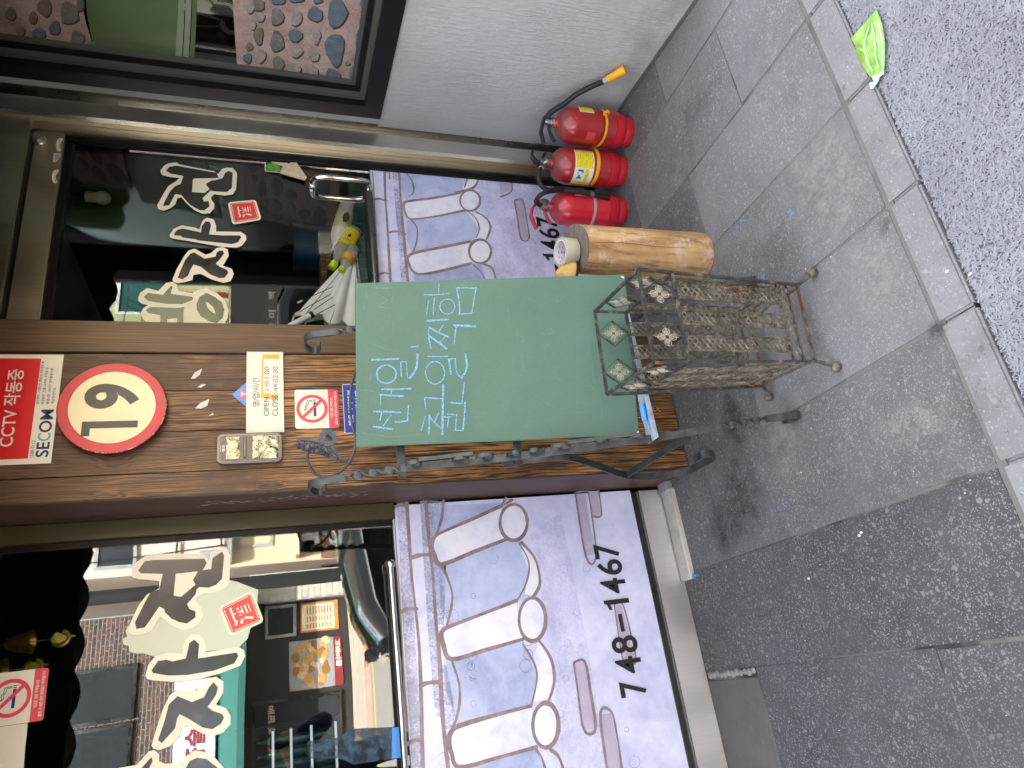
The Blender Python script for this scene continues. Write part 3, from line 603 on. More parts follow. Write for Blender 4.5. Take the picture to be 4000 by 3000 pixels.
def phone(panel, dx, y, z):
    h_ = .103
    for ch, ya, yb in (('7', 2711, 2647), ('4', 2624, 2555), ('8', 2544, 2476), ('-', 2461, 2391), ('1', 2373, 2334), ('4', 2313, 2252), ('6', 2241, 2180), ('7', 2176, 2117)):
        V = 2420 + (ya - 2145) * .19; x = onY(V, ya, 2.44).x + dx; w_ = onY(V, yb, 2.44).x + dx - x; mb = MB()
        if ch == '1': mb.poly3([(x + w_ - .017, y, z), (x + w_, y, z), (x + w_, y, z + h_), (x + w_ - .011, y, z + h_), (x + w_ - .016, y, z + h_ * .90), (x, y, z + h_ * .83), (x, y, z + h_ * .71), (x + w_ - .017, y, z + h_ * .76)])
        elif ch == '-': mb.poly3([(x, y, z + .040), (x + w_, y, z + .040), (x + w_, y, z + .056), (x, y, z + .056)])
        else: put_text(mb, ch, (x, y, z), X1, Z1, h_, w_, .016)
        mb.build('phone_digit', INK, panel, False)
def art(panel, pts_sets, Yp):
    """print on a panel: tinted areas first, brush lines over them"""
    for mat, name, polys in pts_sets[0]:
        mb = MB()
        for lift, p in polys: mb.poly3([onY(*q, Yp - lift) for q in p])
        mb.build(name, mat, panel, False)
    mb = MB(); k = 0
    for wpx, p in pts_sets[1]:
        P = smoothline([onY(*q, Yp) for q in p], 5) if len(p) > 2 else [onY(*q, Yp) for q in p]
        k += 1; rr = random.Random(k); base = wpx * 2.45 / FPX * 1.12
        mb.stroke(P, [base * (1 + .20 * math.sin(7.5 * i / len(P) + k) + .06 * math.sin(23 * i / len(P) + 2 * k)) for i in range(len(P))], FR, .0011 + .00004 * k, tuple(p[0]) != tuple(p[-1]))
    mb.build('brush_line', LINE, panel, False)
A1 = lambda p: crop(1000, 1500, 2.212, p); A2 = lambda p: crop(1000, 2250, 2.212, p); A3 = lambda p: crop(2000, 1500, 2.212, p); A4 = lambda p: crop(2000, 2250, 2.212, p)
r1 = [(1723, 2081), (1956, 1977), (1961, 2042), (1979, 2106), (1723, 2205), (1698, 2169), (1687, 2133), (1696, 2101)]
r2 = [(1764, 2444), (2018, 2346), (2024, 2420), (2045, 2496), (1764, 2575), (1732, 2521), (1723, 2472), (1746, 2449)]
r3 = [(1800, 2833), (2075, 2757), (2080, 2840), (2095, 2918), (1796, 2996), (1764, 2942), (1753, 2892), (1769, 2856)]
caps = [ell(2006, 2041, 53, 70), ell(2079, 2420, 52, 84), ell(2131, 2833, 50, 87)]
fills = [
 (PRT_BLUE, 'tile_tint', [(.0003, [(1690, 1975), (1960, 1965), (2040, 2120), (2100, 2240), (2065, 2345), (2018, 2346), (1750, 2450), (1690, 2250)]), (.0003, [(1735, 2560), (2045, 2500), (2095, 2640), (2075, 2757), (1790, 2833), (1740, 2700)]), (.0003, [(1770, 2990), (2095, 2920), (2150, 3060), (1790, 3060)])]),
 (PRT_GREY, 'ridge_shade', [(.0003, [(1550, 1960), (1590, 1960), (1608, 2250), (1650, 3000), (1610, 3000), (1572, 2400)]), (.0003, [(1640, 1955), (1665, 1955), (1700, 2440), (1730, 2800), (1700, 2800), (1670, 2440)]), (.0003, [(1668, 1952), (1740, 1960), (1745, 2100), (1735, 2440), (1705, 2440)]), (.0003, [(1722, 2600), (1775, 2590), (1790, 2700), (1770, 2840), (1735, 2850)])]),
 (PRT_LIL, 'wall_tint', [(.0003, [(2100, 2240), (2160, 2600), (2200, 3000), (2370, 3000), (2290, 2500), (2190, 2000), (2070, 2090)])]),
 (PRT_WHITE, 'tile_roll', [(.0006, r1), (.0006, r2), (.0006, r3), (.0006, [(2036, 2122), (2081, 2172), (2102, 2223), (2108, 2280), (2080, 2330), (2050, 2320), (2065, 2230), (2040, 2160)]), (.0006, [(2104, 2506), (2158, 2594), (2165, 2648), (2140, 2729), (2086, 2740), (2097, 2648), (2085, 2570)])]),
 (PRT_WHITE, 'tile_end', [(.0009, c_) for c_ in caps]),
 (PRT_SLOT, 'slot_fill', [(.0005, [(2240, 2590), (2283, 2585), (2323, 2845), (2280, 2848)]), (.0005, [(2344, 2792), (2387, 2785), (2429, 3010), (2371, 3010)]), (.0005, [(2398, 2365), (2429, 2362), (2478, 2557), (2472, 2590), (2434, 2583)]), (.0005, [(2298, 1918), (2336, 1918), (2346, 2008), (2316, 2016)]), (.0004, [(2246, 1930), (2286, 1926), (2324, 2165), (2289, 2172)])])]
lines = [(11, [(1588, 1955), (1597, 2088), (1608, 2250), (1633, 2476), (1642, 2634), (1652, 3010)]), (12, [(1662, 1950), (1674, 2088), (1690, 2250), (1703, 2431), (1716, 2560), (1728, 2792), (1751, 3010)]), (4, [(1536, 1965), (1565, 2400), (1592, 3000)]),
 (11, [(1540, 1986), (1560, 1973), (1590, 1975)]), (13, [(1603, 2183), (1633, 2170), (1676, 2167)]), (11, [(1565, 2393), (1588, 2380), (1628, 2379)]), (13, [(1642, 2678), (1674, 2667), (1721, 2664)]), (12, [(1592, 2906), (1615, 2893), (1648, 2887)]),
 (13, [(1956, 1977), (1840, 2030), (1723, 2081), (1696, 2101), (1687, 2133), (1698, 2169), (1723, 2205), (1850, 2156), (1979, 2106)]), (14, [(2018, 2346), (1890, 2396), (1764, 2444), (1735, 2458), (1723, 2480), (1732, 2521), (1764, 2575), (1900, 2538), (2045, 2496)]), (14, [(2075, 2757), (1940, 2792), (1800, 2833), (1765, 2855), (1753, 2892), (1764, 2942), (1796, 2996), (1950, 2958), (2095, 2918)]),
 (12, caps[0] + caps[0][:1]), (12, caps[1] + caps[1][:1]), (13, caps[2] + caps[2][:1]),
 (10, [(2036, 2119), (2081, 2169), (2102, 2223), (2108, 2280), (2090, 2320), (2075, 2336)]), (6, [(2027, 2122), (2060, 2180), (2066, 2230), (2050, 2290), (2020, 2345)]), (10, [(2104, 2503), (2136, 2544), (2158, 2594), (2165, 2648), (2158, 2693), (2140, 2745)]), (7, [(2041, 2517), (2068, 2557), (2090, 2603), (2097, 2648), (2086, 2711), (2075, 2755)]), (10, [(2149, 2928), (2181, 2955), (2200, 3005)]), (8, [(2095, 2930), (2115, 2960), (2128, 3000)]),
 (8, [(1741, 2240), (1764, 2309), (1764, 2363), (1746, 2440)]), (8, [(1764, 2580), (1787, 2648), (1796, 2702), (1791, 2770), (1769, 2850)]), (9, [(1732, 1952), (1726, 2020), (1706, 2085)]), (8, [(1710, 2190), (1738, 2240)]), (9, [(2000, 1952), (1985, 1962), (1960, 1975)]), (8, [(1975, 1945), (1958, 1978)]),
 (7, [(2246, 1925), (2289, 1920), (2300, 1940), (2328, 2169), (2289, 2178), (2246, 1925)]), (7, [(2337, 1916), (2348, 2011), (2316, 2018)]), (6, [(2398, 2361), (2429, 2358), (2452, 2431), (2481, 2557), (2475, 2594), (2434, 2585), (2398, 2361)]), (9, [(2240, 2588), (2283, 2584), (2305, 2700), (2325, 2847), (2280, 2851), (2256, 2700), (2240, 2588)]), (9, [(2371, 3010), (2344, 2788), (2387, 2781), (2410, 2880), (2429, 3010)])]
art(pl, (fills, lines), PPY)
rr = random.Random(11); mb = MB()                                # faint bubbles of the print
for k in range(26):
    cx, cyy = rr.uniform(1700, 2480), rr.uniform(2120, 2980); q = [onY(*p, PPY) for p in ell(cx, cyy, *(lambda s: (s, s * 1.1))(rr.uniform(9, 24)), 14)]; mb.stroke(q + q[:1], .0016, FR, .0004, False)
mb.build('printed_bubble', PRT_GREY, pl, False)
mb = MB(); rr = random.Random(2)
for cx, cyy, n in ((1735, 2395, 14), (1835, 2595, 16), (1845, 2650, 14), (1738, 2410, 8)):
    for k in range(n):
        p = onY(cx + rr.gauss(0, 9), cyy + rr.gauss(0, 6), PPY); mb.stroke([p, p + Vector((rr.uniform(-.005, .005), 0, rr.uniform(-.005, .005)))], .0012, FR, .0016, False)
mb.build('dirt_speck', CHARC, pl, False)
phone(pl, 0, PPY - .0034, .2545)

# ---- brush lettering and the red seals on both panes
def letters(name, white, dark, holes, s, x0, y0, Yp, parent):
    f = lambda p: [onY(*q, Yp) for q in crop(x0, y0, s, p)]
    mb = MB(); [mb.poly3([q - Y1 * .0005 for q in f(p)], .0009, (0, 1, 0)) for p in white]; o = mb.build(name, LETW, parent, False)
    mb = MB(); [mb.poly3([q - Y1 * .0012 for q in f(p)]) for p in dark]; mb.build('brush_fill', LETB, o, False)
    if holes: mb = MB(); [mb.poly3([q - Y1 * .0019 for q in f(p)]) for p in holes]; mb.build('letter_gap', LETW, o, False)
s1, s2 = 1.0583, 1.27
letters('brush_letter', [[(117, 140), (135, 105), (180, 75), (215, 68), (420, 66), (440, 95), (450, 60), (485, 37), (515, 42), (528, 75), (525, 180), (510, 210), (470, 228), (420, 232), (388, 245), (385, 260), (405, 285), (417, 320), (400, 355), (370, 375), (330, 382), (290, 365), (240, 325), (225, 345), (205, 385), (165, 400), (125, 402), (107, 390), (112, 360), (150, 280), (185, 235), (235, 210), (235, 180), (150, 172), (125, 165)]],
 [[(147, 137), (175, 98), (210, 93), (420, 87), (432, 105), (415, 135), (450, 130), (455, 85), (495, 58), (503, 75), (495, 170), (470, 195), (440, 207), (400, 205), (390, 215), (385, 235), (350, 275), (360, 295), (385, 305), (385, 330), (350, 355), (320, 350), (285, 335), (260, 310), (255, 295), (235, 285), (225, 300), (205, 330), (175, 372), (140, 377), (135, 350), (180, 260), (200, 225), (235, 215), (250, 150), (160, 148)]], [[(303, 150), (395, 140), (375, 175), (385, 195), (325, 245), (295, 240)]], s1, 400, 2100, GL, lw)
letters('brush_letter', [[(178, 570), (190, 525), (220, 490), (270, 475), (330, 480), (340, 430), (365, 400), (400, 400), (425, 430), (428, 475), (560, 450), (585, 465), (590, 490), (570, 530), (490, 560), (400, 585), (290, 597), (210, 590), (185, 585)], [(203, 860), (220, 800), (250, 710), (280, 650), (310, 628), (370, 640), (420, 615), (440, 582), (470, 575), (500, 595), (500, 640), (470, 690), (510, 705), (530, 735), (530, 770), (500, 805), (465, 818), (415, 810), (355, 780), (330, 775), (320, 820), (280, 862), (235, 878), (212, 872)]],
 [[(203, 550), (230, 510), (265, 505), (290, 512), (345, 500), (360, 435), (380, 422), (400, 440), (395, 500), (555, 475), (562, 490), (545, 520), (460, 550), (350, 568), (270, 570), (210, 560)], [(230, 837), (255, 765), (275, 690), (310, 655), (370, 680), (420, 660), (440, 620), (460, 597), (478, 620), (470, 650), (435, 700), (455, 715), (495, 730), (503, 745), (490, 770), (455, 792), (415, 785), (350, 745), (320, 730), (310, 745), (300, 790), (245, 850)]], None, s1, 400, 2100, GL - .0006, lw)
letters('brush_letter', [[(40, 1010), (70, 952), (140, 940), (165, 915), (190, 885), (215, 878), (235, 895), (235, 925), (260, 935), (330, 930), (345, 905), (380, 880), (420, 885), (470, 915), (500, 950), (515, 1010)]], [[(150, 1010), (165, 950), (195, 915), (205, 908), (208, 925), (195, 950), (210, 1010)], [(335, 1010), (345, 952), (360, 925), (390, 910), (430, 915), (475, 950), (490, 1010)]], None, s1, 400, 2100, GL, lw)
def seal(corners, Yp, parent, glyph_h):
    P = [onY(*q, Yp - .0008) for q in corners]; c = sum(P, Vector()) / 4
    rnd = lambda k, n=5: [c + (q - c) * k for q in P]
    def rounded(k, r=.14):
        Q = rnd(k); out = []
        for i in range(4):
            a, b, d = Q[i - 1], Q[i], Q[(i + 1) % 4]
            for t in (0, .33, .66, 1): out.append((b + (a - b) * r) * (1 - t) ** 2 + b * 2 * t * (1 - t) + (b + (d - b) * r) * t * t)
        return out
    o = MB().poly3(rounded(1), .0006, (0, 1, 0)).build('red_seal_sticker', LETW, parent, False)
    MB().poly3([q - Y1 * .0005 for q in rounded(.86, .1)]).build('seal_field', SEALR, o, False)
    mb = MB()
    u = (P[1] - P[0]).normalized(); v = (P[0] - P[3]).normalized()
    put_text(mb, '酒', c - Y1 * .0011 - u * glyph_h * .5 - v * glyph_h * .47, u, v, glyph_h * .95, glyph_h, .02)
    for k in (.78,):
        Q = [q - Y1 * .0011 for q in rnd(k)]
        for i in (0, 1, 2, 3): mb.stroke([Q[i], Q[i] + (Q[(i + 1) % 4] - Q[i]) * .93], [.0012, .0022], FR, 0)
    mb.build('seal_character', LETW, o, False)
# corners: upper left, upper right, lower right, lower left as read upright
seal([(853, 2460), (848, 2368), (990, 2303), (1035, 2415)][0:0] or [(900, 2487), (853, 2372), (985, 2306), (1032, 2428)][0:4], GL - .001, lw, .062)

MINT = NM('mint_patch', (.68, .76, .62), .4); MINT.b.inputs['Alpha'].default_value = .82; MINT = MINT.m
MB().poly3([onY(*q, GL + .0012) for q in crop(0, 2250, 2.212, [(1100, 440), (1085, 480), (1100, 520), (1062, 545), (1066, 590), (1112, 602), (1115, 650), (1160, 668), (1240, 668), (1345, 700), (1560, 690), (1780, 650), (2060, 620), (2140, 540), (2220, 250), (2230, 120), (2050, 50), (1960, 30), (1900, 120), (1600, 200), (1300, 300)])]).build('mint_patch', MINT, lw, False)  # pale mint see-through patch behind the brush letters
# ---- glass door
gd = thing('glass_door', (1.68, 2.45, 0), 'sliding glass door right of the timber pier with brush letters, steel handle and printed lower half', 'door')
DX0, DX1 = 1.14, 2.134
bx('header_rail', (DX0, 2.40, 2.355), (2.255, 2.50, 2.46), ALU, gd, .004)
bx('top_rail', (DX0, 2.425, 2.247), (2.226, 2.478, 2.343), ALU, gd, .004)
bx('rail_gap', (DX0, 2.46, 2.343), (2.20, 2.50, 2.355), BLACKF, gd)
bx('over_panel', (DX0, 2.47, 2.46), (2.20, 2.49, 3.0), BLACKF, gd)
bx('bottom_gasket', (DX0, 2.44, 2.222), (DX1, 2.474, 2.2465), BLACKF, gd)
MB().box((DX0, 2.452, .10), (DX1, 2.458, 2.23)).build('pane', GLASSD, gd)
bx('bottom_rail', (DX0, 2.44, .0), (DX1, 2.48, .12), SILL, gd, .003)
DP = 2.444
dp = MB().box((DX0, DP, .122), (2.150, 2.4505, 1.088), None, .0015).build('printed_panel', PRINT, gd)
capd = [ell(1836, 784, 39, 40), ell(1875, 983, 43, 46)]
fd = [(PRT_BLUE, 'tile_tint', [(.0003, [(1575, 640), (1835, 640), (1862, 690), (1850, 740), (1800, 755), (1590, 790), (1560, 720)]), (.0003, [(1590, 860), (1820, 825), (1870, 895), (1850, 940), (1610, 990), (1590, 940)]), (.0003, [(1615, 1062), (1880, 1030), (1905, 1110), (1620, 1110)])]),
 (PRT_GREY, 'ridge_shade', [(.0003, [(1530, 640), (1556, 640), (1563, 750), (1592, 1098), (1568, 1098), (1540, 750)])]), (PRT_LIL, 'wall_tint', [(.0003, [(1870, 640), (2110, 680), (2130, 1100), (1940, 1090), (1880, 830)])]),
 (PRT_WHITE, 'tile_roll', [(.0006, [(1579, 791), (1796, 755), (1800, 790), (1818, 822), (1606, 858), (1583, 831), (1574, 805)]), (.0006, [(1592, 1003), (1633, 985), (1836, 944), (1832, 985), (1840, 1030), (1656, 1071), (1615, 1062), (1597, 1025)]), (.0006, [(1561, 618), (1845, 640), (1764, 642), (1628, 672), (1583, 667)]), (.0006, [(1859, 831), (1900, 854), (1915, 890), (1900, 931), (1862, 930), (1872, 895), (1850, 850)]), (.0006, [(1850, 648), (1868, 687), (1859, 723), (1832, 741), (1805, 738), (1827, 690)])]),
 (PRT_WHITE, 'tile_end', [(.0009, c_) for c_ in capd]), (PRT_SLOT, 'slot_fill', [(.0005, [(2009, 788), (2041, 786), (2064, 929), (2036, 932)]), (.0005, [(1936, 655), (1976, 655), (2000, 741), (1956, 755)])])]
ld = [(10, [(1502, 610), (1504, 750), (1513, 886), (1525, 1100)]), (11, [(1556, 618), (1563, 750), (1574, 886), (1593, 1100)]), (4, [(1452, 612), (1480, 1100)]), (9, [(1504, 674), (1529, 669), (1558, 678)]), (10, [(1459, 780), (1479, 777), (1511, 785)]), (10, [(1520, 909), (1547, 904), (1583, 915)]), (9, [(1481, 1072), (1502, 1066), (1526, 1073)]),
 (10, [(1561, 640), (1583, 669), (1628, 674), (1764, 642)]), (11, [(1850, 646), (1868, 687), (1859, 723), (1832, 741), (1780, 752)]), (7, [(1818, 648), (1827, 687), (1814, 732)]), (7, [(1583, 674), (1610, 710), (1615, 750), (1599, 768)]),
 (11, [(1796, 755), (1700, 773), (1601, 786), (1577, 797), (1583, 831), (1606, 856), (1700, 846), (1818, 822)]), (12, [(1836, 944), (1730, 966), (1633, 985), (1596, 1001), (1597, 1030), (1615, 1062), (1656, 1071), (1760, 1050), (1838, 1030)]), (10, capd[0] + capd[0][:1]), (11, capd[1] + capd[1][:1]),
 (9, [(1859, 828), (1900, 854), (1915, 890), (1900, 935)]), (6, [(1827, 827), (1859, 854), (1872, 895), (1859, 930)]), (9, [(1882, 1030), (1922, 1048), (1938, 1100)]), (6, [(1846, 1032), (1881, 1066), (1895, 1100)]), (7, [(1605, 858), (1628, 890), (1628, 940), (1612, 990)]),
 (7, [(2009, 784), (2041, 782), (2055, 850), (2066, 931), (2036, 935), (2022, 860), (2009, 784)]), (7, [(1936, 650), (1976, 650), (2000, 741), (1954, 770)]), (6, [(1520, 618), (1522, 700)])]
art(dp, (fd, ld), DP)
phone(dp, 1.521, DP - .0034, .236)
letters('brush_letter', [[(160, 150), (178, 125), (200, 112), (240, 107), (255, 117), (430, 152), (448, 165), (465, 140), (490, 133), (520, 135), (541, 160), (536, 240), (520, 265), (480, 272), (428, 265), (412, 280), (415, 295), (428, 310), (428, 335), (405, 360), (370, 363), (330, 345), (290, 310), (265, 280), (245, 285), (235, 315), (210, 335), (178, 347), (150, 338), (145, 320), (175, 265), (200, 225), (240, 200), (255, 185), (200, 178), (170, 170)]],
 [[(188, 150), (205, 130), (240, 124), (440, 160), (450, 185), (330, 188), (322, 192), (318, 255), (380, 260), (405, 240), (385, 215), (415, 198), (440, 195), (470, 185), (482, 160), (500, 150), (520, 160), (515, 235), (490, 255), (430, 252), (410, 248), (370, 285), (375, 302), (400, 300), (405, 325), (380, 345), (355, 345), (310, 320), (290, 300), (265, 270), (235, 265), (205, 320), (175, 325), (178, 310), (210, 250), (235, 225), (262, 215), (275, 175), (215, 165)]], None, s2, 500, 550, GL, gd)
letters('brush_letter', [[(205, 470), (225, 438), (265, 420), (330, 430), (355, 440), (370, 395), (390, 382), (425, 390), (437, 420), (437, 450), (560, 452), (585, 470), (588, 490), (565, 520), (540, 530), (470, 527), (345, 505), (240, 488), (212, 482)], [(220, 690), (240, 640), (280, 570), (300, 545), (330, 535), (385, 565), (410, 558), (440, 532), (470, 527), (495, 540), (500, 570), (480, 605), (470, 620), (515, 635), (525, 660), (510, 695), (475, 705), (420, 690), (360, 660), (325, 665), (320, 690), (280, 702), (245, 707), (225, 700)]],
 [[(228, 462), (245, 442), (270, 436), (340, 450), (362, 455), (365, 425), (385, 400), (405, 402), (412, 420), (402, 465), (470, 470), (555, 470), (562, 480), (545, 505), (515, 513), (350, 495), (335, 490), (270, 480), (262, 472), (232, 470)], [(247, 680), (262, 640), (285, 590), (310, 560), (330, 555), (380, 585), (410, 580), (435, 575), (440, 555), (455, 545), (470, 545), (477, 560), (455, 590), (435, 610), (455, 625), (490, 640), (498, 655), (480, 680), (455, 682), (410, 665), (360, 625), (325, 615), (310, 640), (298, 670), (270, 688)]], None, s2, 500, 550, GL - .0006, gd)
letters('brush_letter', [[(50, 780), (60, 755), (95, 730), (150, 745), (190, 705), (220, 700), (245, 715), (248, 745), (320, 755), (345, 740), (390, 730), (440, 755), (480, 790), (500, 840), (495, 880), (470, 925), (310, 935), (120, 930), (75, 885), (62, 860), (75, 830), (100, 815), (70, 810), (52, 795)]],
 [[(78, 775), (100, 755), (175, 765), (190, 745), (215, 720), (222, 725), (212, 760), (322, 775), (322, 790), (270, 810), (200, 810), (100, 795)], [(88, 840), (110, 825), (240, 830), (280, 825), (275, 850), (275, 930), (245, 930), (245, 880), (195, 885), (190, 930), (160, 930), (160, 865), (100, 855)], [(340, 810), (355, 775), (390, 755), (430, 775), (465, 800), (478, 840), (470, 880), (440, 905), (400, 895), (360, 870), (342, 840)]], [[(385, 800), (400, 805), (425, 830), (437, 860), (420, 855), (395, 830)]], s2, 500, 550, GL, gd)
seal([(908, 878), (889, 790), (999, 780), (1022, 858)], GL - .001, gd, .055)
# handle: a steel bow on two short stand-offs, with its twin inside
pz0, pz1, hx = 1.097, 1.332, 2.026
def bow(sgn, y0):
    P = [(hx, y0, pz1), (hx + .002, y0 - sgn * .030, pz1), (hx + .003, y0 - sgn * .050, pz1 - .012), (hx + .004, y0 - sgn * .060, pz1 - .045), (hx + .004, y0 - sgn * .062, (pz0 + pz1) / 2), (hx + .004, y0 - sgn * .060, pz0 + .045), (hx + .003, y0 - sgn * .050, pz0 + .012), (hx + .002, y0 - sgn * .030, pz0), (hx, y0, pz0)]
    mb = MB().tube(smoothline(P, 5), .0125, 14)
    for z in (pz0, pz1):
        for d in (.004, .013): mb.tube([(hx, y0 - sgn * d, z), (hx, y0 - sgn * (d + .004), z)], .0155, 14)
    return mb
bow(1, 2.451).build('door_handle', CHROME, gd); bow(-1, 2.459).build('door_handle', CHROME, gd)
sb = MB().tube([(1.16, 2.415, 1.106), (1.985, 2.415, 1.106)], .0185, 16); sb.tube([(1.96, 2.415, 1.106), (1.96, 2.45, 1.106)], .008); sb.build('safety_bar', STEELD, gd)
p = onY(155, 548, 2.424); mb = MB()
M = Matrix.Translation(p) @ Matrix.Rotation(R(90), 4, 'X'); mb.lathe([(.022, 0), (.0225, .004), (.0200, .006), (.0200, .026), (.0185, .029), (.010, .029), (.010, .0275)], 24, M); mb.build('lock_cylinder', NICKEL, gd)
for k, (q, hgt, wd, body) in enumerate((((228, 560), .0, 0, None), ((217, 614), 0, 0, None), ((220, 690), 0, 0, None))):
    pass
def bean(cx, cyy, name):
    P = [onY(*q, 2.4243) for q in smooth2([(cx - 14, cyy - 2), (cx - 6, cyy - 22), (cx + 10, cyy - 27), (cx + 14, cyy - 20), (cx + 4, cyy - 8), (cx + 2, cyy + 6), (cx + 8, cyy + 18), (cx + 4, cyy + 26), (cx - 6, cyy + 24), (cx - 12, cyy + 12)])]
    o = MB().poly3(P).build(name, SIGNW, gd, False); return o
def smooth2(p): return [(v.x, v.y) for v in smoothline([(a, b, 0) for a, b in p + p[:1]], 3)[:-1]]
o = bean(232, 566, 'oval_sticker'); mb = MB()
for k in range(5): p = onY(232 + 2, 582 - k * 8, 2.4238); mb.stroke([p, p + X1 * .004 + Z1 * .002], .0014, FR, 0, False)
mb.build('sticker_print', INK, o, False)
o = bean(216, 690, 'oval_sticker'); put_text(mb := MB(), '761-1385', onY(219, 711, 2.4238), X1, Z1, .006, .032); mb.build('sticker_print', INK, o, False)
P = [onY(*q, 2.4243) for q in ((210, 599), (237, 600), (236, 614), (218, 633), (207, 632))]; o = MB().poly3(P).build('torn_sticker', SIGNW, gd, False)
mb = MB()
for k in range(4): mb.stroke([onY(216 + k * 5, 628 - k * 3, 2.4238), onY(216 + k * 5, 603, 2.4238)], .0022, FR, 0, False)
mb.build('sticker_print', BLUESTK, o, False)
# deep green sticker and two folded card scraps stuck on the glass
T3 = lambda pts, Yp: [onY(*q, Yp) for q in crop(1020, 570, 6.345, pts)]
o = MB().poly3(T3([(95, 95), (130, 88), (800, 155), (805, 190), (790, 690), (460, 662), (100, 630), (90, 600)], 2.4505)).build('green_sticker', LETW, gd, False)
MB().poly3(T3([(118, 112), (785, 172), (770, 670), (110, 612)], 2.4498)).build('sticker_field', STKG, o, False)
MB().poly3(T3([(120, 600), (110, 480), (170, 440), (340, 440), (470, 520), (480, 625)], 2.4494)).build('sticker_leaf', STKL, o, False)
mb = MB(); u = (onY(1046, 586, 2.449) - onY(1046, 620, 2.449)).normalized()
for body, vx in (('청정라거', 1057), ('시대로', 1070), ('오세요!', 1084)):
    put_text(mb, body, onY(vx, 620 if body != '시대로' else 615, 2.4493), X1, Z1, .0092, .030 if body == '청정라거' else .024, .01)
mb.build('sticker_print', LETW, o, False)
def scrap(pts, name, d0, fold):
    front = T3(pts, 2.4485 - d0); o = MB().poly3(front, .0025, (0, 1, 0)).build(name, SCRAP, gd, False)
    if fold: MB().poly3([q - Y1 * .004 for q in T3(fold, 2.4485 - d0)], .0015, (0, 1, 0)).build('folded_flap', SIGNW, o, False)
scrap([(460, 85), (935, 245), (890, 310), (640, 450), (530, 490), (260, 420), (240, 310), (430, 295), (415, 250)], 'card_scrap', .002, [(470, 120), (800, 235), (770, 270), (620, 440), (530, 300)])
scrap([(800, 360), (850, 370), (1135, 780), (1075, 850), (480, 680), (475, 640), (540, 500), (600, 455), (690, 440)], 'card_scrap', .009, None)

# ---- what closes the shop above and beside, and the room inside
sf = thing('shop_building', (0, 4.0, 0), 'shop building that carries the awning over the window and the glass door', 'building')
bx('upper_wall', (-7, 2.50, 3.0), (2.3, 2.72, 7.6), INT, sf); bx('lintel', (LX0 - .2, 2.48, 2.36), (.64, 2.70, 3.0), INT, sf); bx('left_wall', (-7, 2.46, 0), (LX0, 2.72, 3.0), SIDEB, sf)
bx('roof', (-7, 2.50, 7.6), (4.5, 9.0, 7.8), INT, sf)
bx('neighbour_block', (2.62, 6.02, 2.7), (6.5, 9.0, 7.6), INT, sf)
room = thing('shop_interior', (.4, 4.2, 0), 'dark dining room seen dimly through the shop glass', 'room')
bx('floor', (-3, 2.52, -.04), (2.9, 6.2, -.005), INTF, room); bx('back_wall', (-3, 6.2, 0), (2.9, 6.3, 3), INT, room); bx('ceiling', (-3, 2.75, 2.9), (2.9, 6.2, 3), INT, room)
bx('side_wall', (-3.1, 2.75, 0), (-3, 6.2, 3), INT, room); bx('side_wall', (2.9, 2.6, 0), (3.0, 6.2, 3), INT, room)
AWN = plain('black_awning_cloth', (.010, .010, .011), .9, 0, .1, 6, spec=.1)
aw = thing('awning', (-.5, 2.0, 2.3), 'black scalloped awning over the shop front, seen in the window glass', 'awning')
mb = MB(); mb.add([(-6, 2.46, 2.95), (2.25, 2.46, 2.95), (2.25, 1.62, 2.48), (-6, 1.62, 2.48), (-6, 2.46, 2.97), (2.25, 2.46, 2.97), (2.25, 1.62, 2.50), (-6, 1.62, 2.50)], [(0, 1, 2, 3), (7, 6, 5, 4), (0, 4, 5, 1), (3, 2, 6, 7), (0, 3, 7, 4), (1, 5, 6, 2)]); mb.build('canopy', AWN, aw)
pts = [(2.25, 2.50)]; n = 46
for i in range(n * 4 + 1): x = 2.25 - 8.25 * i / (n * 4); pts.append((x, 2.235 - .03 * abs(math.sin(math.pi * i / 4))))
pts.append((-6, 2.50)); MB().poly3([(x, 1.62, z) for x, z in pts], .006, (0, -1, 0)).build('valance', AWN, aw, False)

# ================================================================== SIGNS ON THE PIER
SY = PY - .0015                                                  # back of the signs
def plate(name, x0, x1, z0, z1, mat, label, cat, th=.003, rad=.0, y=SY, group=None):
    t = thing(name, ((x0 + x1) / 2, y, z0), label, cat, group)
    if rad:
        P = []
        for cx, cz, a in ((x1 - rad, z0 + rad, -90), (x1 - rad, z1 - rad, 0), (x0 + rad, z1 - rad, 90), (x0 + rad, z0 + rad, 180)):
            for k in range(6): P.append((cx + rad * math.cos(R(a + 18 * k)), y, cz + rad * math.sin(R(a + 18 * k))))
        MB().poly3(P, th, FR).build('plate', mat, t, False)
    else: MB().box((x0, y - th, z0), (x1, y, z1), None, .0007).build('plate', mat, t)
    return t, y - th
def rectp(x0, x1, z0, z1, y): return [(x0, y, z0), (x1, y, z0), (x1, y, z1), (x0, y, z1)]
def flat(name, polys, mat, parent):
    mb = MB(); [mb.poly3(p) for p in polys]; return mb.build(name, mat, parent, False)
def words(name, items, mat, parent, y):
    mb = MB()
    for body, x, z, h, wdt, bold in items: put_text(mb, body, (x, y, z), X1, Z1, h, wdt, bold)
    return mb.build(name, mat, parent, False)
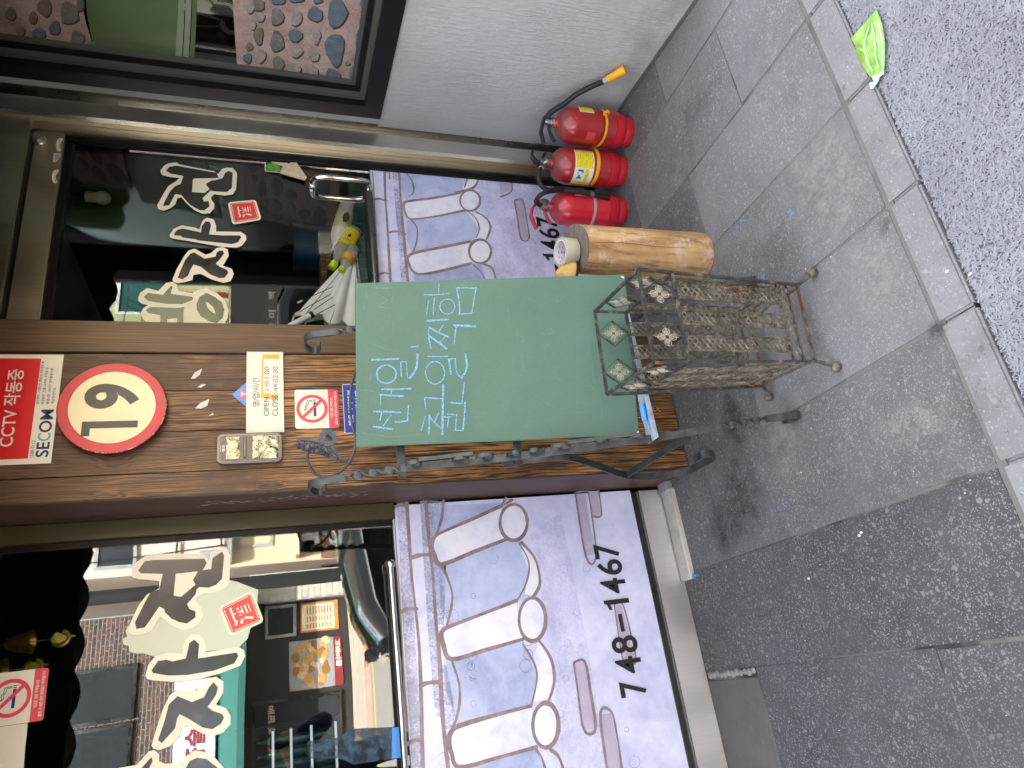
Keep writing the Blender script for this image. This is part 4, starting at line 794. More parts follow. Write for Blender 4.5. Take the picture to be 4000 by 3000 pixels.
# surveillance notice
t, y = plate('surveillance_sign', .758, 1.107, 2.105, 2.46, SIGNW, 'red and white surveillance camera notice screwed to the top of the pier', 'sign')
flat('red_field', [rectp(.774, 1.093, 2.163, 2.445, y - .0005)], SIGNR, t)
words('white_lettering', [('CCTV 작동중', .812, 2.202, .042, .245, .012)], SIGNW, t, y - .001)
mb = MB(); put_text(mb, 'SE', (.777, y - .0006, 2.113), X1, Z1, .033, .046, .02); put_text(mb, 'OM', (.853, y - .0006, 2.113), X1, Z1, .033, .072, .02); mb.build('navy_lettering', SIGNN, t, False)
words('teal_letter', [('C', .826, 2.113, .033, .025, .02)], TEAL, t, y - .0006)
words('small_print', [('1588-3112', .777, 2.1505, .0085, .052, .0), ('설치목적 : 시설안전, 화재 및 범죄예방 등', .943, 2.1535, .0078, .140, .012), ('촬영범위 : 건물 내·외부, 주차장 등', .943, 2.1405, .0078, .120, .012), ('촬영시간 : 24시간 연속촬영/녹화', .943, 2.1275, .0078, .118, .012), ('책임자/연락처 :', .943, 2.1145, .0078, .056, .012)], SIGNN, t, y - .0006)
mb = MB(); [mb.lathe([(.0048, 0), (.004, .0016), (.0008, .002)], 12, Matrix.Translation((x, y, z)) @ Matrix.Rotation(R(90), 4, 'X')) for x, z in ((.772, 2.114), (1.093, 2.122))]; q = mb
for x, z in ((.770, 2.1125), (1.096, 2.1215)): MB().lathe([(.0048, 0), (.004, .0016), (.0008, .002)], 12, Matrix.Translation((x, y, z)) @ Matrix.Rotation(R(90), 4, 'X')).build('screw', WHITESTK, t)
# round age sign
cx, cz, rad = .918, 1.954, .146
t = thing('age_sign', (cx, 2.20, cz - rad), 'round red rimmed sign with a black number 19 on cream', 'sign')
M = Matrix.Translation((cx, 2.205, cz)) @ Matrix.Rotation(R(90), 4, 'X')
MB().lathe([(rad - .002, 0), (rad, .002), (rad, .016), (rad - .002, .018)], 64, M).build('disc', RIMR, t)
MB().lathe([(rad - .001, -.004), (rad + .0012, .000), (rad + .0012, .013)], 64, M, False).build('edge', CHARC, t)
flat('cream_face', [[(cx + rad * .795 * math.cos(a), 2.1862, cz + rad * .795 * math.sin(a)) for a in np.linspace(0, 2 * math.pi, 64, False)]], CREAM, t)
mb = MB(); put_text(mb, '9', (.912, 2.1855, 1.883), X1, Z1, .148, .082, .035)
mb.poly3([(.850, 2.1855, 1.883), (.872, 2.1855, 1.883), (.872, 2.1855, 2.030), (.826, 2.1855, 2.030), (.826, 2.1855, 2.008), (.850, 2.1855, 2.008)]); mb.build('numerals', CHARC, t, False)
rr = random.Random(4); mb = MB()
for k in range(16):
    a, r_ = rr.uniform(0, 6.28), rad * math.sqrt(rr.uniform(0, .6)); p = Vector((cx + r_ * math.cos(a), 2.1857, cz + r_ * math.sin(a))); mb.stroke([p, p + Vector((rr.uniform(-.004, .004), 0, rr.uniform(-.004, .004)))], .0009, FR, 0, False)
for k in range(40):
    a = R(rr.uniform(150, 280)); p = Vector((cx + rad * .997 * math.cos(a), 2.1868, cz + rad * .997 * math.sin(a))); mb.stroke([p, p + Vector((-math.sin(a), 0, math.cos(a))) * rr.uniform(.002, .008)], .0016, FR, 0, False)
mb.build('scratch', SIGNW, t, False)
# opening hours
t, y = plate('hours_sign', .832, 1.120, 1.465, 1.580, SIGNW, 'white opening hours board patched with amber tape', 'sign', .006)
yy = y - .0006
flat('amber_tape', [[onY(*q, yy) for q in crop(840, 1370, 1.9034, p)] for p in ([(352, 26), (478, 28), (476, 62), (362, 58), (358, 200), (356, 318), (470, 330), (468, 366), (342, 352), (345, 200)],)], AMBER, t)
flat('paper_patch', [[onY(*q, yy - .0002) for q in crop(840, 1370, 1.9034, p)] for p in ([(364, 60), (474, 64), (470, 326), (366, 316)],)], SIGNW, t)
def px_text(mb, body, V0, V1, ya, yb, Yp, bold=0):
    """lettering between image columns V0..V1 (top, bottom) and rows ya (left end) .. yb (right end)"""
    vm = (V0 + V1) / 2; a = onY(V1, ya, Yp); b = onY(V1, yb, Yp); c_ = onY(V0, ya, Yp); put_text(mb, body, (a.x, Yp, (a.z + b.z) / 2), X1, Z1, c_.z - a.z, b.x - a.x, bold)
mb = MB(); px_text(mb, '영/업/시/간', 986, 1014, 1588, 1474, yy - .0004); px_text(mb, 'OPEN :', 1030, 1050, 1624, 1536, yy - .0004); px_text(mb, '오전', 1035, 1052, 1530, 1497, yy - .0006); px_text(mb, 'CLOSE:', 1064, 1085, 1624, 1536, yy - .0004); px_text(mb, '새벽', 1069, 1086, 1530, 1499, yy - .0006); mb.build('lettering', CHARC, t, False)
mb = MB(); px_text(mb, '11:00', 1032, 1052, 1493, 1433, yy - .0006); px_text(mb, '02:00', 1066, 1086, 1492, 1432, yy - .0006); mb.build('red_lettering', INKR, t, False)
mb = MB()
for X_, Z_, sx, sz in ((.836, 1.469, 1, 1), (.836, 1.576, 1, -1), (1.116, 1.469, -1, 1), (1.116, 1.576, -1, -1)):
    for k in (0, .006, .012):
        mb.stroke([(X_ + sx * k, yy, Z_), (X_ + sx * k, yy, Z_ + sz * (.026 - k))], .0007, FR, 0, False); mb.stroke([(X_, yy - .0002, Z_ + sz * k), (X_ + sx * (.026 - k), yy - .0002, Z_ + sz * k)], .0007, FR, 0, False)
mb.build('corner_lattice', LILAC, t, False)
# no smoking signs
def nosmoke(x0, z0, wd, ht, y0, label, name='no_smoking_sign'):
    t, y = plate(name, x0, x0 + wd, z0, z0 + ht, SIGNW, label, 'sign', .0025, .008, y0, 'no smoking signs'); y -= .0005
    b = ht * .235; r = .008
    P = [(x0, y, z0 + b), (x0, y, z0 + r)] + [(x0 + r - r * math.cos(R(18 * k)), y, z0 + r - r * math.sin(R(18 * k))) for k in range(1, 6)] + [(x0 + wd - r + r * math.sin(R(18 * k)), y, z0 + r - r * math.cos(R(18 * k))) for k in range(0, 6)] + [(x0 + wd, y, z0 + b)]
    flat('red_band', [P], PINKR, t)
    words('white_lettering', [('이곳은 금연 구역입니다', x0 + wd * .26, z0 + b * .56, b * .27, wd * .52, .02), ('흡연 시 10만 원의 과태료가 부과됩니다', x0 + wd * .08, z0 + b * .16, b * .27, wd * .86, .02)], SIGNW, t, y - .0004)
    cx, cz, r0 = x0 + wd * .5, z0 + ht * .61, wd * .325
    mb = MB(); P = [Vector((cx + r0 * math.cos(a), y, cz + r0 * math.sin(a))) for a in np.linspace(0, 2 * math.pi, 49)]; mb.stroke(P, wd * .075, FR, 0, False)
    mb.stroke([Vector((cx - r0 * .70, y - .0006, cz + r0 * .70)), Vector((cx + r0 * .70, y - .0006, cz - r0 * .70))], wd * .07, FR, 0, False); mb.build('prohibition_ring', PINKR, t, False)
    mb = MB(); mb.poly3(rectp(cx - r0 * .60, cx + r0 * .50, cz - r0 * .28, cz - r0 * .10, y - .0003))
    for k in (.56, .66): mb.poly3(rectp(cx + r0 * k, cx + r0 * (k + .05), cz - r0 * .28, cz - r0 * .10, y - .0003))
    for dz, dx in ((0, 0), (.10, .06)):
        q = [(.60 + dx, -.04), (.56 + dx, .22 + dz), (.34, .28 + dz), (.20, .40 + dz), (.0, .36 + dz), (-.12, .52 + dz * .5), (-.05, .60)]
        mb.stroke(smoothline([Vector((cx + a * r0, y - .0003, cz + b_ * r0)) for a, b_ in q], 4), wd * .012, FR, 0, False)
    mb.build('cigarette_symbol', SIGNN, t, False)
nosmoke(.843, 1.291, .138, .140, SY, 'white and red no smoking sign on the pier above the green board')
nosmoke(.084, 2.112, .138, .140, 2.4495, 'white and red no smoking sign on the shop window glass, beside the hanging bell')
# blue plaque half hidden by the board
t, y = plate('blue_plaque', .822, .998, 1.19, 1.275, BLUES, 'royal blue plaque with white letters half hidden behind the green board', 'sign', .003, .004)
mb = MB(); 
for (a, b, c_, d) in (((.822, 1.19), (.998, 1.19), 0, 0), ((.998, 1.19), (.998, 1.275), 0, 0), ((.998, 1.275), (.822, 1.275), 0, 0), ((.822, 1.275), (.822, 1.19), 0, 0)): mb.stroke([Vector((a[0], y - .0004, a[1])), Vector((b[0], y - .0004, b[1]))], .002, FR, 0, False)
put_text(mb, '체온이기다려', (.846, y - .0004, 1.245), X1, Z1, .016, .130, .03); put_text(mb, '행운판사대', (.852, y - .0004, 1.220), X1, Z1, .016, .122, .03); mb.build('white_lettering', SIGNW, t, False)
# little diamond sticker peeping out behind the hours board
dm = onY(962, 1541, SY); s = .043
P = [dm + Vector((0, -.0008, s)), dm + Vector((s, -.0008, 0)), dm + Vector((0, -.0008, -s)), dm + Vector((-s, -.0008, 0))]
t = thing('diamond_sticker', dm, 'small blue and pink diamond sticker tucked behind the hours board', 'sticker'); MB().poly3(P, .0006, (0, 1, 0)).build('backing', SKYB, t, False)
flat('pink_hexagon', [[dm + Vector((.6 * s * math.cos(R(60 * k)) * .8, -.0012, .6 * s * math.sin(R(60 * k)) * .8 + .004)) for k in range(6)]], MAGENTA, t)
words('white_lettering', [('T', dm.x - .008, dm.z - .006, .022, .018, .04)], SIGNW, t, dm.y - .0016)
# telephone-shaped box
x0, x1, z0, z1 = .729, .826, 1.474, 1.662
t = thing('wall_terminal', ((x0 + x1) / 2, PY, z0), 'phone shaped black terminal with silver rim and crumpled clear film on the pier', 'device')
def rr_plate(x0, x1, z0, z1, r, y0, y1):
    P = []
    for cx, cz, a in ((x1 - r, z0 + r, -90), (x1 - r, z1 - r, 0), (x0 + r, z1 - r, 90), (x0 + r, z0 + r, 180)):
        for k in range(8): P.append((cx + r * math.cos(R(a + 90 / 7 * k)), y0, cz + r * math.sin(R(a + 90 / 7 * k))))
    return MB().poly3(P, y1 - y0, (0, 1, 0))
rr_plate(x0, x1, z0, z1, .018, PY - .020, PY).build('rim', GUNM, t, True, 30)
rr_plate(x0 + .004, x1 - .004, z0 + .004, z1 - .004, .016, PY - .0225, PY - .0195).build('bezel', GUNM, t, True, 30)
rr_plate(x0 + .008, x1 - .008, z0 + .007, z1 - .007, .013, PY - .0240, PY - .022).build('face', DEVB, t, True, 30)
def crumple(name, xa, xb, za, zb, amp, seed, mat, nx=16, nz=20):
    r_ = random.Random(seed); mb = MB(); V = []
    for j in range(nz + 1):
        for i in range(nx + 1):
            e = 0 if i in (0, nx) or j in (0, nz) else 1
            V.append((xa + (xb - xa) * i / nx + r_.uniform(-.0008, .0008), PY - .0246 - amp * r_.random() * (.4 + .6 * e), za + (zb - za) * j / nz + r_.uniform(-.0012, .0012)))
    F = [(j * (nx + 1) + i, j * (nx + 1) + i + 1, (j + 1) * (nx + 1) + i + 1, (j + 1) * (nx + 1) + i) for j in range(nz) for i in range(nx)]
    return mb.add(V, F).build(name, mat, t, True, 180)
FILMM = NM('crumpled_film', (.55, .52, .30), .04, 0, 1.0); FILMM.b.inputs['Alpha'].default_value = .75; c = FILMM.co('Object'); FILMM.col(FILMM.ramp(FILMM.noise(c, 40, 5, .7, 2), [(.42, (.05, .05, .05)), (.5, (.62, .56, .30)), (.6, (.75, .72, .55))])); FILMM = FILMM.m
crumple('crumpled_film', x0 + .012, x1 - .012, 1.598, 1.636, .003, 3, FILMM, 9, 6); crumple('crumpled_film', x0 + .011, x1 - .011, z0 + .010, 1.560, .004, 8, FILMM, 9, 9)
MB().box((x0 + .016, PY - .031, 1.578), (x1 - .016, PY - .024, 1.586), None, .002).build('grip_bar', GUNM, t)
words('white_lettering', [('캡스', .766, 1.6405, .0085, .022, .03), ('Protect', .768, 1.6505, .0035, .018, 0)], SIGNW, t, PY - .0243)

# ================================================================== CHALKBOARD AND ITS IRON EASEL
K = 1.035; yaw, tilt, roll = -.2, .27614, .02844
u0 = Vector((math.cos(yaw), math.sin(yaw), 0)); v0 = Vector((-math.sin(yaw) * math.sin(tilt), math.cos(yaw) * math.sin(tilt), math.cos(tilt)))
BU = u0 * math.cos(roll) - v0 * math.sin(roll); BV = v0 * math.cos(roll) + u0 * math.sin(roll)
BL = CAM + (Vector((.60025, 1.7, .49488)) - CAM) * K; BW, BH = .49145 * K, .81273 * K; BN = BU.cross(BV)        # BN faces the street
cb = thing('chalkboard', BL + BU * BW / 2, 'green chalkboard with blue handwriting leaning on the wrought iron easel', 'chalkboard')
mb = MB(); P = [BL, BL + BU * BW, BL + BU * BW + BV * BH, BL + BV * BH]; mb.poly3(P, .009, -BN); mb.build('board', BOARD, cb, False)
def onB(x, y, lift=.0): return onP(x, y, BL + BN * lift, BN)
T1 = lambda p: crop(1000, 750, 2.212, p); T2 = lambda p: crop(1000, 1500, 2.212, p)
E = lambda cx, cy, rx, ry, a0=0: ell(cx, cy, rx, ry, 22, a0, a0 + 2 * math.pi + .25)
chalk = [(10, T1([(1490, 938), (1482, 1000), (1473, 1062)])), (11, T1([(1541, 912), (1536, 985), (1530, 1060)])), (12, T1(E(1653, 990, 64, 64))), (13, T1([(1447, 886), (1560, 888), (1668, 876)])), (9, T1([(1582, 795), (1578, 880)])),
 (14, T1([(1760, 1052), (1757, 950), (1738, 850), (1748, 828), (1905, 832)])), (13, T1([(1903, 826), (1885, 920), (1866, 1048)])), (13, T1([(1745, 1056), (1868, 1046)])),
 (14, T1([(1498, 1162), (1490, 1240), (1512, 1352)])), (20, T1([(1495, 1170), (1580, 1215), (1660, 1252)])), (22, T1([(1498, 1245), (1580, 1300), (1648, 1355)])), (10, T1([(1620, 1148), (1582, 1205)])), (10, T1([(1642, 1238), (1588, 1305)])), (22, T1([(1477, 1115), (1570, 1106), (1662, 1102)])), (14, T1([(1712, 1312), (1722, 1230), (1728, 1155)])), (24, T1([(1712, 1152), (1800, 1156), (1896, 1160)])),
 (13, T1(E(1547, 1562, 82, 97, 2.6))), (12, T1([(1483, 1419), (1570, 1423), (1658, 1419)])), (20, T1([(1684, 1575), (1668, 1450)])), (13, T1([(1660, 1445), (1722, 1440)])), (12, T1([(1722, 1440), (1735, 1555), (1780, 1612)])), (22, T1([(1775, 1608), (1822, 1520), (1810, 1398)])),
 (20, T1([(1003, 1450), (1110, 1447), (1228, 1441)])), (18, T1(E(1127, 1574, 84, 78, 2.5))), (12, T1([(1256, 1592), (1250, 1468)])), (10, T1([(1246, 1466), (1300, 1468)])), (10, T1([(1300, 1468), (1308, 1590), (1330, 1612)])), (22, T1([(1328, 1608), (1385, 1520), (1396, 1402)])), (14, T1([(1335, 1340), (1402, 1332)])),
 (13, T2([(1075, 180), (1078, 92)])), (20, T2([(1072, 92), (1170, 100), (1272, 105)])), (20, T2([(1088, 47), (1210, 45), (1340, 40)])), (14, T2([(1165, 98), (1172, 46)])),
 (18, T2([(1018, 238), (1140, 240), (1250, 246)])), (12, T2([(1086, 245), (1072, 315)])), (12, T2([(1168, 268), (1098, 362)])), (18, T2([(1014, 368), (1100, 380), (1180, 390)])), (12, T2([(1318, 182), (1308, 320)])), (20, T2([(1310, 318), (1250, 326), (1204, 330)])),
 (13, T2([(1462, 278), (1428, 402)])), (17, T2([(1500, 270), (1494, 436)])), (14, T2([(1498, 278), (1550, 340), (1606, 390)])), (13, T2([(1578, 250), (1545, 322)])), (24, T2([(1610, 438), (1612, 300), (1618, 8)])), (14, T2([(1610, 285), (1678, 285)])), (14, T2([(1668, 286), (1652, 372)])),
 (12, T2([(1655, 260), (1736, 264)])), (13, T2([(1734, 264), (1722, 402)])), (12, T2([(1722, 400), (1788, 402)])), (17, T2([(1788, 402), (1800, 280), (1806, 160)])),
 (13, T2([(1470, 212), (1458, 125), (1490, 120), (1612, 128)])), (18, T2([(1682, 160), (1778, 170)])), (14, T2([(1778, 170), (1790, 80), (1798, -10)]))]
mb = MB()
for k, (wpx, p) in enumerate(chalk):
    P = smoothline([onB(*q, .0006 + .00002 * k) for q in p], 5); r_ = random.Random(k); b = wpx / 2.212 * .80 * P[0].y / FPX * 1.12
    mb.stroke(P, [b * r_.uniform(.82, 1.15) for _ in P], BN, 0)
mb.build('chalk_writing', CHALK, cb, False)
ghost = [(5, T1([(950, 880), (960, 905), (945, 910)])), (5, T1([(1000, 870), (1130, 930), (1060, 985), (1145, 1000)])), (4, T1([(940, 960), (925, 1030)])), (3, T1([(1185, 880), (1165, 960)])), (9, T1([(1000, 828), (1180, 830)])), (3, T1([(1000, 1305), (1100, 1350), (1240, 1380)])), (6, T1([(1000, 1545), (985, 1630)])), (3, T2([(905, 420), (1000, 435), (1200, 455), (1430, 432)])), (2, T2([(1840, 232), (1985, 250)])), (3, T2([(960, 115), (930, 240), (910, 270)])), (3, T2([(870, 45), (960, 55), (1050, 70)])), (2, T2([(950, 240), (1070, 205)])), (3, [(2150, 1280), (2160, 1300), (2105, 1310)]), (3, [(2100, 1300), (2165, 1305)]), (2, [(2030, 1150), (2090, 1180)]), (3, [(2180, 1140), (2180, 1180), (2205, 1145)]), (3, [(2020, 1280), (2025, 1330), (2060, 1325)]), (3, [(2110, 1350), (2150, 1352), (2130, 1352), (2132, 1430)]), (3, [(2040, 1380), (2045, 1450)]), (3, [(2190, 1430), (2170, 1470), (2200, 1490)]), (2, [(2060, 1520), (2180, 1605)]), (2, [(2200, 1610), (2280, 1612)]), (2, [(2350, 1570), (2352, 1640)]), (3, [(2060, 1660), (2045, 1670)]), (2, [(1500, 1740), (2200, 1714)]), (2, [(1800, 1560), (1850, 1580)]), (2, [(1730, 1650), (1780, 1690)]), (3, [(1980, 1190), (1990, 1240)]), (2, [(2300, 1500), (2330, 1530)])]
mb = MB()
for k, (wpx, p) in enumerate(ghost):
    P = smoothline([onB(*q, .0004 + .00001 * k) for q in p], 5); b = wpx * .85 * P[0].y / FPX
    mb.stroke(P, [b * (1 - .5 * abs(2 * i / len(P) - 1)) for i in range(len(P))], BN, 0, False)
mb.build('chalk_trace', GHOST, cb, False)
for q in ((2496, 1692), (2437, 1080)):
    c = onB(*q, .0007); MB().poly3([c, c + BU * (.008 if q[1] > 1500 else -.008), c + BV * .012]).build('chipped_corner', SIGNW, cb, False)

ea = thing('iron_easel', (.83, 1.75, 0), 'wrought iron easel with twisted legs and scrolls holding the chalkboard', 'easel')
LP0, LN = Vector((0, 1.590, 0)), Vector((0, 1, -.292)).normalized()
def lg(x, y): return onP(x, y, LP0, LN)
raw = [(3098, 1640), (3085, 1655), (3110, 1668), (3135, 1655), (3136, 1632), (3105, 1622), (3040, 1630), (2960, 1642), (2880, 1656), (2800, 1668), (2690, 1690), (2560, 1710), (2300, 1746), (2040, 1780), (1800, 1806), (1590, 1828), (1500, 1840), (1400, 1856), (1310, 1872), (1262, 1879)]
raw = raw[raw.index((2960, 1642)):]
LQ = [lg(*q) for q in raw]; e_ = LQ[-1]; LQ += [onX(1232, 1884, e_.x), onX(1212, 1892, e_.x), onX(1207, 1906, e_.x), onX(1222, 1919, e_.x), onX(1252, 1922, e_.x), onX(1272, 1914, e_.x), onX(1266, 1902, e_.x)]
e_ = LQ[0]; fc = Vector((e_.x, 1.613, .0255)); LQ = [fc + Vector((0, (.0225 if a_ < 420 else .015) * math.cos(R(a_)), (.0225 if a_ < 420 else .015) * math.sin(R(a_)))) for a_ in (440, 400, 360, 315, 270, 225, 190)] + LQ
P = smoothline(LQ, 8); LEGX = lg(2300, 1746).x
# even steps along the leg
d = [0]; [d.append(d[-1] + (P[i + 1] - P[i]).length) for i in range(len(P) - 1)]
def at_len(s):
    for i in range(len(P) - 1):
        if d[i + 1] >= s: t = (s - d[i]) / max(1e-9, d[i + 1] - d[i]); return P[i].lerp(P[i + 1], t)
    return P[-1]
N = 260; Q = [at_len(d[-1] * i / N) for i in range(N + 1)]
def len_of(px):
    t = lg(*px); k = min(range(len(P)), key=lambda i: (P[i] - t).length); return d[k] / d[-1]
a0, a1, b0, b1 = len_of((2990, 1638)), len_of((2800, 1668)), len_of((1570, 1830)), len_of((1330, 1868))
def tw(t):
    f = lambda t, a, b, n: 0 if t < a else (n * math.pi if t > b else n * math.pi * (t - a) / (b - a))
    return f(t, a0, a1, 4) + f(t, b0, b1, 4)
fl = MB().bar(Q, .022, .006, (1, 0, 0), tw).build('front_leg', IRON2, ea)
DX = 1.066 - .592
copy_part(fl, ea, (DX, 0, 0))
def sx(p, X=LEGX + .006): return onX(p[0], p[1], X)
rear = [(2000, 1802), (2060, 1795), (2140, 1786), (2230, 1788), (2330, 1818), (2450, 1858), (2560, 1860), (2680, 1840), (2760, 1802), (2788, 1784), (2780, 1772), (2740, 1776), (2712, 1796)]
rl = MB().bar(smoothline([sx(q) for q in rear], 6), .024, .005, (1, 0, 0)).build('rear_leg', IRON2, ea); copy_part(rl, ea, (DX, 0, 0))
br = MB().bar([sx((2450, 1854)), sx((2690, 1703))], .022, .005, (1, 0, 0)).build('brace', IRON2, ea); copy_part(br, ea, (DX, 0, 0))
ld_ = (lg(1590, 1828) - lg(2300, 1746)).normalized(); lf = LN * -1
sm = MB()
def spiral(c, r0, turns, a_start, sgn=1, n=22):
    return [c + ld_ * (r0 * (1 - .72 * i / n) * 1.6 * math.cos(a_start + sgn * turns * 2 * math.pi * i / n)) + lf * (r0 * (1 - .72 * i / n) * math.sin(a_start + sgn * turns * 2 * math.pi * i / n)) for i in range(n + 1)]
for V, yv, r0, ph, sg in ((1625, 1818, .017, 0, 1), (1795, 1800, .017, math.pi, -1), (1900, 1790, .018, 0, 1), (2010, 1778, .016, 0, -1), (2090, 1768, .016, math.pi, 1), (2195, 1752, .020, 0, 1), (2345, 1730, .013, math.pi, -1), (2490, 1712, .016, 0, 1)):
    c = lg(V, yv) + lf * .020; MB().bar(spiral(c, r0, 1.15, ph, sg), .012, .0028, (1, 0, 0)).build('scroll', IRON2, ea)
MB().bar([lg(1640, 1808) + lf * .034, lg(1730, 1797) + lf * .030, lg(1850, 1785) + lf * .036], .011, .003, (1, 0, 0)).build('scroll', IRON2, ea)
MB().bar([lg(2215, 1742) + lf * .036, lg(2330, 1727) + lf * .030, lg(2480, 1708) + lf * .034], .011, .003, (1, 0, 0)).build('scroll', IRON2, ea)
MB().bar(spiral(lg(1995, 1790) - lf * .030, .022, 1.1, math.pi, 1), .022, .003, (1, 0, 0)).build('scroll', IRON2, ea)
for V in (1585, 2055):
    a = lg(V, 1820 if V < 1800 else 1778); zc = a.z; yc = a.y + .062
    MB().box((LEGX, yc, zc - .013), (LEGX + DX, yc + .005, zc + .013), None, .001).build('cross_bar', IRON2, ea)
tz = lg(2537, 1700).z
zt, yt = tz - .002, 1.590 + .292 * tz
ty = MB(); ty.box((LEGX - .008, yt - .034, zt - .004), (LEGX + DX + .01, yt + .022, zt), None, .001); ty.box((LEGX - .008, yt - .038, zt - .004), (LEGX + DX + .01, yt - .034, zt + .012), None, .001); tro = ty.build('chalk_tray', CHALKTRAY, ea)
mb = MB(); r_ = random.Random(9)
for k in range(40):
    x = LEGX + .02 + .28 * r_.random(); p = Vector((x, yt - .02 + r_.uniform(-.012, .015), zt + .0012)); mb.stroke([p, p + Vector((r_.uniform(.01, .03), r_.uniform(-.003, .003), 0))], r_.uniform(.002, .007), Z1, 0)
mb.build('chalk_dust', BLUEST, tro, False)
P = [onY(*q, 1.985) for q in [(1402, 1380), (1392, 1440), (1374, 1500), (1368, 1570), (1372, 1640), (1384, 1690), (1389, 1740), (1368, 1800), (1325, 1846), (1272, 1864), (1226, 1846), (1203, 1800), (1204, 1768), (1220, 1748), (1245, 1752), (1270, 1770), (1285, 1790)]]
MB().tube(smoothline(P, 6), .0042, 8).build('top_scroll', IRON2, ea)
tag(MB().tube([(LEGX + .055, yt - .006, zt + .0095), (LEGX + .105, yt - .010, zt + .0095)], .0085, 10).build('chalk_stick', BLUEST), 'stub of blue chalk lying in the tray below the green board', 'chalk')
# hair claw hooked on the scroll
hc = thing('hair_clip', onY(1250, 1760, 1.975), 'dark blue grey hair claw clip hooked on the top scroll of the easel', 'hair clip')
f = lambda p, Y=1.972: [onY(*q, Y) for q in p]
MB().bar(smoothline(f([(1158, 1722), (1200, 1719), (1240, 1727), (1270, 1738), (1300, 1757), (1332, 1796)]), 6), .0065, .010, (0, 0, 1)).build('jaw', CLIP, hc)
MB().bar(smoothline(f([(1160, 1745), (1195, 1757), (1235, 1768), (1275, 1776), (1290, 1768)], 1.99), 6), .0065, .010, (0, 0, 1)).build('jaw', CLIP, hc)
MB().bar(smoothline(f([(1262, 1735), (1254, 1712), (1262, 1692), (1284, 1685), (1302, 1698), (1305, 1722), (1288, 1736), (1264, 1737)], 1.966), 6), .007, .012, (0, 1, 0)).build('loop', CLIP, hc)
MB().bar(smoothline(f([(1275, 1700), (1290, 1715), (1300, 1735)], 1.985), 5), .006, .010, (0, 1, 0)).build('loop', CLIP, hc)
for k, (V, ya, yb) in enumerate([(1166, 1722, 1744), (1186, 1720, 1752), (1206, 1721, 1757), (1226, 1724, 1764), (1246, 1729, 1770), (1262, 1735, 1778), (1276, 1742, 1782), (1294, 1755, 1788), (1314, 1774, 1796)]):
    MB().bar(smoothline([onY(V, ya, 1.970), onY(V + 4, (ya + yb) / 2 + 3, 1.960), onY(V - 2, yb, 1.985)], 4), .0042, .005, (1, 0, 0)).build('tooth', CLIP, hc)

# ================================================================== RUSTY UMBRELLA STAND
us = thing('umbrella_stand', (.8316, 1.5246, 0), 'rusty iron umbrella stand of openwork strips with diamond ornaments round its rim', 'umbrella stand')
us['_o'] = (0, 0, 0); us.rotation_euler = (0, 0, -.1186)
WT_, DT_, WB_, DB_, ZT_, Z2_ = .2612, .2818, .2351, .2392, .582, .479
def wz(z): k = (z - .05) / (ZT_ - .05); return (WB_ + (WT_ - WB_) * k) / 2, (DB_ + (DT_ - DB_) * k) / 2
def cor(z): a, b = wz(z); return [Vector((a, -b, z)), Vector((a, b, z)), Vector((-a, b, z)), Vector((-a, -b, z))]
for i in range(4):
    lo, hi = cor(.045)[i], cor(ZT_)[i]; out = Vector((lo.x, lo.y, 0)).normalized()
    foot = lo + out * .030 + Vector((0, 0, -.028))
    leg = MB().bar([foot, lo + out * .006 + Z1 * -.004, lo + Z1 * .012, lo.lerp(hi, .5), hi], .0075, .0075, (1, 0, 0)).build('leg', RIM, us)
    MB().ball(foot + out * .009 + Vector((0, 0, -.003)), .0145, 14, 9).build('ball_foot', RUST, us)
def rail(z, mat=RIM, r=.0075, name='rail'):
    c = cor(z)
    for i in range(4):
        a, b = c[i], c[(i + 1) % 4]; o = Vector((b.y - a.y, -(b.x - a.x), 0)).normalized() * (.0065 if r < .007 else .0012)
        MB().bar([a - o, b - o], r, r, (0, 0, 1)).build(name, mat, us)
for z, mt, r in ((ZT_, RIM, .0078), (Z2_, RIM, .0078), (.124, RUST, .0062), (.088, RUST, .0062), (.048, RUST, .0062)): rail(z, mt, r)
# openwork strip: three interlaced wires between beaded edges
SL, SWD = Z2_ - .124 - .004, .045
st = MB(); n = 90
for ph in (0, 1, 2):
    for dx in (-.0022, .0022):
        pts = []
        for i in range(n + 1):
            t = i / n; a = 2 * math.pi * (t * 6.5 + ph / 3); pts.append(((SWD / 2 - .0085) * math.sin(a) + dx * .9, .0014 * math.cos(1.5 * a + ph * 2.1), t * SL + dx * .6 * math.cos(a)))
        st.tube(pts, .0016, 4)
for sx_ in (-1, 1):
    st.bar([(sx_ * (SWD / 2 - .003), 0, 0), (sx_ * (SWD / 2 - .003), 0, SL)], .0058, .0016, (1, 0, 0))
    for i in range(60): st.ball((sx_ * (SWD / 2 - .003), -.0009, SL * (i + .5) / 60), .0016, 5, 4)
strip0 = None
def place(src, i, f, z, mat_parent=us, out=.0):
    """copy of a part onto side i of the stand at fraction f along it, following the taper"""
    a0, b0 = cor(z)[i], cor(z)[(i + 1) % 4]; a1, b1 = cor(z + .1)[i], cor(z + .1)[(i + 1) % 4]
    p = a0.lerp(b0, f); q = a1.lerp(b1, f); ux = (b0 - a0).normalized(); uz = (q - p).normalized(); uy = uz.cross(ux)
    M = Matrix((ux, uy, uz)).transposed().to_4x4(); M.translation = p
    o = src.copy(); COL.objects.link(o); o.parent = us; o.matrix_local = M; return o
strip0 = st.build('openwork_strip', RUST, us)
dmd = MB(); hw, hh = (WT_ / 4) * .62, (ZT_ - Z2_) / 2
dmd.bar([(0, 0, hh), (hw, 0, 0), (0, 0, -hh), (-hw, 0, 0)], .0042, .0042, (0, 1, 0), None, True)
dm0 = dmd.build('diamond_frame', RIM, us)
fw = MB()
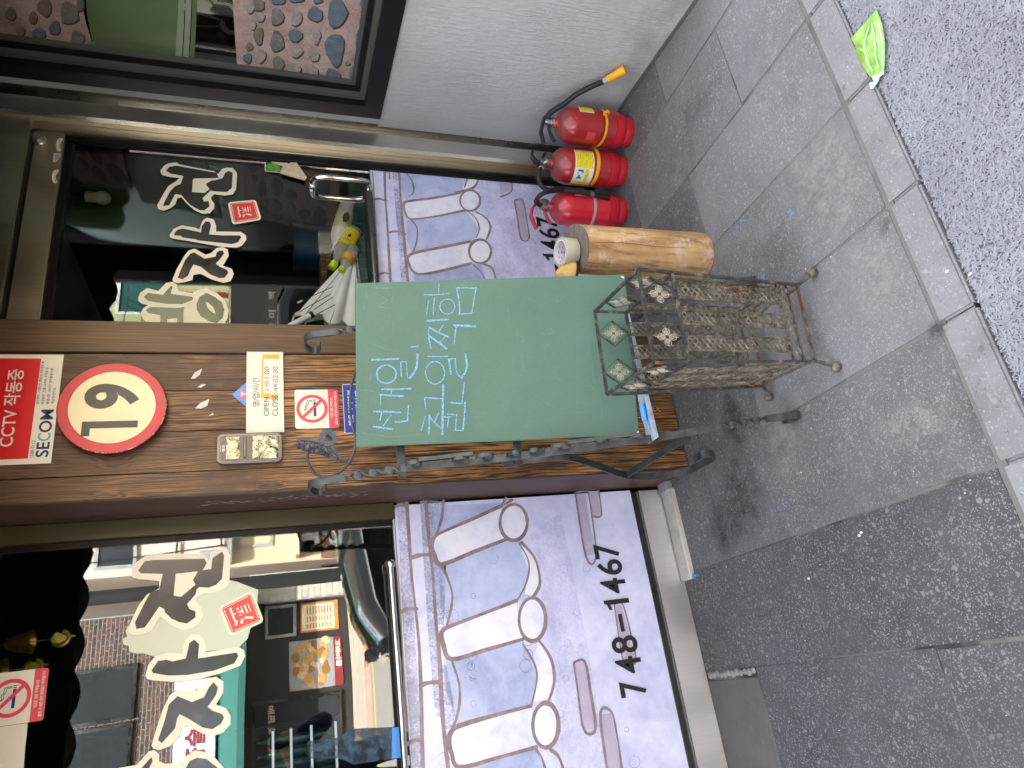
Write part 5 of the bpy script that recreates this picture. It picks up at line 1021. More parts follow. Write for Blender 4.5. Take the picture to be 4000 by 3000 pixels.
for k in range(4):
    a = math.pi / 2 * k; ca, sa = math.cos(a), math.sin(a); sc_ = .027
    def pt(x, z): return ((x * ca - z * sa) * sc_ * .92, 0, (x * sa + z * ca) * sc_ * 1.08)
    for s_ in (-1, 1):
        fw.tube([pt(s_ * (.10 + .25 * math.sin(t)), .30 + .32 * (1 - math.cos(t))) for t in np.linspace(0, 1.25 * math.pi, 11)], .0012, 5)
        fw.tube([pt(s_ * (.04 + .12 * math.sin(t)), .22 + .26 * (1 - math.cos(t))) for t in np.linspace(0, 1.1 * math.pi, 9)], .0011, 5)
    for x in (-.16, 0, .16): fw.tube([pt(x, .18), pt(x * 1.2, .72)], .0009, 4)
    for z in (.30, .44, .58): fw.tube([pt(-.22, z), pt(.22, z)], .0009, 4)
    fw.tube([pt(0, .7), pt(0, 1.0 if k % 2 else 1.25)], .0011, 4); fw.ball(pt(0, .98), .0024, 6, 5)
fl0 = fw.build('filigree_flower', FLOW, dm0)
scr = MB(); L_ = WB_ / 2 - .012
def Sscroll(sg):
    P = []
    for t in np.linspace(0, 1.5 * math.pi, 12): r_ = .0135 * (.35 + .65 * t / (1.5 * math.pi)); P.append((-L_ / 2 + .015 + r_ * math.cos(t + 1.2), 0, sg * (.003 + r_ * math.sin(t + 1.2))))
    Q = [(-x, 0, -z) for x, _, z in P][::-1]
    return P + [(0, 0, 0)] + Q
scr.tube(smoothline(Sscroll(1), 3), .0026, 6); sc0 = scr.build('scroll', RUST, us)
first = True
for i in range(4):
    for f_ in (.20, .50, .80):
        o = place(strip0, i, f_, .126)
    for f_ in (.27, .74):
        o = place(dm0, i, f_, (ZT_ + Z2_) / 2); fo = fl0.copy(); COL.objects.link(fo); fo.parent = o
    for f_ in (.27, .73): place(sc0, i, f_, .106)
for s_ in (fl0, strip0, dm0, sc0): bpy.data.objects.remove(s_)

# ================================================================== LOG, TAPE, HAT
lx, ly = 1.334, 1.832; lgT = thing('log_stump', (lx, ly, 0), 'peeled yellow log stump standing on end beside the fire extinguishers', 'log')
mb = MB(); n, hN = 40, 16; V = []
tl = Vector((.10, .165)); r_ = random.Random(5)
for j in range(hN + 1):
    t = j / hN
    for i in range(n):
        a = 2 * math.pi * i / n; r = .089 * (1 + .035 * math.sin(2 * a + .6) + .016 * math.sin(5 * a + 3 * t) + .012 * math.sin(3 * a + 5 * t)) * (1.02 - .05 * t) + r_.uniform(-.0006, .0006)
        if t == 0: r *= .97
        x, y = r * math.cos(a), r * math.sin(a); z = .505 * t + (tl.x * x + tl.y * y) * t
        V.append((lx + x, ly + y, z))
F = [(j * n + i, j * n + (i + 1) % n, (j + 1) * n + (i + 1) % n, (j + 1) * n + i) for j in range(hN) for i in range(n)]
mb.add(V, F + [tuple(range(n))[::-1]]).build('log_side', LOGS, lgT)
top = V[-n:]; c0 = Vector((lx, ly, .505)); mb = MB()
rings = [[c0 + (Vector(p) - c0) * k + Z1 * (.001 * math.sin(k * 40)) for p in top] for k in (1.0, .8, .6, .4, .2)]
VV = [p for rg in rings for p in rg] + [c0]; F = [(j * n + i, j * n + (i + 1) % n, (j + 1) * n + (i + 1) % n, (j + 1) * n + i) for j in range(4) for i in range(n)] + [(4 * n + i, 4 * n + (i + 1) % n, 5 * n) for i in range(n)]
mb.add(VV, F).build('end_grain', LOGE, lgT)
mb = MB(); 
for a, z0_, z1_ in ((-108, .12, .47), (-152, .2, .47)):
    P = [Vector((lx, ly, 0)) + Vector((.0902 * (1.02 - .05 * z / .505) * math.cos(R(a + 2 * math.sin(z * 22))), .0902 * (1.02 - .05 * z / .505) * math.sin(R(a + 2 * math.sin(z * 22))), z)) for z in np.linspace(z0_, z1_, 14)]
    mb.tube(P, .0007, 4)
mb.build('drying_crack', DARKL, lgT)
zt_ = .509; tpx = onY(2190, 985, 1.842); tc = Vector((tpx.x, 1.842, zt_))
tp = thing('tape_roll', tc, 'roll of clear packing tape lying on top of the log stump', 'tape'); Mt = Matrix.Translation(tc) @ Matrix.Rotation(R(5), 4, 'X') @ Matrix.Rotation(R(-3), 4, 'Y')
MB().lathe([(.0415, 0), (.0505, 0), (.0512, .0015), (.0512, .0485), (.0505, .050), (.0415, .050)], 48, Mt, False).build('tape', TAPE, tp)
MB().lathe([(.0385, 0), (.0415, .0), (.0415, .0505), (.0385, .0505), (.0385, 0)], 48, Mt, False).build('core', TAPEC, tp)
mb = MB()
for k in range(11):
    a = R(20 + 29 * k); 
    for zz in (.012, .024, .036):
        P = [Mt @ Vector((.0382 * math.cos(a + t), .0382 * math.sin(a + t), zz)) for t in np.linspace(0, .22, 4)]; mb.bar(P, .004 if k % 2 else .0025, .0002, (0, 0, 1))
mb.build('core_print', PINK, tp)
hp = onY(2205, 1083, 1.865); hc_ = Vector((hp.x, 1.865, .515)); ht = thing('straw_hat', hc_, 'ribbed straw coloured hat with black band on the log, half behind the green board', 'hat')
prof = []
for i in range(29): t = i / 28; r = .054 * math.cos(t * math.pi / 2) ** .8 + .0012 * math.sin(i * math.pi); prof.append((max(.001, r + (.0011 if i % 2 else -.0011)), .006 + .062 * t))
Mh = Matrix.Translation(hc_) @ Matrix.Rotation(R(14), 4, 'Y'); MB().lathe(prof, 32, Mh).build('crown', STRAW, ht, True, 20)
MB().lathe([(.0545, .000), (.0575, .001), (.0575, .009), (.0545, .010), (.0545, 0)], 36, Mh, False).build('band', BLACKP, ht)

# ================================================================== FIRE EXTINGUISHERS
def extinguisher(c, rad, hgt, red, foot, label, hot):
    t = thing('fire_extinguisher', (c[0], c[1], 0), label, 'fire extinguisher', 'fire extinguishers by the door post'); T = Matrix.Translation((c[0], c[1], 0)); k = hgt / .352
    MB().lathe([(rad * .80, 0), (rad * .83, .003), (rad * .83, .030), (rad * .80, .036), (rad * .80, .040)], 40, T).build('base_ring', foot, t)
    MB().lathe([(rad * .74, .034), (rad * .90, .041), (rad * .985, .055), (rad, .072), (rad, .088)], 48, T).build('bottom_shell', foot, t)
    P = [(rad * .99, .0885), (rad * 1.006, .090), (rad * 1.006, .093), (rad, .0945), (rad, .262 * k)]
    for i in range(1, 11): a = math.pi / 2 * i / 10; P.append((.021 + (rad - .021) * math.cos(a), .262 * k + .078 * k * math.sin(a)))
    MB().lathe(P, 56, T).build('cylinder', red, t)
    MB().lathe([(.0205, .336 * k), (.0205, .356 * k), (.0195, .358 * k)], 24, T).build('neck', foot, t)
    MB().lathe([(.0235, .358 * k), (.0235, .366 * k), (.015, .370 * k), (.015, .392 * k), (.011, .396 * k)], 20, T).build('valve', NICKEL, t)
    return t, T, .37 * k
def around(c, r, ang, z): return Vector((c[0] + r * math.cos(R(ang)), c[1] + r * math.sin(R(ang)), z))
def patch(c, r, a0, a1, z0, z1, n=16): 
    V = [around(c, r, a0 + (a1 - a0) * i / n, z) for z in (z0, z1) for i in range(n + 1)]; return MB().add(V, [(i, i + 1, n + 2 + i, n + 1 + i) for i in range(n)])
def curved_text(mb, body, c, r, ang, z, h, wdt, bold=0):
    V, F = text_mesh(body, bold); x0_ = min(p.x for p in V); xx = max(p.x for p in V) - x0_; y0_ = min(p.y for p in V); yy_ = max(p.y for p in V) - y0_
    mb.add([around(c, r, ang + math.degrees((p.x - x0_) / xx * wdt / r), z + (p.y - y0_) / yy_ * h) for p in V], F)
def lever(t, c, zt, yawd, mat, up=1.0, k=1.0):
    d = Vector((math.cos(R(yawd)), math.sin(R(yawd)), 0)); o = Vector((c[0], c[1], zt)); s_ = Vector((-d.y, d.x, 0))
    MB().bar([o - d * .024 + Z1 * .026, o + d * .012 + Z1 * (.036 * up), o + d * .045 * k + Z1 * (.042 * up), o + d * .095 * k + Z1 * (.030 * up)], .022, .010, tuple(s_)).build('squeeze_lever', mat, t)
    MB().bar([o - d * .018 + Z1 * .006, o + d * .030 + Z1 * .006, o + d * .060 - Z1 * .006, o + d * .080 - Z1 * .020], .018, .007, tuple(s_)).build('carry_handle', mat, t)
    MB().box((-.012, -.010, 0), (.012, .010, .026), Matrix.Translation(o) @ Matrix.Rotation(R(yawd), 4, 'Z')).build('lever_bracket', NICKEL if mat != BLACKP else BLACKP, t)
    rg = o - d * .002 + Vector((0, 0, .012)) - s_ * .018
    MB().tube([rg + d * (.011 * math.cos(a)) + Z1 * (.013 * math.sin(a) - .006) for a in np.linspace(0, 2 * math.pi, 18, False)], .0013, 6, True).build('pin_ring', NICKEL, t)
def gauge(t, c, zt, yawd):
    d = Vector((math.cos(R(yawd)), math.sin(R(yawd)), 0)); o = Vector((c[0], c[1], zt + .008)) + d * .018; M = Matrix.Translation(o) @ d.to_track_quat('Z', 'Y').to_matrix().to_4x4()
    g_ = MB().lathe([(.010, 0), (.019, .002), (.019, .010), (.016, .012), (.004, .0125), (.003, .014)], 24, M).build('pressure_gauge', NICKEL, t)
# first: hose with yellow nozzle leaning on the wall
c1 = (2.147, 2.062); t, T, zv = extinguisher(c1, .0775, .352, RED1, RED2, 'red fire extinguisher with yellow nozzle on its hose, nearest the grey wall', 1)
lever(t, c1, zv, 155, BLACKP)
hz = [Vector((c1[0], c1[1], zv + .012)), Vector((c1[0] + .030, c1[1] - .020, zv + .006)), onY(2205, 405, 2.00), onY(2250, 370, 1.96), onY(2310, 338, 1.91), onY(2358, 318, 1.885)]
MB().tube(smoothline(hz, 6), .0115, 12).build('hose', RUBBER, t); e0, e1 = hz[-1], wl(2442, 271, .028); dd = (e1 - e0)
MB().tube([e0, e0 + dd * .20], .0135, 14).build('hose_collar', GREYSTK, t); MB().tube([e0 + dd * .17, e0 + dd * .6, e0 + dd * .97, e0 + dd * .972, e1], 1, 16, False, None, lambda q: .0150 if q < .1 else (.0175 if q < .45 else (.0200 if q < .6 else .0218))).build('nozzle', YEL, t)
mb = MB(); mb.lathe([(.0785, .152), (.0795, .153), (.0795, .163), (.0785, .164)], 48, T @ Matrix.Rotation(R(5), 4, 'X') @ Matrix.Rotation(R(-4), 4, 'Y'), False); mb.build('strap', YEL, t)
bq = around(c1, .079, -92, .150); mb = MB(); mb.bar([bq, bq + Vector((.002, -.012, .004)), bq + Vector((.008, -.020, -.008)), bq + Vector((.004, -.012, -.020)), bq + Vector((0, -.004, -.014))], .012, .003, (0, 0, 1)); mb.build('strap_tail', YEL, t)
patch(c1, .0779, -88, -50, .195, .262).build('label_border', WHITESTK, t); patch(c1, .0782, -86, -52, .199, .258).build('label_field', YELSTK, t)
mb = patch(c1, .0778, -178, -150, .185, .225); mb.build('faded_label', RIMR, t)
# second: big KJ label
c2 = (2.030, 2.182); t, T, zv = extinguisher(c2, .0805, .352, RED1, RED2, 'red fire extinguisher with a yellow and white KJ label, middle one of three', 1)
d2 = math.degrees(math.atan2(-c2[1], -c2[0])); lever(t, c2, zv, d2 + 150, BLACKP, 1.2); gauge(t, c2, zv - .006, d2 - 12)
patch(c2, .0810, d2 - 62, d2 + 58, .172, .262, 30).build('label_border', WHITESTK, t)
patch(c2, .0813, d2 - 2, d2 + 50, .1755, .2585).build('label_field', YELSTK, t); patch(c2, .0813, d2 + 51, d2 + 57, .1755, .2585).build('label_strip', GREYSTK, t); patch(c2, .0813, d2 - 61, d2 - 47, .1755, .2585).build('label_field', YELSTK, t); patch(c2, .0813, d2 - 45, d2 - 3, .1930, .2110).build('label_field', YELSTK, t)
curved_text(mb := MB(), 'KJ', c2, .0815, d2 - 36, .2185, .027, .042, .04); mb.build('maker_lettering', BLUESTK, t, False)
mb = MB(); r_ = random.Random(1)
for k in range(60): 
    a_, z_ = r_.uniform(d2 + 1, d2 + 46), .180 + .0095 * r_.randrange(8); mb.add([around(c2, .0816, a_ + q, z_ + s_) for q, s_ in ((0, 0), (r_.uniform(2, 5), 0), (3, .0012), (0, .0012))], [(0, 1, 2, 3)])
for k in range(24):
    a_, z_ = r_.uniform(d2 - 44, d2 - 8), .1945 + .0055 * r_.randrange(3); mb.add([around(c2, .0816, a_ + q, z_ + s_) for q, s_ in ((0, 0), (3, 0), (3, .0011), (0, .0011))], [(0, 1, 2, 3)])
mb.build('label_small_print', CHARC, t, False)
for q in (-42, -30, -18): patch(c2, .0815, d2 + q - 4, d2 + q + 4, .1765, .1905, 4).build('label_box', WHITESTK, t)
for q in (-44, -38): MB().add([around(c2, .0816, d2 + q + 2.2 * math.cos(a), .248 + .0032 * math.sin(a)) for a in np.linspace(0, 2 * math.pi, 12, False)], [tuple(range(12))]).build('label_dot', YEL, t, False)
MB().lathe([(.0812, .148), (.0822, .149), (.0822, .164), (.0812, .165)], 48, T @ Matrix.Rotation(R(2), 4, 'X'), False).build('strap', YEL, t)
hz = [Vector((c2[0], c2[1], zv + .010)) + Vector((-.02, -.012, -.004)), onY(2112, 660, 2.13), onY(2103, 690, 2.13), onY(2112, 722, 2.14), onY(2140, 742, 2.15), onY(2180, 738, 2.165), onY(2230, 742, 2.18), onY(2280, 745, 2.18)]
MB().tube(smoothline(hz, 6), .0105, 12).build('hose', RUBBER, t); MB().tube([hz[0], hz[1]], .0125, 12).build('hose_collar', NICKEL, t)
# third: bright red lever, black nozzle, grey strap
c3 = (1.862, 2.262); t, T, zv = extinguisher(c3, .0765, .352, RED2, RED2, 'bright red fire extinguisher with red lever and black nozzle, beside the log', 1)
d3 = math.degrees(math.atan2(-c3[1], -c3[0])); lever(t, c3, zv, d3 - 62, RED2, 1.7, 1.15); gauge(t, c3, zv + .002, d3 + 60)
hz = [Vector((c3[0], c3[1], zv + .010)), onY(2094, 790, 2.235), onY(2108, 765, 2.205), onY(2140, 749, 2.185), onY(2200, 744, 2.175), onY(2260, 750, 2.17), onY(2304, 758, 2.172)]
MB().tube(smoothline(hz, 6), .0098, 12).build('hose', RUBBER, t); e0 = hz[-1]; e1 = onY(2378, 772, 2.180); MB().tube([e0, e0.lerp(e1, .18)], .0115, 12).build('hose_collar', NICKEL, t); MB().tube([e0.lerp(e1, .16), e1], .0125, 14, False, None, lambda q: .88 + .18 * q).build('nozzle', BLACKP, t)
MB().lathe([(.0768, .158), (.0778, .159), (.0778, .170), (.0768, .171)], 48, T, False).build('strap', GREYSTK, t)
patch(c3, .0769, d3 + 48, d3 + 90, .20, .255).build('label_border', WHITESTK, t); patch(c3, .0772, d3 + 52, d3 + 86, .204, .251).build('label_field', YELSTK, t)

# ================================================================== GREEN WRAPPER ON THE KERB
wr = thing('green_wrapper', onZ(3400, 200, .002), 'leaf shaped bright green plastic wrapper with a pale torn tail lying on the kerb', 'wrapper')
L = crop(3000, 0, 2.212, [(930, 85), (950, 115), (965, 150), (985, 210), (1000, 270), (1008, 340), (1012, 420), (1010, 510), (1005, 590), (985, 640), (935, 655), (890, 668), (855, 630), (830, 590), (795, 530), (770, 480), (758, 430), (750, 390), (715, 330), (760, 285), (800, 240), (840, 195), (870, 160), (905, 120)])
L = [onZ(*q, .004) for q in L]; c0 = onZ(3400, 205, .004); rg = [L, [c0 + (p - c0) * .72 + Z1 * (.006 + .004 * math.sin(i * 2.1)) for i, p in enumerate(L)], [c0 + (p - c0) * .38 + Z1 * (.011 + .004 * math.sin(i * 1.7)) for i, p in enumerate(L)]]
n = len(L); VV = [p for q in rg for p in q] + [c0 + Z1 * .010]
MB().add(VV, [(j * n + i, j * n + (i + 1) % n, (j + 1) * n + (i + 1) % n, (j + 1) * n + i) for j in range(2) for i in range(n)] + [(2 * n + i, 2 * n + (i + 1) % n, 3 * n) for i in range(n)]).build('leaf_film', LEAF, wr, True, 60)
T_ = [onZ(*q, .003 + .005 * (i % 3)) for i, q in enumerate(crop(3000, 0, 2.212, [(890, 662), (950, 640), (1005, 600), (1004, 635), (965, 665), (950, 705), (912, 762), (886, 768), (874, 718), (912, 706)]))]
MB().poly3(T_).build('torn_tail', LEAFW, wr, False)
mb = MB()
for a, b in (([(895, 200), (920, 330), (930, 470), (950, 590)], 0), ([(870, 230), (830, 400), (855, 500), (905, 620)], 0), ([(955, 190), (985, 360), (985, 560)], 0)):
    P = [onZ(*q, .0165) for q in crop(3000, 0, 2.212, a)]; mb.tube(smoothline(P, 4), .0016, 5)
mb.build('crease', LEAFW, wr)

# ================================================================== THINGS SEEN THROUGH THE GLASS
def ax_lathe(mb, p0, p1, prof, n=24):
    p0, p1 = Vector(p0), Vector(p1); d = p1 - p0; M = Matrix.Translation(p0) @ d.to_track_quat('Z', 'Y').to_matrix().to_4x4(); L_ = d.length
    return mb.lathe([(r, z * L_) for r, z in prof], n, M)
um = thing('umbrella', onY(1300, 1150, 2.70), 'folded translucent white umbrella leaning inside the glass door behind the green board', 'umbrella')
ap = onY(1388, 985, 2.60); hem = onY(1292, 1275, 2.70); ax = (hem - ap); a1_ = ax.normalized(); b1_ = Vector((0, 1, 0)).cross(a1_).normalized(); b2_ = a1_.cross(b1_)
mb = MB(); n, m_ = 96, 14; V = []
for j in range(m_ + 1):
    t = j / m_
    for i in range(n):
        a = 2 * math.pi * i / n; pl_ = .5 + .5 * math.cos(8 * a + .9 * math.sin(2 * a)); r = (.006 + .150 * t ** .95) * (.62 + .38 * pl_) ; q = ap + ax * (t * (1.02 - .10 * (1 - pl_) * t)) + b1_ * (r * math.cos(a)) + b2_ * (r * .55 * math.sin(a)); V.append(q)
mb.add(V, [(j * n + i, j * n + (i + 1) % n, (j + 1) * n + (i + 1) % n, (j + 1) * n + i) for j in range(m_) for i in range(n)]); mb.build('canopy', UMB, um)
for i in range(8):
    a = 2 * math.pi * i / 8; r = .156; p = ap + ax * 1.02 + b1_ * (r * math.cos(a)) + b2_ * (r * .55 * math.sin(a)); MB().tube([ap + ax * .3 + b1_ * (.045 * math.cos(a)) + b2_ * (.025 * math.sin(a)), p], .0016, 5).build('rib', BLACKP, um); MB().tube([p - a1_ * .004, p + a1_ * .022], .0038, 8).build('rib_tip', WHITEP, um)
MB().tube([ap + ax * .05, ap + ax * 1.16], .005, 8).build('shaft', WHITEP, um); MB().tube([ap + ax * 1.12, ap + ax * 1.45], .014, 12).build('grip', WHITEP, um); MB().tube([ap + ax * 1.08, ap + ax * 1.13], .009, 10).build('slider', BLACKP, um)
ribs = [((1300, 1120), (1177, 1176)), ((1290, 1150), (1165, 1220)), ((1300, 1160), (1222, 1212)), ((1310, 1190), (1232, 1230))]
for a, b in ribs: MB().tube([onY(*a, 2.58), onY(*b, 2.56)], .0018, 5).build('rib', BLACKP, um); d_ = (onY(*b, 2.56) - onY(*a, 2.58)).normalized(); MB().tube([onY(*b, 2.56) - d_ * .004, onY(*b, 2.56) + d_ * .018], .0036, 8).build('rib_tip', WHITEP, um)
MB().tube([onY(1212, 1232, 2.56), onY(1130, 1275, 2.56)], .0125, 14).build('grip', WHITEP, um); MB().tube([onY(1222, 1227, 2.56), onY(1210, 1233, 2.56)], .0145, 12).build('slider', BLACKP, um)
bprof = [(.030, 0), (.036, .02), (.034, .06), (.037, .12), (.037, .62), (.034, .70), (.020, .84), (.013, .90), (.013, 1)]
b_ = thing('milk_bottle', onY(1330, 860, 2.64), 'white plastic bottle with a cream label lying on the green rack inside the door', 'bottle'); p0, p1 = onY(1362, 790, 2.62), onY(1303, 985, 2.64)
ax_lathe(MB(), p0, p1, bprof).build('bottle_body', WHITEP, b_); ax_lathe(MB(), p0.lerp(p1, .22), p0.lerp(p1, .58), [(.0376, 0), (.0376, 1)]).build('label', CREAML, b_)
mb = MB()
mp = p0.lerp(p1, .40); up_ = (p1 - p0).normalized(); sd_ = up_.cross(Vector((0, -1, 0))).normalized()
for k in range(9): a = 2 * math.pi * k / 9; 
mb.poly3([mp + Vector((0, -.0385, 0)) + up_ * (.024 * (1 + .3 * (k % 2)) * math.cos(2 * math.pi * k / 14)) - sd_ * (.012 + .015 * math.sin(2 * math.pi * k / 14)) for k in range(14)]); mb.build('label_print', DARKL, b_, False)
b_ = thing('yellow_label_bottle', onY(1340, 950, 2.62), 'clear bottle with a yellow label and lime cap inside the glass door', 'bottle'); p0, p1 = onY(1388, 900, 2.61), onY(1302, 1035, 2.62)
ax_lathe(MB(), p0, p1, bprof).build('bottle_body', CLEARP, b_); ax_lathe(MB(), p0.lerp(p1, .08), p0.lerp(p1, .50), [(.0376, 0), (.0376, 1)]).build('label', YELL, b_); ax_lathe(MB(), p0.lerp(p1, .93), p0.lerp(p1, 1.10), [(.0165, 0), (.0175, .1), (.0175, .9), (.0155, 1)]).build('cap', LIME, b_)
mb = MB(); mp = p0.lerp(p1, .3) + Vector((0, -.0385, 0)); up_ = (p1 - p0).normalized(); sd_ = up_.cross(Vector((0, -1, 0))).normalized(); mb.poly3([mp + up_ * (.010 * math.cos(a)) + sd_ * (.008 * math.sin(a)) for a in np.linspace(0, 6.283, 14, False)]); 
for k in range(5): mb.stroke([mp + up_ * (.022 - .004 * k % .01) + sd_ * (.016 - .007 * k), mp + up_ * .030 + sd_ * (.014 - .007 * k)], .0022, FR, .0004, False)
mb.build('label_print', DARKL, b_, False)
b_ = thing('clear_bottle', onY(1365, 1000, 2.58), 'small clear plastic bottle with lime cap tucked behind the folded umbrella', 'bottle'); p0, p1 = onY(1385, 968, 2.59), onY(1336, 1050, 2.60)
ax_lathe(MB(), p0, p1, [(.026, 0), (.031, .06), (.031, .6), (.02, .8), (.012, .9), (.012, 1)]).build('bottle_body', CLEARP, b_); ax_lathe(MB(), p0.lerp(p1, .4), p0.lerp(p1, .72), [(.0316, 0), (.0312, .9)]).build('label', AMBER, b_); ax_lathe(MB(), p0.lerp(p1, .95), p0.lerp(p1, 1.12), [(.014, 0), (.0145, 1)]).build('cap', LIME, b_)
rk = thing('green_rack', onY(1405, 850, 2.70), 'dark green wire rack holding bottles inside the glass door', 'rack')
a, b = onY(1380, 1085, 2.60), onY(1380, 612, 2.60); zA, zB_ = onY(1380, 850, 2.60).z, onY(1470, 850, 2.60).z
bx('back_panel', (a.x, 2.74, zB_ - .25), (b.x, 2.75, zA - .002), GRIDG, rk)
for k in range(3):
    zz = zA - (zA - zB_) * .55 * k; MB().tube([(a.x, 2.60, zz), (b.x, 2.60, zz)], .0022, 6).build('wire', GRIDG, rk)
for k in range(15):
    x = a.x + (b.x - a.x) * k / 14; MB().tube([(x, 2.60, zA), (x, 2.60, zB_ - .05)], .0016, 5).build('wire', GRIDG, rk)
MB().box((a.x, 2.62, zA - .16), (b.x, 2.74, zA - .15)).build('shelf', GRIDG, rk)
lb = thing('light_bulb', onY(385, 772, 3.2), 'unlit white light bulb hanging inside the glass door', 'light bulb'); p0 = onY(335, 768, 3.2); p1 = onY(375, 771, 3.2); gcn = onY(400, 773, 3.2)
MB().tube([p0 + Z1 * .35, p0], .004, 6).build('cord', BLACKP, lb); MB().tube([p0, p1], .026, 16).build('socket', CREAML, lb); MB().ball(gcn, .034, 20, 12, (1, 1, 1.15)).build('globe', BULBW, lb)
bn = thing('blue_bin', onY(1270, 920, 3.3), 'dark blue plastic bin standing in the dark behind the glass door', 'bin'); p = onY(1150, 925, 3.3); MB().lathe([(.10, .02), (.13, p.z), (.14, p.z + .005), (.125, p.z - .005)], 28, Matrix.Translation((p.x, 3.4, 0))).build('bin_body', DKBLUE, bn)
for k, (V0, V1, ya, yb) in enumerate(((1252, 1268, 985, 1040), (1256, 1276, 1042, 1082), (1274, 1292, 985, 1050))):
    p, q = onY(V0, yb, 3.2), onY(V1, ya, 3.2); cb_ = thing('cardboard_box', (p.x, 3.25, q.z), ('small brown cardboard box on the pile behind the umbrella, uppermost', 'small brown cardboard box behind the umbrella, nearest the pier', 'small brown cardboard box behind the umbrella, lowest of the pile')[k], 'box', 'boxes behind the glass door'); bx('carton', (p.x, 3.2, q.z), (q.x, 3.35, p.z), CARD, cb_, .004); bx('tape_band', (p.x + (q.x - p.x) * .45, 3.198, q.z), (p.x + (q.x - p.x) * .55, 3.199, p.z), AMBER, cb_)
a, b = onY(1030, 1275, 3.0), onY(1095, 1105, 3.0); mbd = thing('mirrored_sign', (a.x, 3.0, b.z), 'dark board with white brush lettering standing in for a sign mirrored in the glass door', 'sign'); bx('panel', (a.x - .1, 3.0, b.z), (b.x, 3.02, a.z), DEVB, mbd)  # board and letters paint a sign's reflection seen in the door glass
for body, V0, V1, ya, yb in (('백', 1048, 1076, 1168, 1140), ('미', 1048, 1078, 1242, 1212), ('전', 1050, 1076, 1290, 1264)): px_text(mb := MB(), body, V0, V1, ya, yb, 2.998, .03); mb.build('white_letter', LETW, mbd, False)
# bell, notice and bottle sticker at the left window
def hang_bell(V, y, Yd, label):
    c = onY(V, y, Yd); t = thing('wind_bell', c, label, 'bell', 'brass bells inside the shop window'); MB().lathe([(.002, .075), (.016, .070), (.024, .050), (.030, .022), (.037, 0), (.034, 0), (.026, .03)], 28, Matrix.Translation(c), False).build('bell_cup', BRASS, t)
    MB().tube([c + Z1 * .075, c + Z1 * .40], .0018, 5).build('chain', BRASS, t); MB().tube([c + Z1 * .05, c - Z1 * .055], .0014, 5).build('clapper_wire', BRASS, t)
    mb = MB(); mb.tube([c + Vector((.020 * math.cos(a), 0, -.075 + .022 * math.sin(a))) for a in np.linspace(0.4, 2 * math.pi - .2, 16)], .0075, 8); mb.poly3([c + Vector(q) for q in ((-.018, -.002, -.060), (.020, -.002, -.058), (.004, -.002, -.118))], .004, Y1); mb.build('fish_plate', BRASS, t); return t
hang_bell(128, 2506, 2.62, 'brass wind bell with a fish shaped clapper hanging inside the shop window')
hang_bell(20, 2620, 2.66, 'brass wind bell half hidden behind the no smoking sign on the shop window')
nt_ = thing('paper_notice', onY(60, 2920, 2.4515), 'cream paper notice with wavy edge stuck high on the shop window', 'notice'); MB().poly3([onY(*q, 2.4512) for q in [(-160, 2850), (-20, 2842), (108, 2824), (104, 2870), (98, 2920), (92, 3010), (88, 3120), (-160, 3150)]], .0006, Y1).build('sheet', SIGNW, nt_, False)
bsM = NM('worn_blue_film', (.02, .09, .22), .25); c = bsM.co('World'); q = bsM.noise(c, 22, 6, .75); bsM.col(bsM.ramp(q, [(.45, (.006, .022, .05)), (.66, (.03, .11, .22))])); bsM.link(bsM.mr(q, .4, .62, .25, .8), bsM.b.inputs['Alpha']); bsM = bsM.m
bsT = crop(900, 2550, 1.764, [(528, 620), (540, 608), (700, 592), (760, 580), (800, 545), (840, 525), (900, 520), (1180, 508), (1190, 540), (1200, 560), (1195, 700), (1170, 725), (1000, 745), (850, 770), (790, 740), (740, 725), (560, 730), (530, 712)])
bo = MB().poly3([onY(*q, 2.4506) for q in bsT], .0004, Y1).build('bottle_sticker', bsM, lw, False); MB().poly3([onY(*q, 2.4502) for q in crop(900, 2550, 1.764, [(1115, 516), (1178, 510), (1188, 540), (1196, 600), (1192, 700), (1168, 722), (1112, 728)])]).build('sticker_band', SKYB, bo, False)
# lit drinks cabinet deep in the room
LED = NM('cabinet_led', (.8, .9, 1)); LED.b.inputs['Emission Color'].default_value = (.75, .85, 1, 1); LED.b.inputs['Emission Strength'].default_value = .05; LED = LED.m
BOT = plain('green_glass_bottle', (.02, .13, .05), .15, 0, .2); dc = thing('drinks_cabinet', (-.9, 4.4, 0), 'lit drinks cabinet with bottles on its shelves deep inside the shop', 'cabinet')
zs = [onY(V, 2900, 4.3).z for V in (1063, 1134, 1214, 1310)]; xr = onY(1200, 2835, 4.3).x; xl = onY(1200, 3130, 4.3).x
bx('back', (xl, 4.62, zs[-1] - .05), (xr + .03, 4.64, zs[0] + .2), INT, dc); bx('side_panel', (xr + .005, 4.3, zs[-1] - .05), (xr + .03, 4.62, zs[0] + .2), INT, dc)
for z in zs:
    bx('shelf', (xl, 4.30, z - .012), (xr, 4.62, z - .002), STEELD, dc); bx('shelf_light', (xl, 4.290, z - .010), (xr, 4.298, z + .002), LED, dc)
bt0 = None
for z in zs[1:]:
    for k in range(9):
        x = xr - .05 - k * .062 + random.uniform(-.006, .006)
        if bt0 is None: bt0 = MB().lathe([(.024, 0), (.025, .004), (.025, .10), (.010, .14), (.010, .165)], 12, None).build('drink_bottle', BOT, None); bt0.parent = dc; bt0.location = Vector((x, 4.36, z)) - Vector(dc['_o'])
        else: copy_part(bt0, dc, Vector((x, 4.36 + random.uniform(-.02, .05), z)) - Vector(dc['_o']))

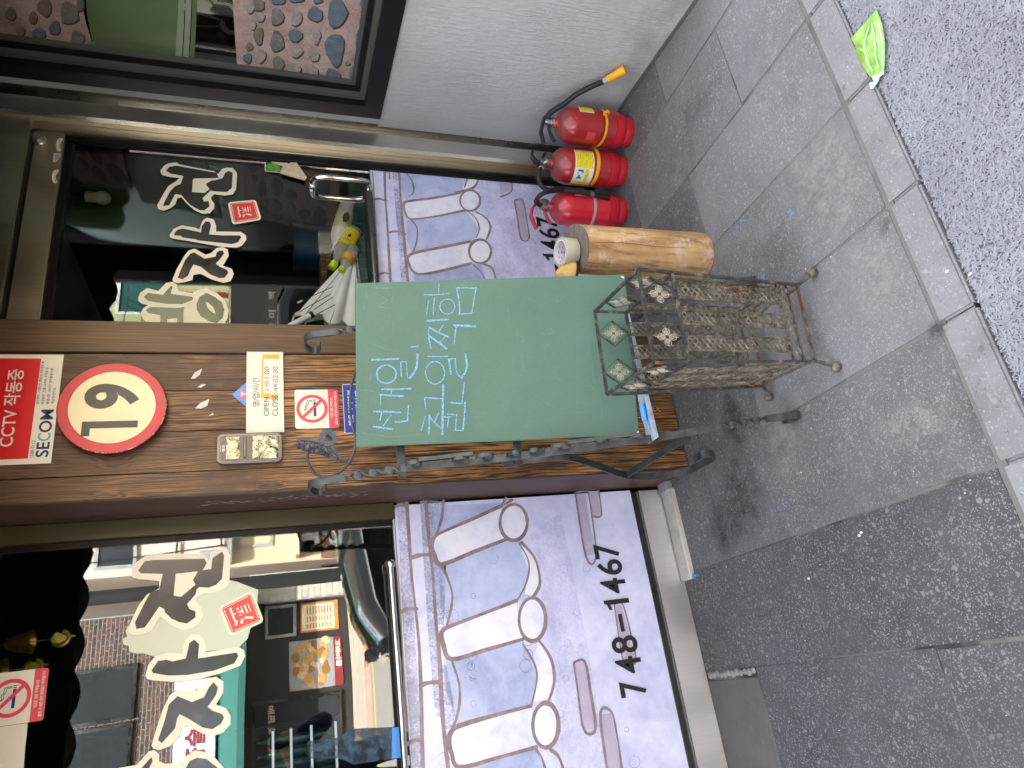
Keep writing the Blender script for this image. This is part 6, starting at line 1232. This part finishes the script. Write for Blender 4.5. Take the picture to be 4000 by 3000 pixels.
# ================================================================== THE STREET BEHIND THE CAMERA (it shows in the glass)
CREAMW = plain('cream_render', (.52, .42, .28), .8, 0, .08, 2); PEACH = plain('peach_render', (.58, .46, .38), .8, 0, .06, 2); LIMEW = plain('lime_siding', (.45, .45, .24), .7, 0, .08, 3)
m = NM('dark_brick', (.1, .05, .04), .85); c = m.co('Object'); br_ = m.node('TexBrick'); mp_ = m.node('Mapping'); mp_.inputs['Rotation'].default_value = (R(90), 0, 0); m.link(c, mp_.inputs['Vector']); m.link(mp_.outputs[0], br_.inputs['Vector'])
br_.inputs['Scale'].default_value = 1; br_.inputs['Brick Width'].default_value = .20; br_.inputs['Row Height'].default_value = .068; br_.inputs['Mortar Size'].default_value = .008
br_.inputs['Color1'].default_value = (.10, .045, .032, 1); br_.inputs['Color2'].default_value = (.035, .025, .022, 1); br_.inputs['Mortar'].default_value = (.17, .16, .15, 1); m.col(br_.outputs['Color']); BRICK = m.m
m = NM('opposite_paving', (.3, .28, .25), .9); c = m.co('World'); m.col(m.ramp(m.noise(c, 20, 4), [(.3, (.24, .22, .19)), (.7, (.34, .31, .26))])); OPAV = m.m
PINKP = plain('pink_kerb_paving', (.40, .28, .22), .85, 0, .15, 12); YLINE = plain('yellow_road_line', (.60, .36, .04), .7); DKWIN = plain('dark_glazing', (.03, .035, .04), .08, 0, .2); SIGNBLUE = plain('pale_blue_board', (.42, .48, .62), .5, 0, .06); TEALAW = plain('teal_awning', (.012, .095, .08), .6, 0, .12)
TILEW = plain('pale_wall_tile', (.42, .41, .36), .5, 0, .12); BROWNB = plain('brown_cladding', (.16, .085, .05), .6, 0, .2, 14); ORANGE = plain('menu_orange', (.55, .20, .05), .5); CHICK = plain('fried_food_print', (.45, .26, .09), .5, 0, .45, 9); MAROON = plain('maroon_print', (.22, .02, .03), .5)
CARP = NM('black_car_paint', (.012, .014, .015), .12, 0, .5, Coat_Weight=1.0, Coat_Roughness=.03).m; TYRE = plain('tyre_rubber', (.015, .015, .015), .8); RIMS = plain('alloy_rim', (.45, .45, .46), .25, 1)
FY = 2 * GL - 15.1                                              # face of the houses across the street
op = MB().box((-14, FY - .3, -.2), (16, -8.02, .08)).build('opposite_pavement', OPAV); tag(op, kind='structure')
MB().box((-14, -8.02, -.15), (16, -7.86, .10), None, .01).build('opposite_kerb', PINKP, op); MB().box((-14, FY, .0805), (16, FY + .75, .09)).build('pink_strip', PINKP, op)
MB().box((-14, -7.55, -.0055), (16, -7.43, -.003)).build('yellow_line', YLINE, rd)
def house(name, x0, x1, zt, mat, label, depth=5, y=FY, z0=0):
    t = thing(name, ((x0 + x1) / 2, y - depth / 2, 0), label, 'building'); bx('wall', (x0, y - depth, z0), (x1, y, zt), mat, t); return t
def win(t, x0, x1, z0, z1, y=FY, frame=None, glass=None, mull=1):
    frame = frame or GREYTRIM; f = MB(); r = .06
    f.box((x0, y, z0), (x1, y + .05, z0 + r)); f.box((x0, y, z1 - r), (x1, y + .05, z1)); f.box((x0, y, z0 + r), (x0 + r, y + .05, z1 - r)); f.box((x1 - r, y, z0 + r), (x1, y + .05, z1 - r))
    for k in range(1, mull): x = x0 + (x1 - x0) * k / mull; f.box((x - r / 2, y, z0 + r), (x + r / 2, y + .048, z1 - r))
    o = f.build('window', frame, t); MB().box((x0 + r, y + .002, z0 + r), (x1 - r, y + .018, z1 - r)).build('pane', glass or DKWIN, o); return o
h = house('cream_house', 2.85, 7.2, 6.4, PEACH, 'cream house across the street with pipes and wires on its wall')
bx('lower_wall', (2.86, FY, 0), (7.1, FY + .02, 2.35), CREAMW, h); bx('brown_wainscot', (2.86, FY + .02, 0), (7.1, FY + .06, .58), BROWNB, h)
win(h, 3.0, 3.9, 4.0, 4.7); win(h, 3.2, 4.3, 1.5, 2.2, mull=2); win(h, 4.7, 6.2, 3.6, 5.0, mull=2); win(h, 4.9, 6.3, .9, 2.1, mull=3)
bx('shop_canopy', (2.9, FY + .02, 1.02), (4.4, FY + .5, 1.10), CREAMW, h, .01); bx('gas_box', (3.05, FY + .02, .62), (3.5, FY + .25, .98), GREYTRIM, h, .02)
for x in (3.95, 4.5, 6.7): MB().tube([(x, FY + .06, .1), (x, FY + .06, 6.3)], .035, 8).build('drain_pipe', OLIVE, h)
for x in (3.3, 3.75, 4.15): MB().tube([(x, FY + .05, 2.4), (x - .25, FY + .05, 6.2)], .014, 6).build('cable', CHARC, h)
bx('balcony_rail', (2.9, FY + .02, 2.28), (4.6, FY + .3, 2.36), GREYTRIM, h, .005); bx('air_conditioner', (4.0, FY + .02, 1.2), (4.75, FY + .35, 1.75), WHITEP, h, .02); bx('meter_box', (2.95, FY + .02, 2.5), (3.2, FY + .15, 2.9), GREYTRIM, h, .01)
for z in (2.5, 3.3): MB().tube([(2.86, FY + .06, z), (7.1, FY + .06, z + .02)], .02, 6).build('conduit', OLIVE, h)
h = house('lime_house', 7.25, 14, 6.6, LIMEW, 'house with lime yellow siding and teal blind across the street, reflected in the glass door')
for k in range(44): bx('siding_board', (7.26 + k * .15, FY, 2.45), (7.26 + k * .15 + .142, FY + .012, 6.55), LIMEW, h)
win(h, 8.5, 9.5, 3.6, 4.75, FY + .012, WHITEP, TEALAW); bx('red_trim', (9.0, FY + .012, 2.5), (9.15, FY + .04, 3.6), MAROON, h); bx('shop_front', (7.3, FY, 0), (13.9, FY + .05, 2.4), INT, h)
h = house('brick_house', -9, 2.12, 7.8, BRICK, 'dark brick house with a row of grey windows above the eating house across the street')  # unseen upper height added to block sky from the glass reflections
bx('parapet', (-9, FY, 7.8), (2.12, FY + .06, 7.87), CONC, h)
for k in range(6): win(h, 1.28 - .95 * (k + 1), 1.28 - .95 * k - .04, 3.86, 5.25, FY, STEELD, DKWIN)
bx('pale_blue_signboard', (-4.5, FY, 2.52), (.85, FY + .10, 3.22), SIGNBLUE, h, .01)
mb = MB(); 
for body, x, wd in (('선술집', -.55, .9), ('식당', .15, .55)): put_text(mb, body, (x + wd, FY + .102, 2.70), -X1, Z1, .34, wd, .03)
mb.build('sign_lettering', MAROON, h, False)
tw_ = MB(); tw_.add([(-4.8, FY, 2.50), (2.45, FY, 2.50), (2.45, FY + .9, 2.12), (-4.8, FY + .9, 2.12), (-4.8, FY + .9, 2.0), (2.45, FY + .9, 2.0)], [(0, 1, 2, 3), (3, 2, 5, 4)]); tw_.build('teal_awning', TEALAW, h)
bx('eating_house_front', (-4.6, FY, .1), (2.05, FY + .04, 2.0), INT, h)
pt_ = bx('tiled_pier', (2.06, FY, 0), (2.62, FY + .28, 1.95), GREYTRIM, h)
for j in range(16):
    for k in range(4): bx('wall_tile', (2.07 + k * .137 + .03 * (j % 2), FY + .28, .03 + j * .12), (2.07 + k * .137 + .125 + .03 * (j % 2) * (k < 3), FY + .289, .14 + j * .12), TILEW, pt_)
win(h, 1.38, 2.02, 1.08, 1.68, FY + .04, GREYTRIM); bx('food_poster', (.40, FY + .04, .25), (1.28, FY + .05, 1.22), GREYTRIM, h)
FOOD = [plain('golden_crust', (.50, .27, .07), .5, 0, .35, 40), plain('brown_crust', (.26, .12, .03), .5, 0, .4, 40), plain('pale_crust', (.56, .42, .24), .5, 0, .25, 40)]; r_ = random.Random(6); mb = MB()
for k in range(46):
    mb.cur = r_.randrange(3); mb.ball((.44 + .80 * r_.random(), FY + .052, .50 + .62 * r_.random()), r_.uniform(.05, .11), 9, 6, (1, .05, .8))
fo_ = mb.build('food_picture', FOOD, h); fo_['kind'] = 'stuff'
bx('poster_banner', (.40, FY + .05, .25), (1.28, FY + .058, .40), MAROON, h)
put_text(mb := MB(), '고래어클', (1.22, FY + .060, .27), -X1, Z1, .10, .50, .03); mb.build('banner_lettering', SIGNW, h, False)
put_text(mb := MB(), '배달 전문점', (.2, FY + .07, 1.5), -X1, Z1, .12, .8, .01); mb.build('window_lettering', SIGNW, h, False)
mn = bx('menu_poster', (1.42, FY + .04, .28), (2.0, FY + .05, 1.0), ORANGE, h); bx('menu_panel', (1.46, FY + .05, .36), (1.96, FY + .052, .97), CREAM, mn)
mb = MB()
for j in range(9):
    for x, wd in ((1.92, .16), (1.72, .10), (1.58, .09)): mb.box((x - wd, FY + .0525, .42 + j * .055), (x, FY + .053, .445 + j * .055))
mb.build('menu_lines', INKR, mn)
win(h, -.9, .3, .3, 1.9, FY + .04, STEELD, mull=2); win(h, -3.5, -1.0, .3, 1.9, FY + .04, STEELD, mull=3)
# grey house next door, beyond the window wall
nb = thing('neighbour_house', (4.6, 3, 0), 'grey neighbouring house whose side wall carries the black framed window', 'building'); bx('front_wall', (2.26, 1.36, 0), (7, 1.385, 2.7), STUCCO, nb); bx('upper_storey', (2.26, 1.36, 2.7), (7, 6, 6.8), STUCCO, nb)
# pole and wires
po = thing('utility_pole', (1.50, 2 * GL - 9.0, 0), 'dark utility pole at the far kerb with wires slung from it', 'pole'); MB().tube([(1.50, 2 * GL - 9.0, 0), (1.47, 2 * GL - 9.0, 8)], .085, 14, False, None, lambda t: 1 - .2 * t).build('shaft', CHARC, po)
for k in range(9):
    z = 4.2 + .28 * k; x1 = 9 if k % 2 else -9; P = [Vector((1.48, 2 * GL - 9.0, z)).lerp(Vector((x1, FY + .5, z + .3 * (k % 3) - .6)), t) + Vector((0, 0, -.5 * 4 * t * (1 - t))) for t in np.linspace(0, 1, 12)]; MB().tube(P, .012, 5).build('wire', CHARC, po)
# parked car
car = thing('parked_car', (2.6, -1.6, 0), 'black parked car on the street behind the camera, reflected in the shop window', 'car')
prof = [(.36, .30), (.30, .48), (.42, .66), (.70, .80), (1.45, .93), (2.15, 1.38), (2.6, 1.46), (3.5, 1.45), (4.3, 1.15), (4.75, 1.02), (4.85, .6), (4.80, .30)]
bm = bmesh.new(); ys = [(-2.42, .86, -.03), (-2.30, 1, 0), (-1.6, 1.0, .012), (-.90, 1, 0), (-.78, .86, -.03)]; rows = []
for yv, k, dz in ys: rows.append([bm.verts.new((2.6 + (x - 2.6) * (1 if k == 1 else .975), yv if z < .95 else -1.6 + (yv + 1.6) * .84, (z if z <= .3 else .3 + (z - .3) * (1 if k == 1 else .93)) + dz * (z > .5))) for x, z in prof])
for a, b in zip(rows[:-1], rows[1:]):
    for i in range(len(prof) - 1): bm.faces.new((a[i], a[i + 1], b[i + 1], b[i]))
for r in (rows[0], rows[-1][::-1]): bm.faces.new(r)
me = bpy.data.meshes.new('body'); bmesh.ops.recalc_face_normals(bm, faces=bm.faces); bm.to_mesh(me); bm.free(); me.materials.append(CARP); me.shade_smooth(); me.set_sharp_from_angle(angle=R(50))
bo = bpy.data.objects.new('body', me); COL.objects.link(bo); bo.parent = car; bo.matrix_parent_inverse = Matrix.Translation(-Vector(car['_o'])); bv = bo.modifiers.new('b', 'BEVEL'); bv.width = .04; bv.segments = 2
for nm, pts in (('windscreen', [(1.50, .965), (2.14, 1.375)]), ('rear_window', [(3.56, 1.425), (4.24, 1.18)])):
    (xa, za), (xb, zb) = pts; mb = MB(); mb.add([(xa, -2.13, za + .03), (xa, -1.07, za + .03), (xb, -1.12, zb + .035), (xb, -2.08, zb + .035)], [(0, 1, 2, 3)]); mb.build(nm, DKWIN, car)
for yv in (-.93, -2.27): MB().add([(1.75, yv, 1.0), (4.1, yv, 1.04), (3.5, -1.6 + (yv + 1.6) * .86, 1.36), (2.25, -1.6 + (yv + 1.6) * .86, 1.34)], [(0, 1, 2, 3)]).build('side_window', DKWIN, car)
for a in (-1.9, -1.35): MB().bar([(1.46, a, .975), (1.62, a + .42, 1.10)], .018, .012, (0, 1, 0)).build('wiper', BLACKP, car)
for x in (1.15, 3.95):
    for yv in (-.86, -2.34):
        M = Matrix.Translation((x, yv, .31)) @ Matrix.Rotation(R(90), 4, 'X'); wl_ = MB().lathe([(.20, -.10), (.30, -.10), (.31, -.07), (.31, .07), (.30, .10), (.20, .10)], 32, M).build('wheel', TYRE, car); MB().lathe([(.02, -.105), (.19, -.102), (.195, .102), (.02, .105)], 24, M).build('rim', RIMS, wl_)
for yv in (-2.12, -1.08): MB().box((.335, yv - .15, .60), (.46, yv + .15, .70), None, .02).build('headlight', CHROME, car)

# ================================================================== THE PERSON TAKING THE PICTURE (seen only in the glass)
NAVY = plain('navy_cloth', (.010, .022, .075), .85, 0, .2, 30); DENIM = plain('black_trousers', (.012, .013, .016), .9); SKIN = plain('skin', (.42, .24, .16), .5); HAIR = plain('black_hair', (.010, .008, .007), .5)
pe = thing('person', (-.42, -.92, 0), 'person in a navy jacket holding up a phone to take the picture', 'person')
def skin_body(name, verts, edges, rad, mat, sub=2):
    me = bpy.data.meshes.new(name); me.from_pydata([Vector(v) - Vector(pe['_o']) for v in verts], edges, []); o = bpy.data.objects.new(name, me); COL.objects.link(o)
    md = o.modifiers.new('skin', 'SKIN'); md.use_smooth_shade = True
    for v, r in zip(me.skin_vertices[0].data, rad): v.radius = r if isinstance(r, tuple) else (r, r)
    me.skin_vertices[0].data[0].use_root = True; s_ = o.modifiers.new('s', 'SUBSURF'); s_.levels = s_.render_levels = sub
    dg = bpy.context.evaluated_depsgraph_get(); m2 = bpy.data.meshes.new_from_object(o.evaluated_get(dg)); bpy.data.objects.remove(o); m2.materials.clear(); m2.materials.append(mat); m2.shade_smooth()
    n_ = bpy.data.objects.new(name, m2); COL.objects.link(n_); n_.parent = pe; return n_
bxp, byp = -.42, -.92
V = [(bxp, byp, .95), (bxp, byp, 1.15), (bxp, byp, 1.33), (bxp, byp + .01, 1.43), (bxp + .01, byp + .03, 1.52),
     (bxp - .17, byp, 1.37), (bxp - .25, byp + .10, 1.13), (bxp - .04, byp + .30, 1.35), (bxp + .17, byp, 1.37), (bxp + .37, byp + .06, 1.13), (bxp + .31, byp + .32, 1.36),
     (bxp - .10, byp, .88), (bxp - .11, byp + .02, .48), (bxp - .12, byp - .02, .09), (bxp + .10, byp, .88), (bxp + .11, byp + .02, .48), (bxp + .12, byp - .02, .09)]
E_ = [(0, 1), (1, 2), (2, 3), (3, 4), (2, 5), (5, 6), (6, 7), (2, 8), (8, 9), (9, 10), (0, 11), (11, 12), (12, 13), (0, 14), (14, 15), (15, 16)]
rad = [(.16, .12), (.16, .12), (.17, .12), (.08, .08), (.055, .055), (.085, .085), (.062, .062), (.045, .045), (.085, .085), (.062, .062), (.045, .045), (.105, .105), (.075, .075), (.052, .052), (.105, .105), (.075, .075), (.052, .052)]
skin_body('body', V, E_, rad, NAVY)
hd = Vector((bxp + .03, byp + .06, 1.615))
mb = MB(); mb.ball(hd, .098, 24, 16, (.80, .98, 1.2)); hd_o = mb.build('head', SKIN, pe); mb = MB(); mb.ball(hd + Vector((0, -.018, .030)), .104, 24, 14, (.86, .98, 1.12)); mb.build('hair', HAIR, pe)
mb = MB(); mb.ball(hd + Vector((0, .096, -.012)), .018, 10, 8, (.8, 1, 1.5)); [mb.ball(hd + Vector((s_ * .080, 0, -.005)), .022, 10, 8, (.5, .9, 1.3)) for s_ in (-1, 1)]; mb.build('nose_and_ears', SKIN, hd_o); MB().ball(hd + Vector((-.03, .088, .012)), .010, 8, 6).build('eye', DARKL, hd_o); MB().ball(hd + Vector((.03, .088, .012)), .010, 8, 6).build('eye', DARKL, hd_o); MB().ball(hd + Vector((0, .084, -.052)), .016, 10, 6, (1.5, .5, .5)).build('mouth', MAROON, hd_o)
for sx_ in (-1, 1): MB().box((bxp + sx_ * .12 - .05, byp - .10, 0), (bxp + sx_ * .12 + .05, byp + .17, .09), None, .03).build('shoe', BLACKP, pe)
fw_ = UP @ Vector((0, 0, -1)); ur_ = UP @ Vector((1, 0, 0)); uu_ = UP @ Vector((0, 1, 0))
Mp = Matrix((ur_, uu_, -fw_)).transposed().to_4x4(); Mp.translation = CAM - fw_ * .012 + Vector((-.15, -.50, 0))
ph = thing('phone', Mp.translation, 'black phone held up by the person taking the picture', 'phone'); MB().box((-.038, -.12, -.004), (.038, .035, .004), Mp, .003).build('case', BLACKP, ph)
for sgn, wr_ in ((-1, Vector((bxp - .04, byp + .30, 1.35))), (1, Vector((bxp + .31, byp + .32, 1.36)))):
    palm = Mp @ Vector((sgn * .050, -.06, -.025)); V = [wr_, palm]; E_ = [(0, 1)]; rad = [.026, .030]
    for k in range(4):
        a = Mp @ Vector((sgn * .056, -.035 - .020 * k, -.012)); b = Mp @ Vector((sgn * .046, -.033 - .020 * k, .006 - .014)); V += [a, b]; o_ = len(V) - 2; E_ += [(1, o_), (o_, o_ + 1)]; rad += [.0095, .0085]
    V += [Mp @ Vector((sgn * .030, -.085, -.022))]; E_ += [(1, len(V) - 1)]; rad += [.010]
    skin_body('hand', V, E_, rad, SKIN, 2)

# the printed marks and scuffs are joined pieces too small to pick apart
SMALL = {'small_print', 'white_lettering', 'navy_lettering', 'chalk_trace', 'scratch', 'corner_lattice', 'label_small_print', 'sticker_print', 'scuff_mark', 'printed_bubble', 'dirt_speck', 'chalk_dust', 'chalk_smudge', 'worn_slab_edge', 'menu_lines', 'core_print'}
for o in list(COL.objects):
    if '_o' in o: del o['_o']
    if o.type == 'MESH' and o.parent is not None and o.name.split('.')[0] in SMALL and 'kind' not in o: o['kind'] = 'stuff'
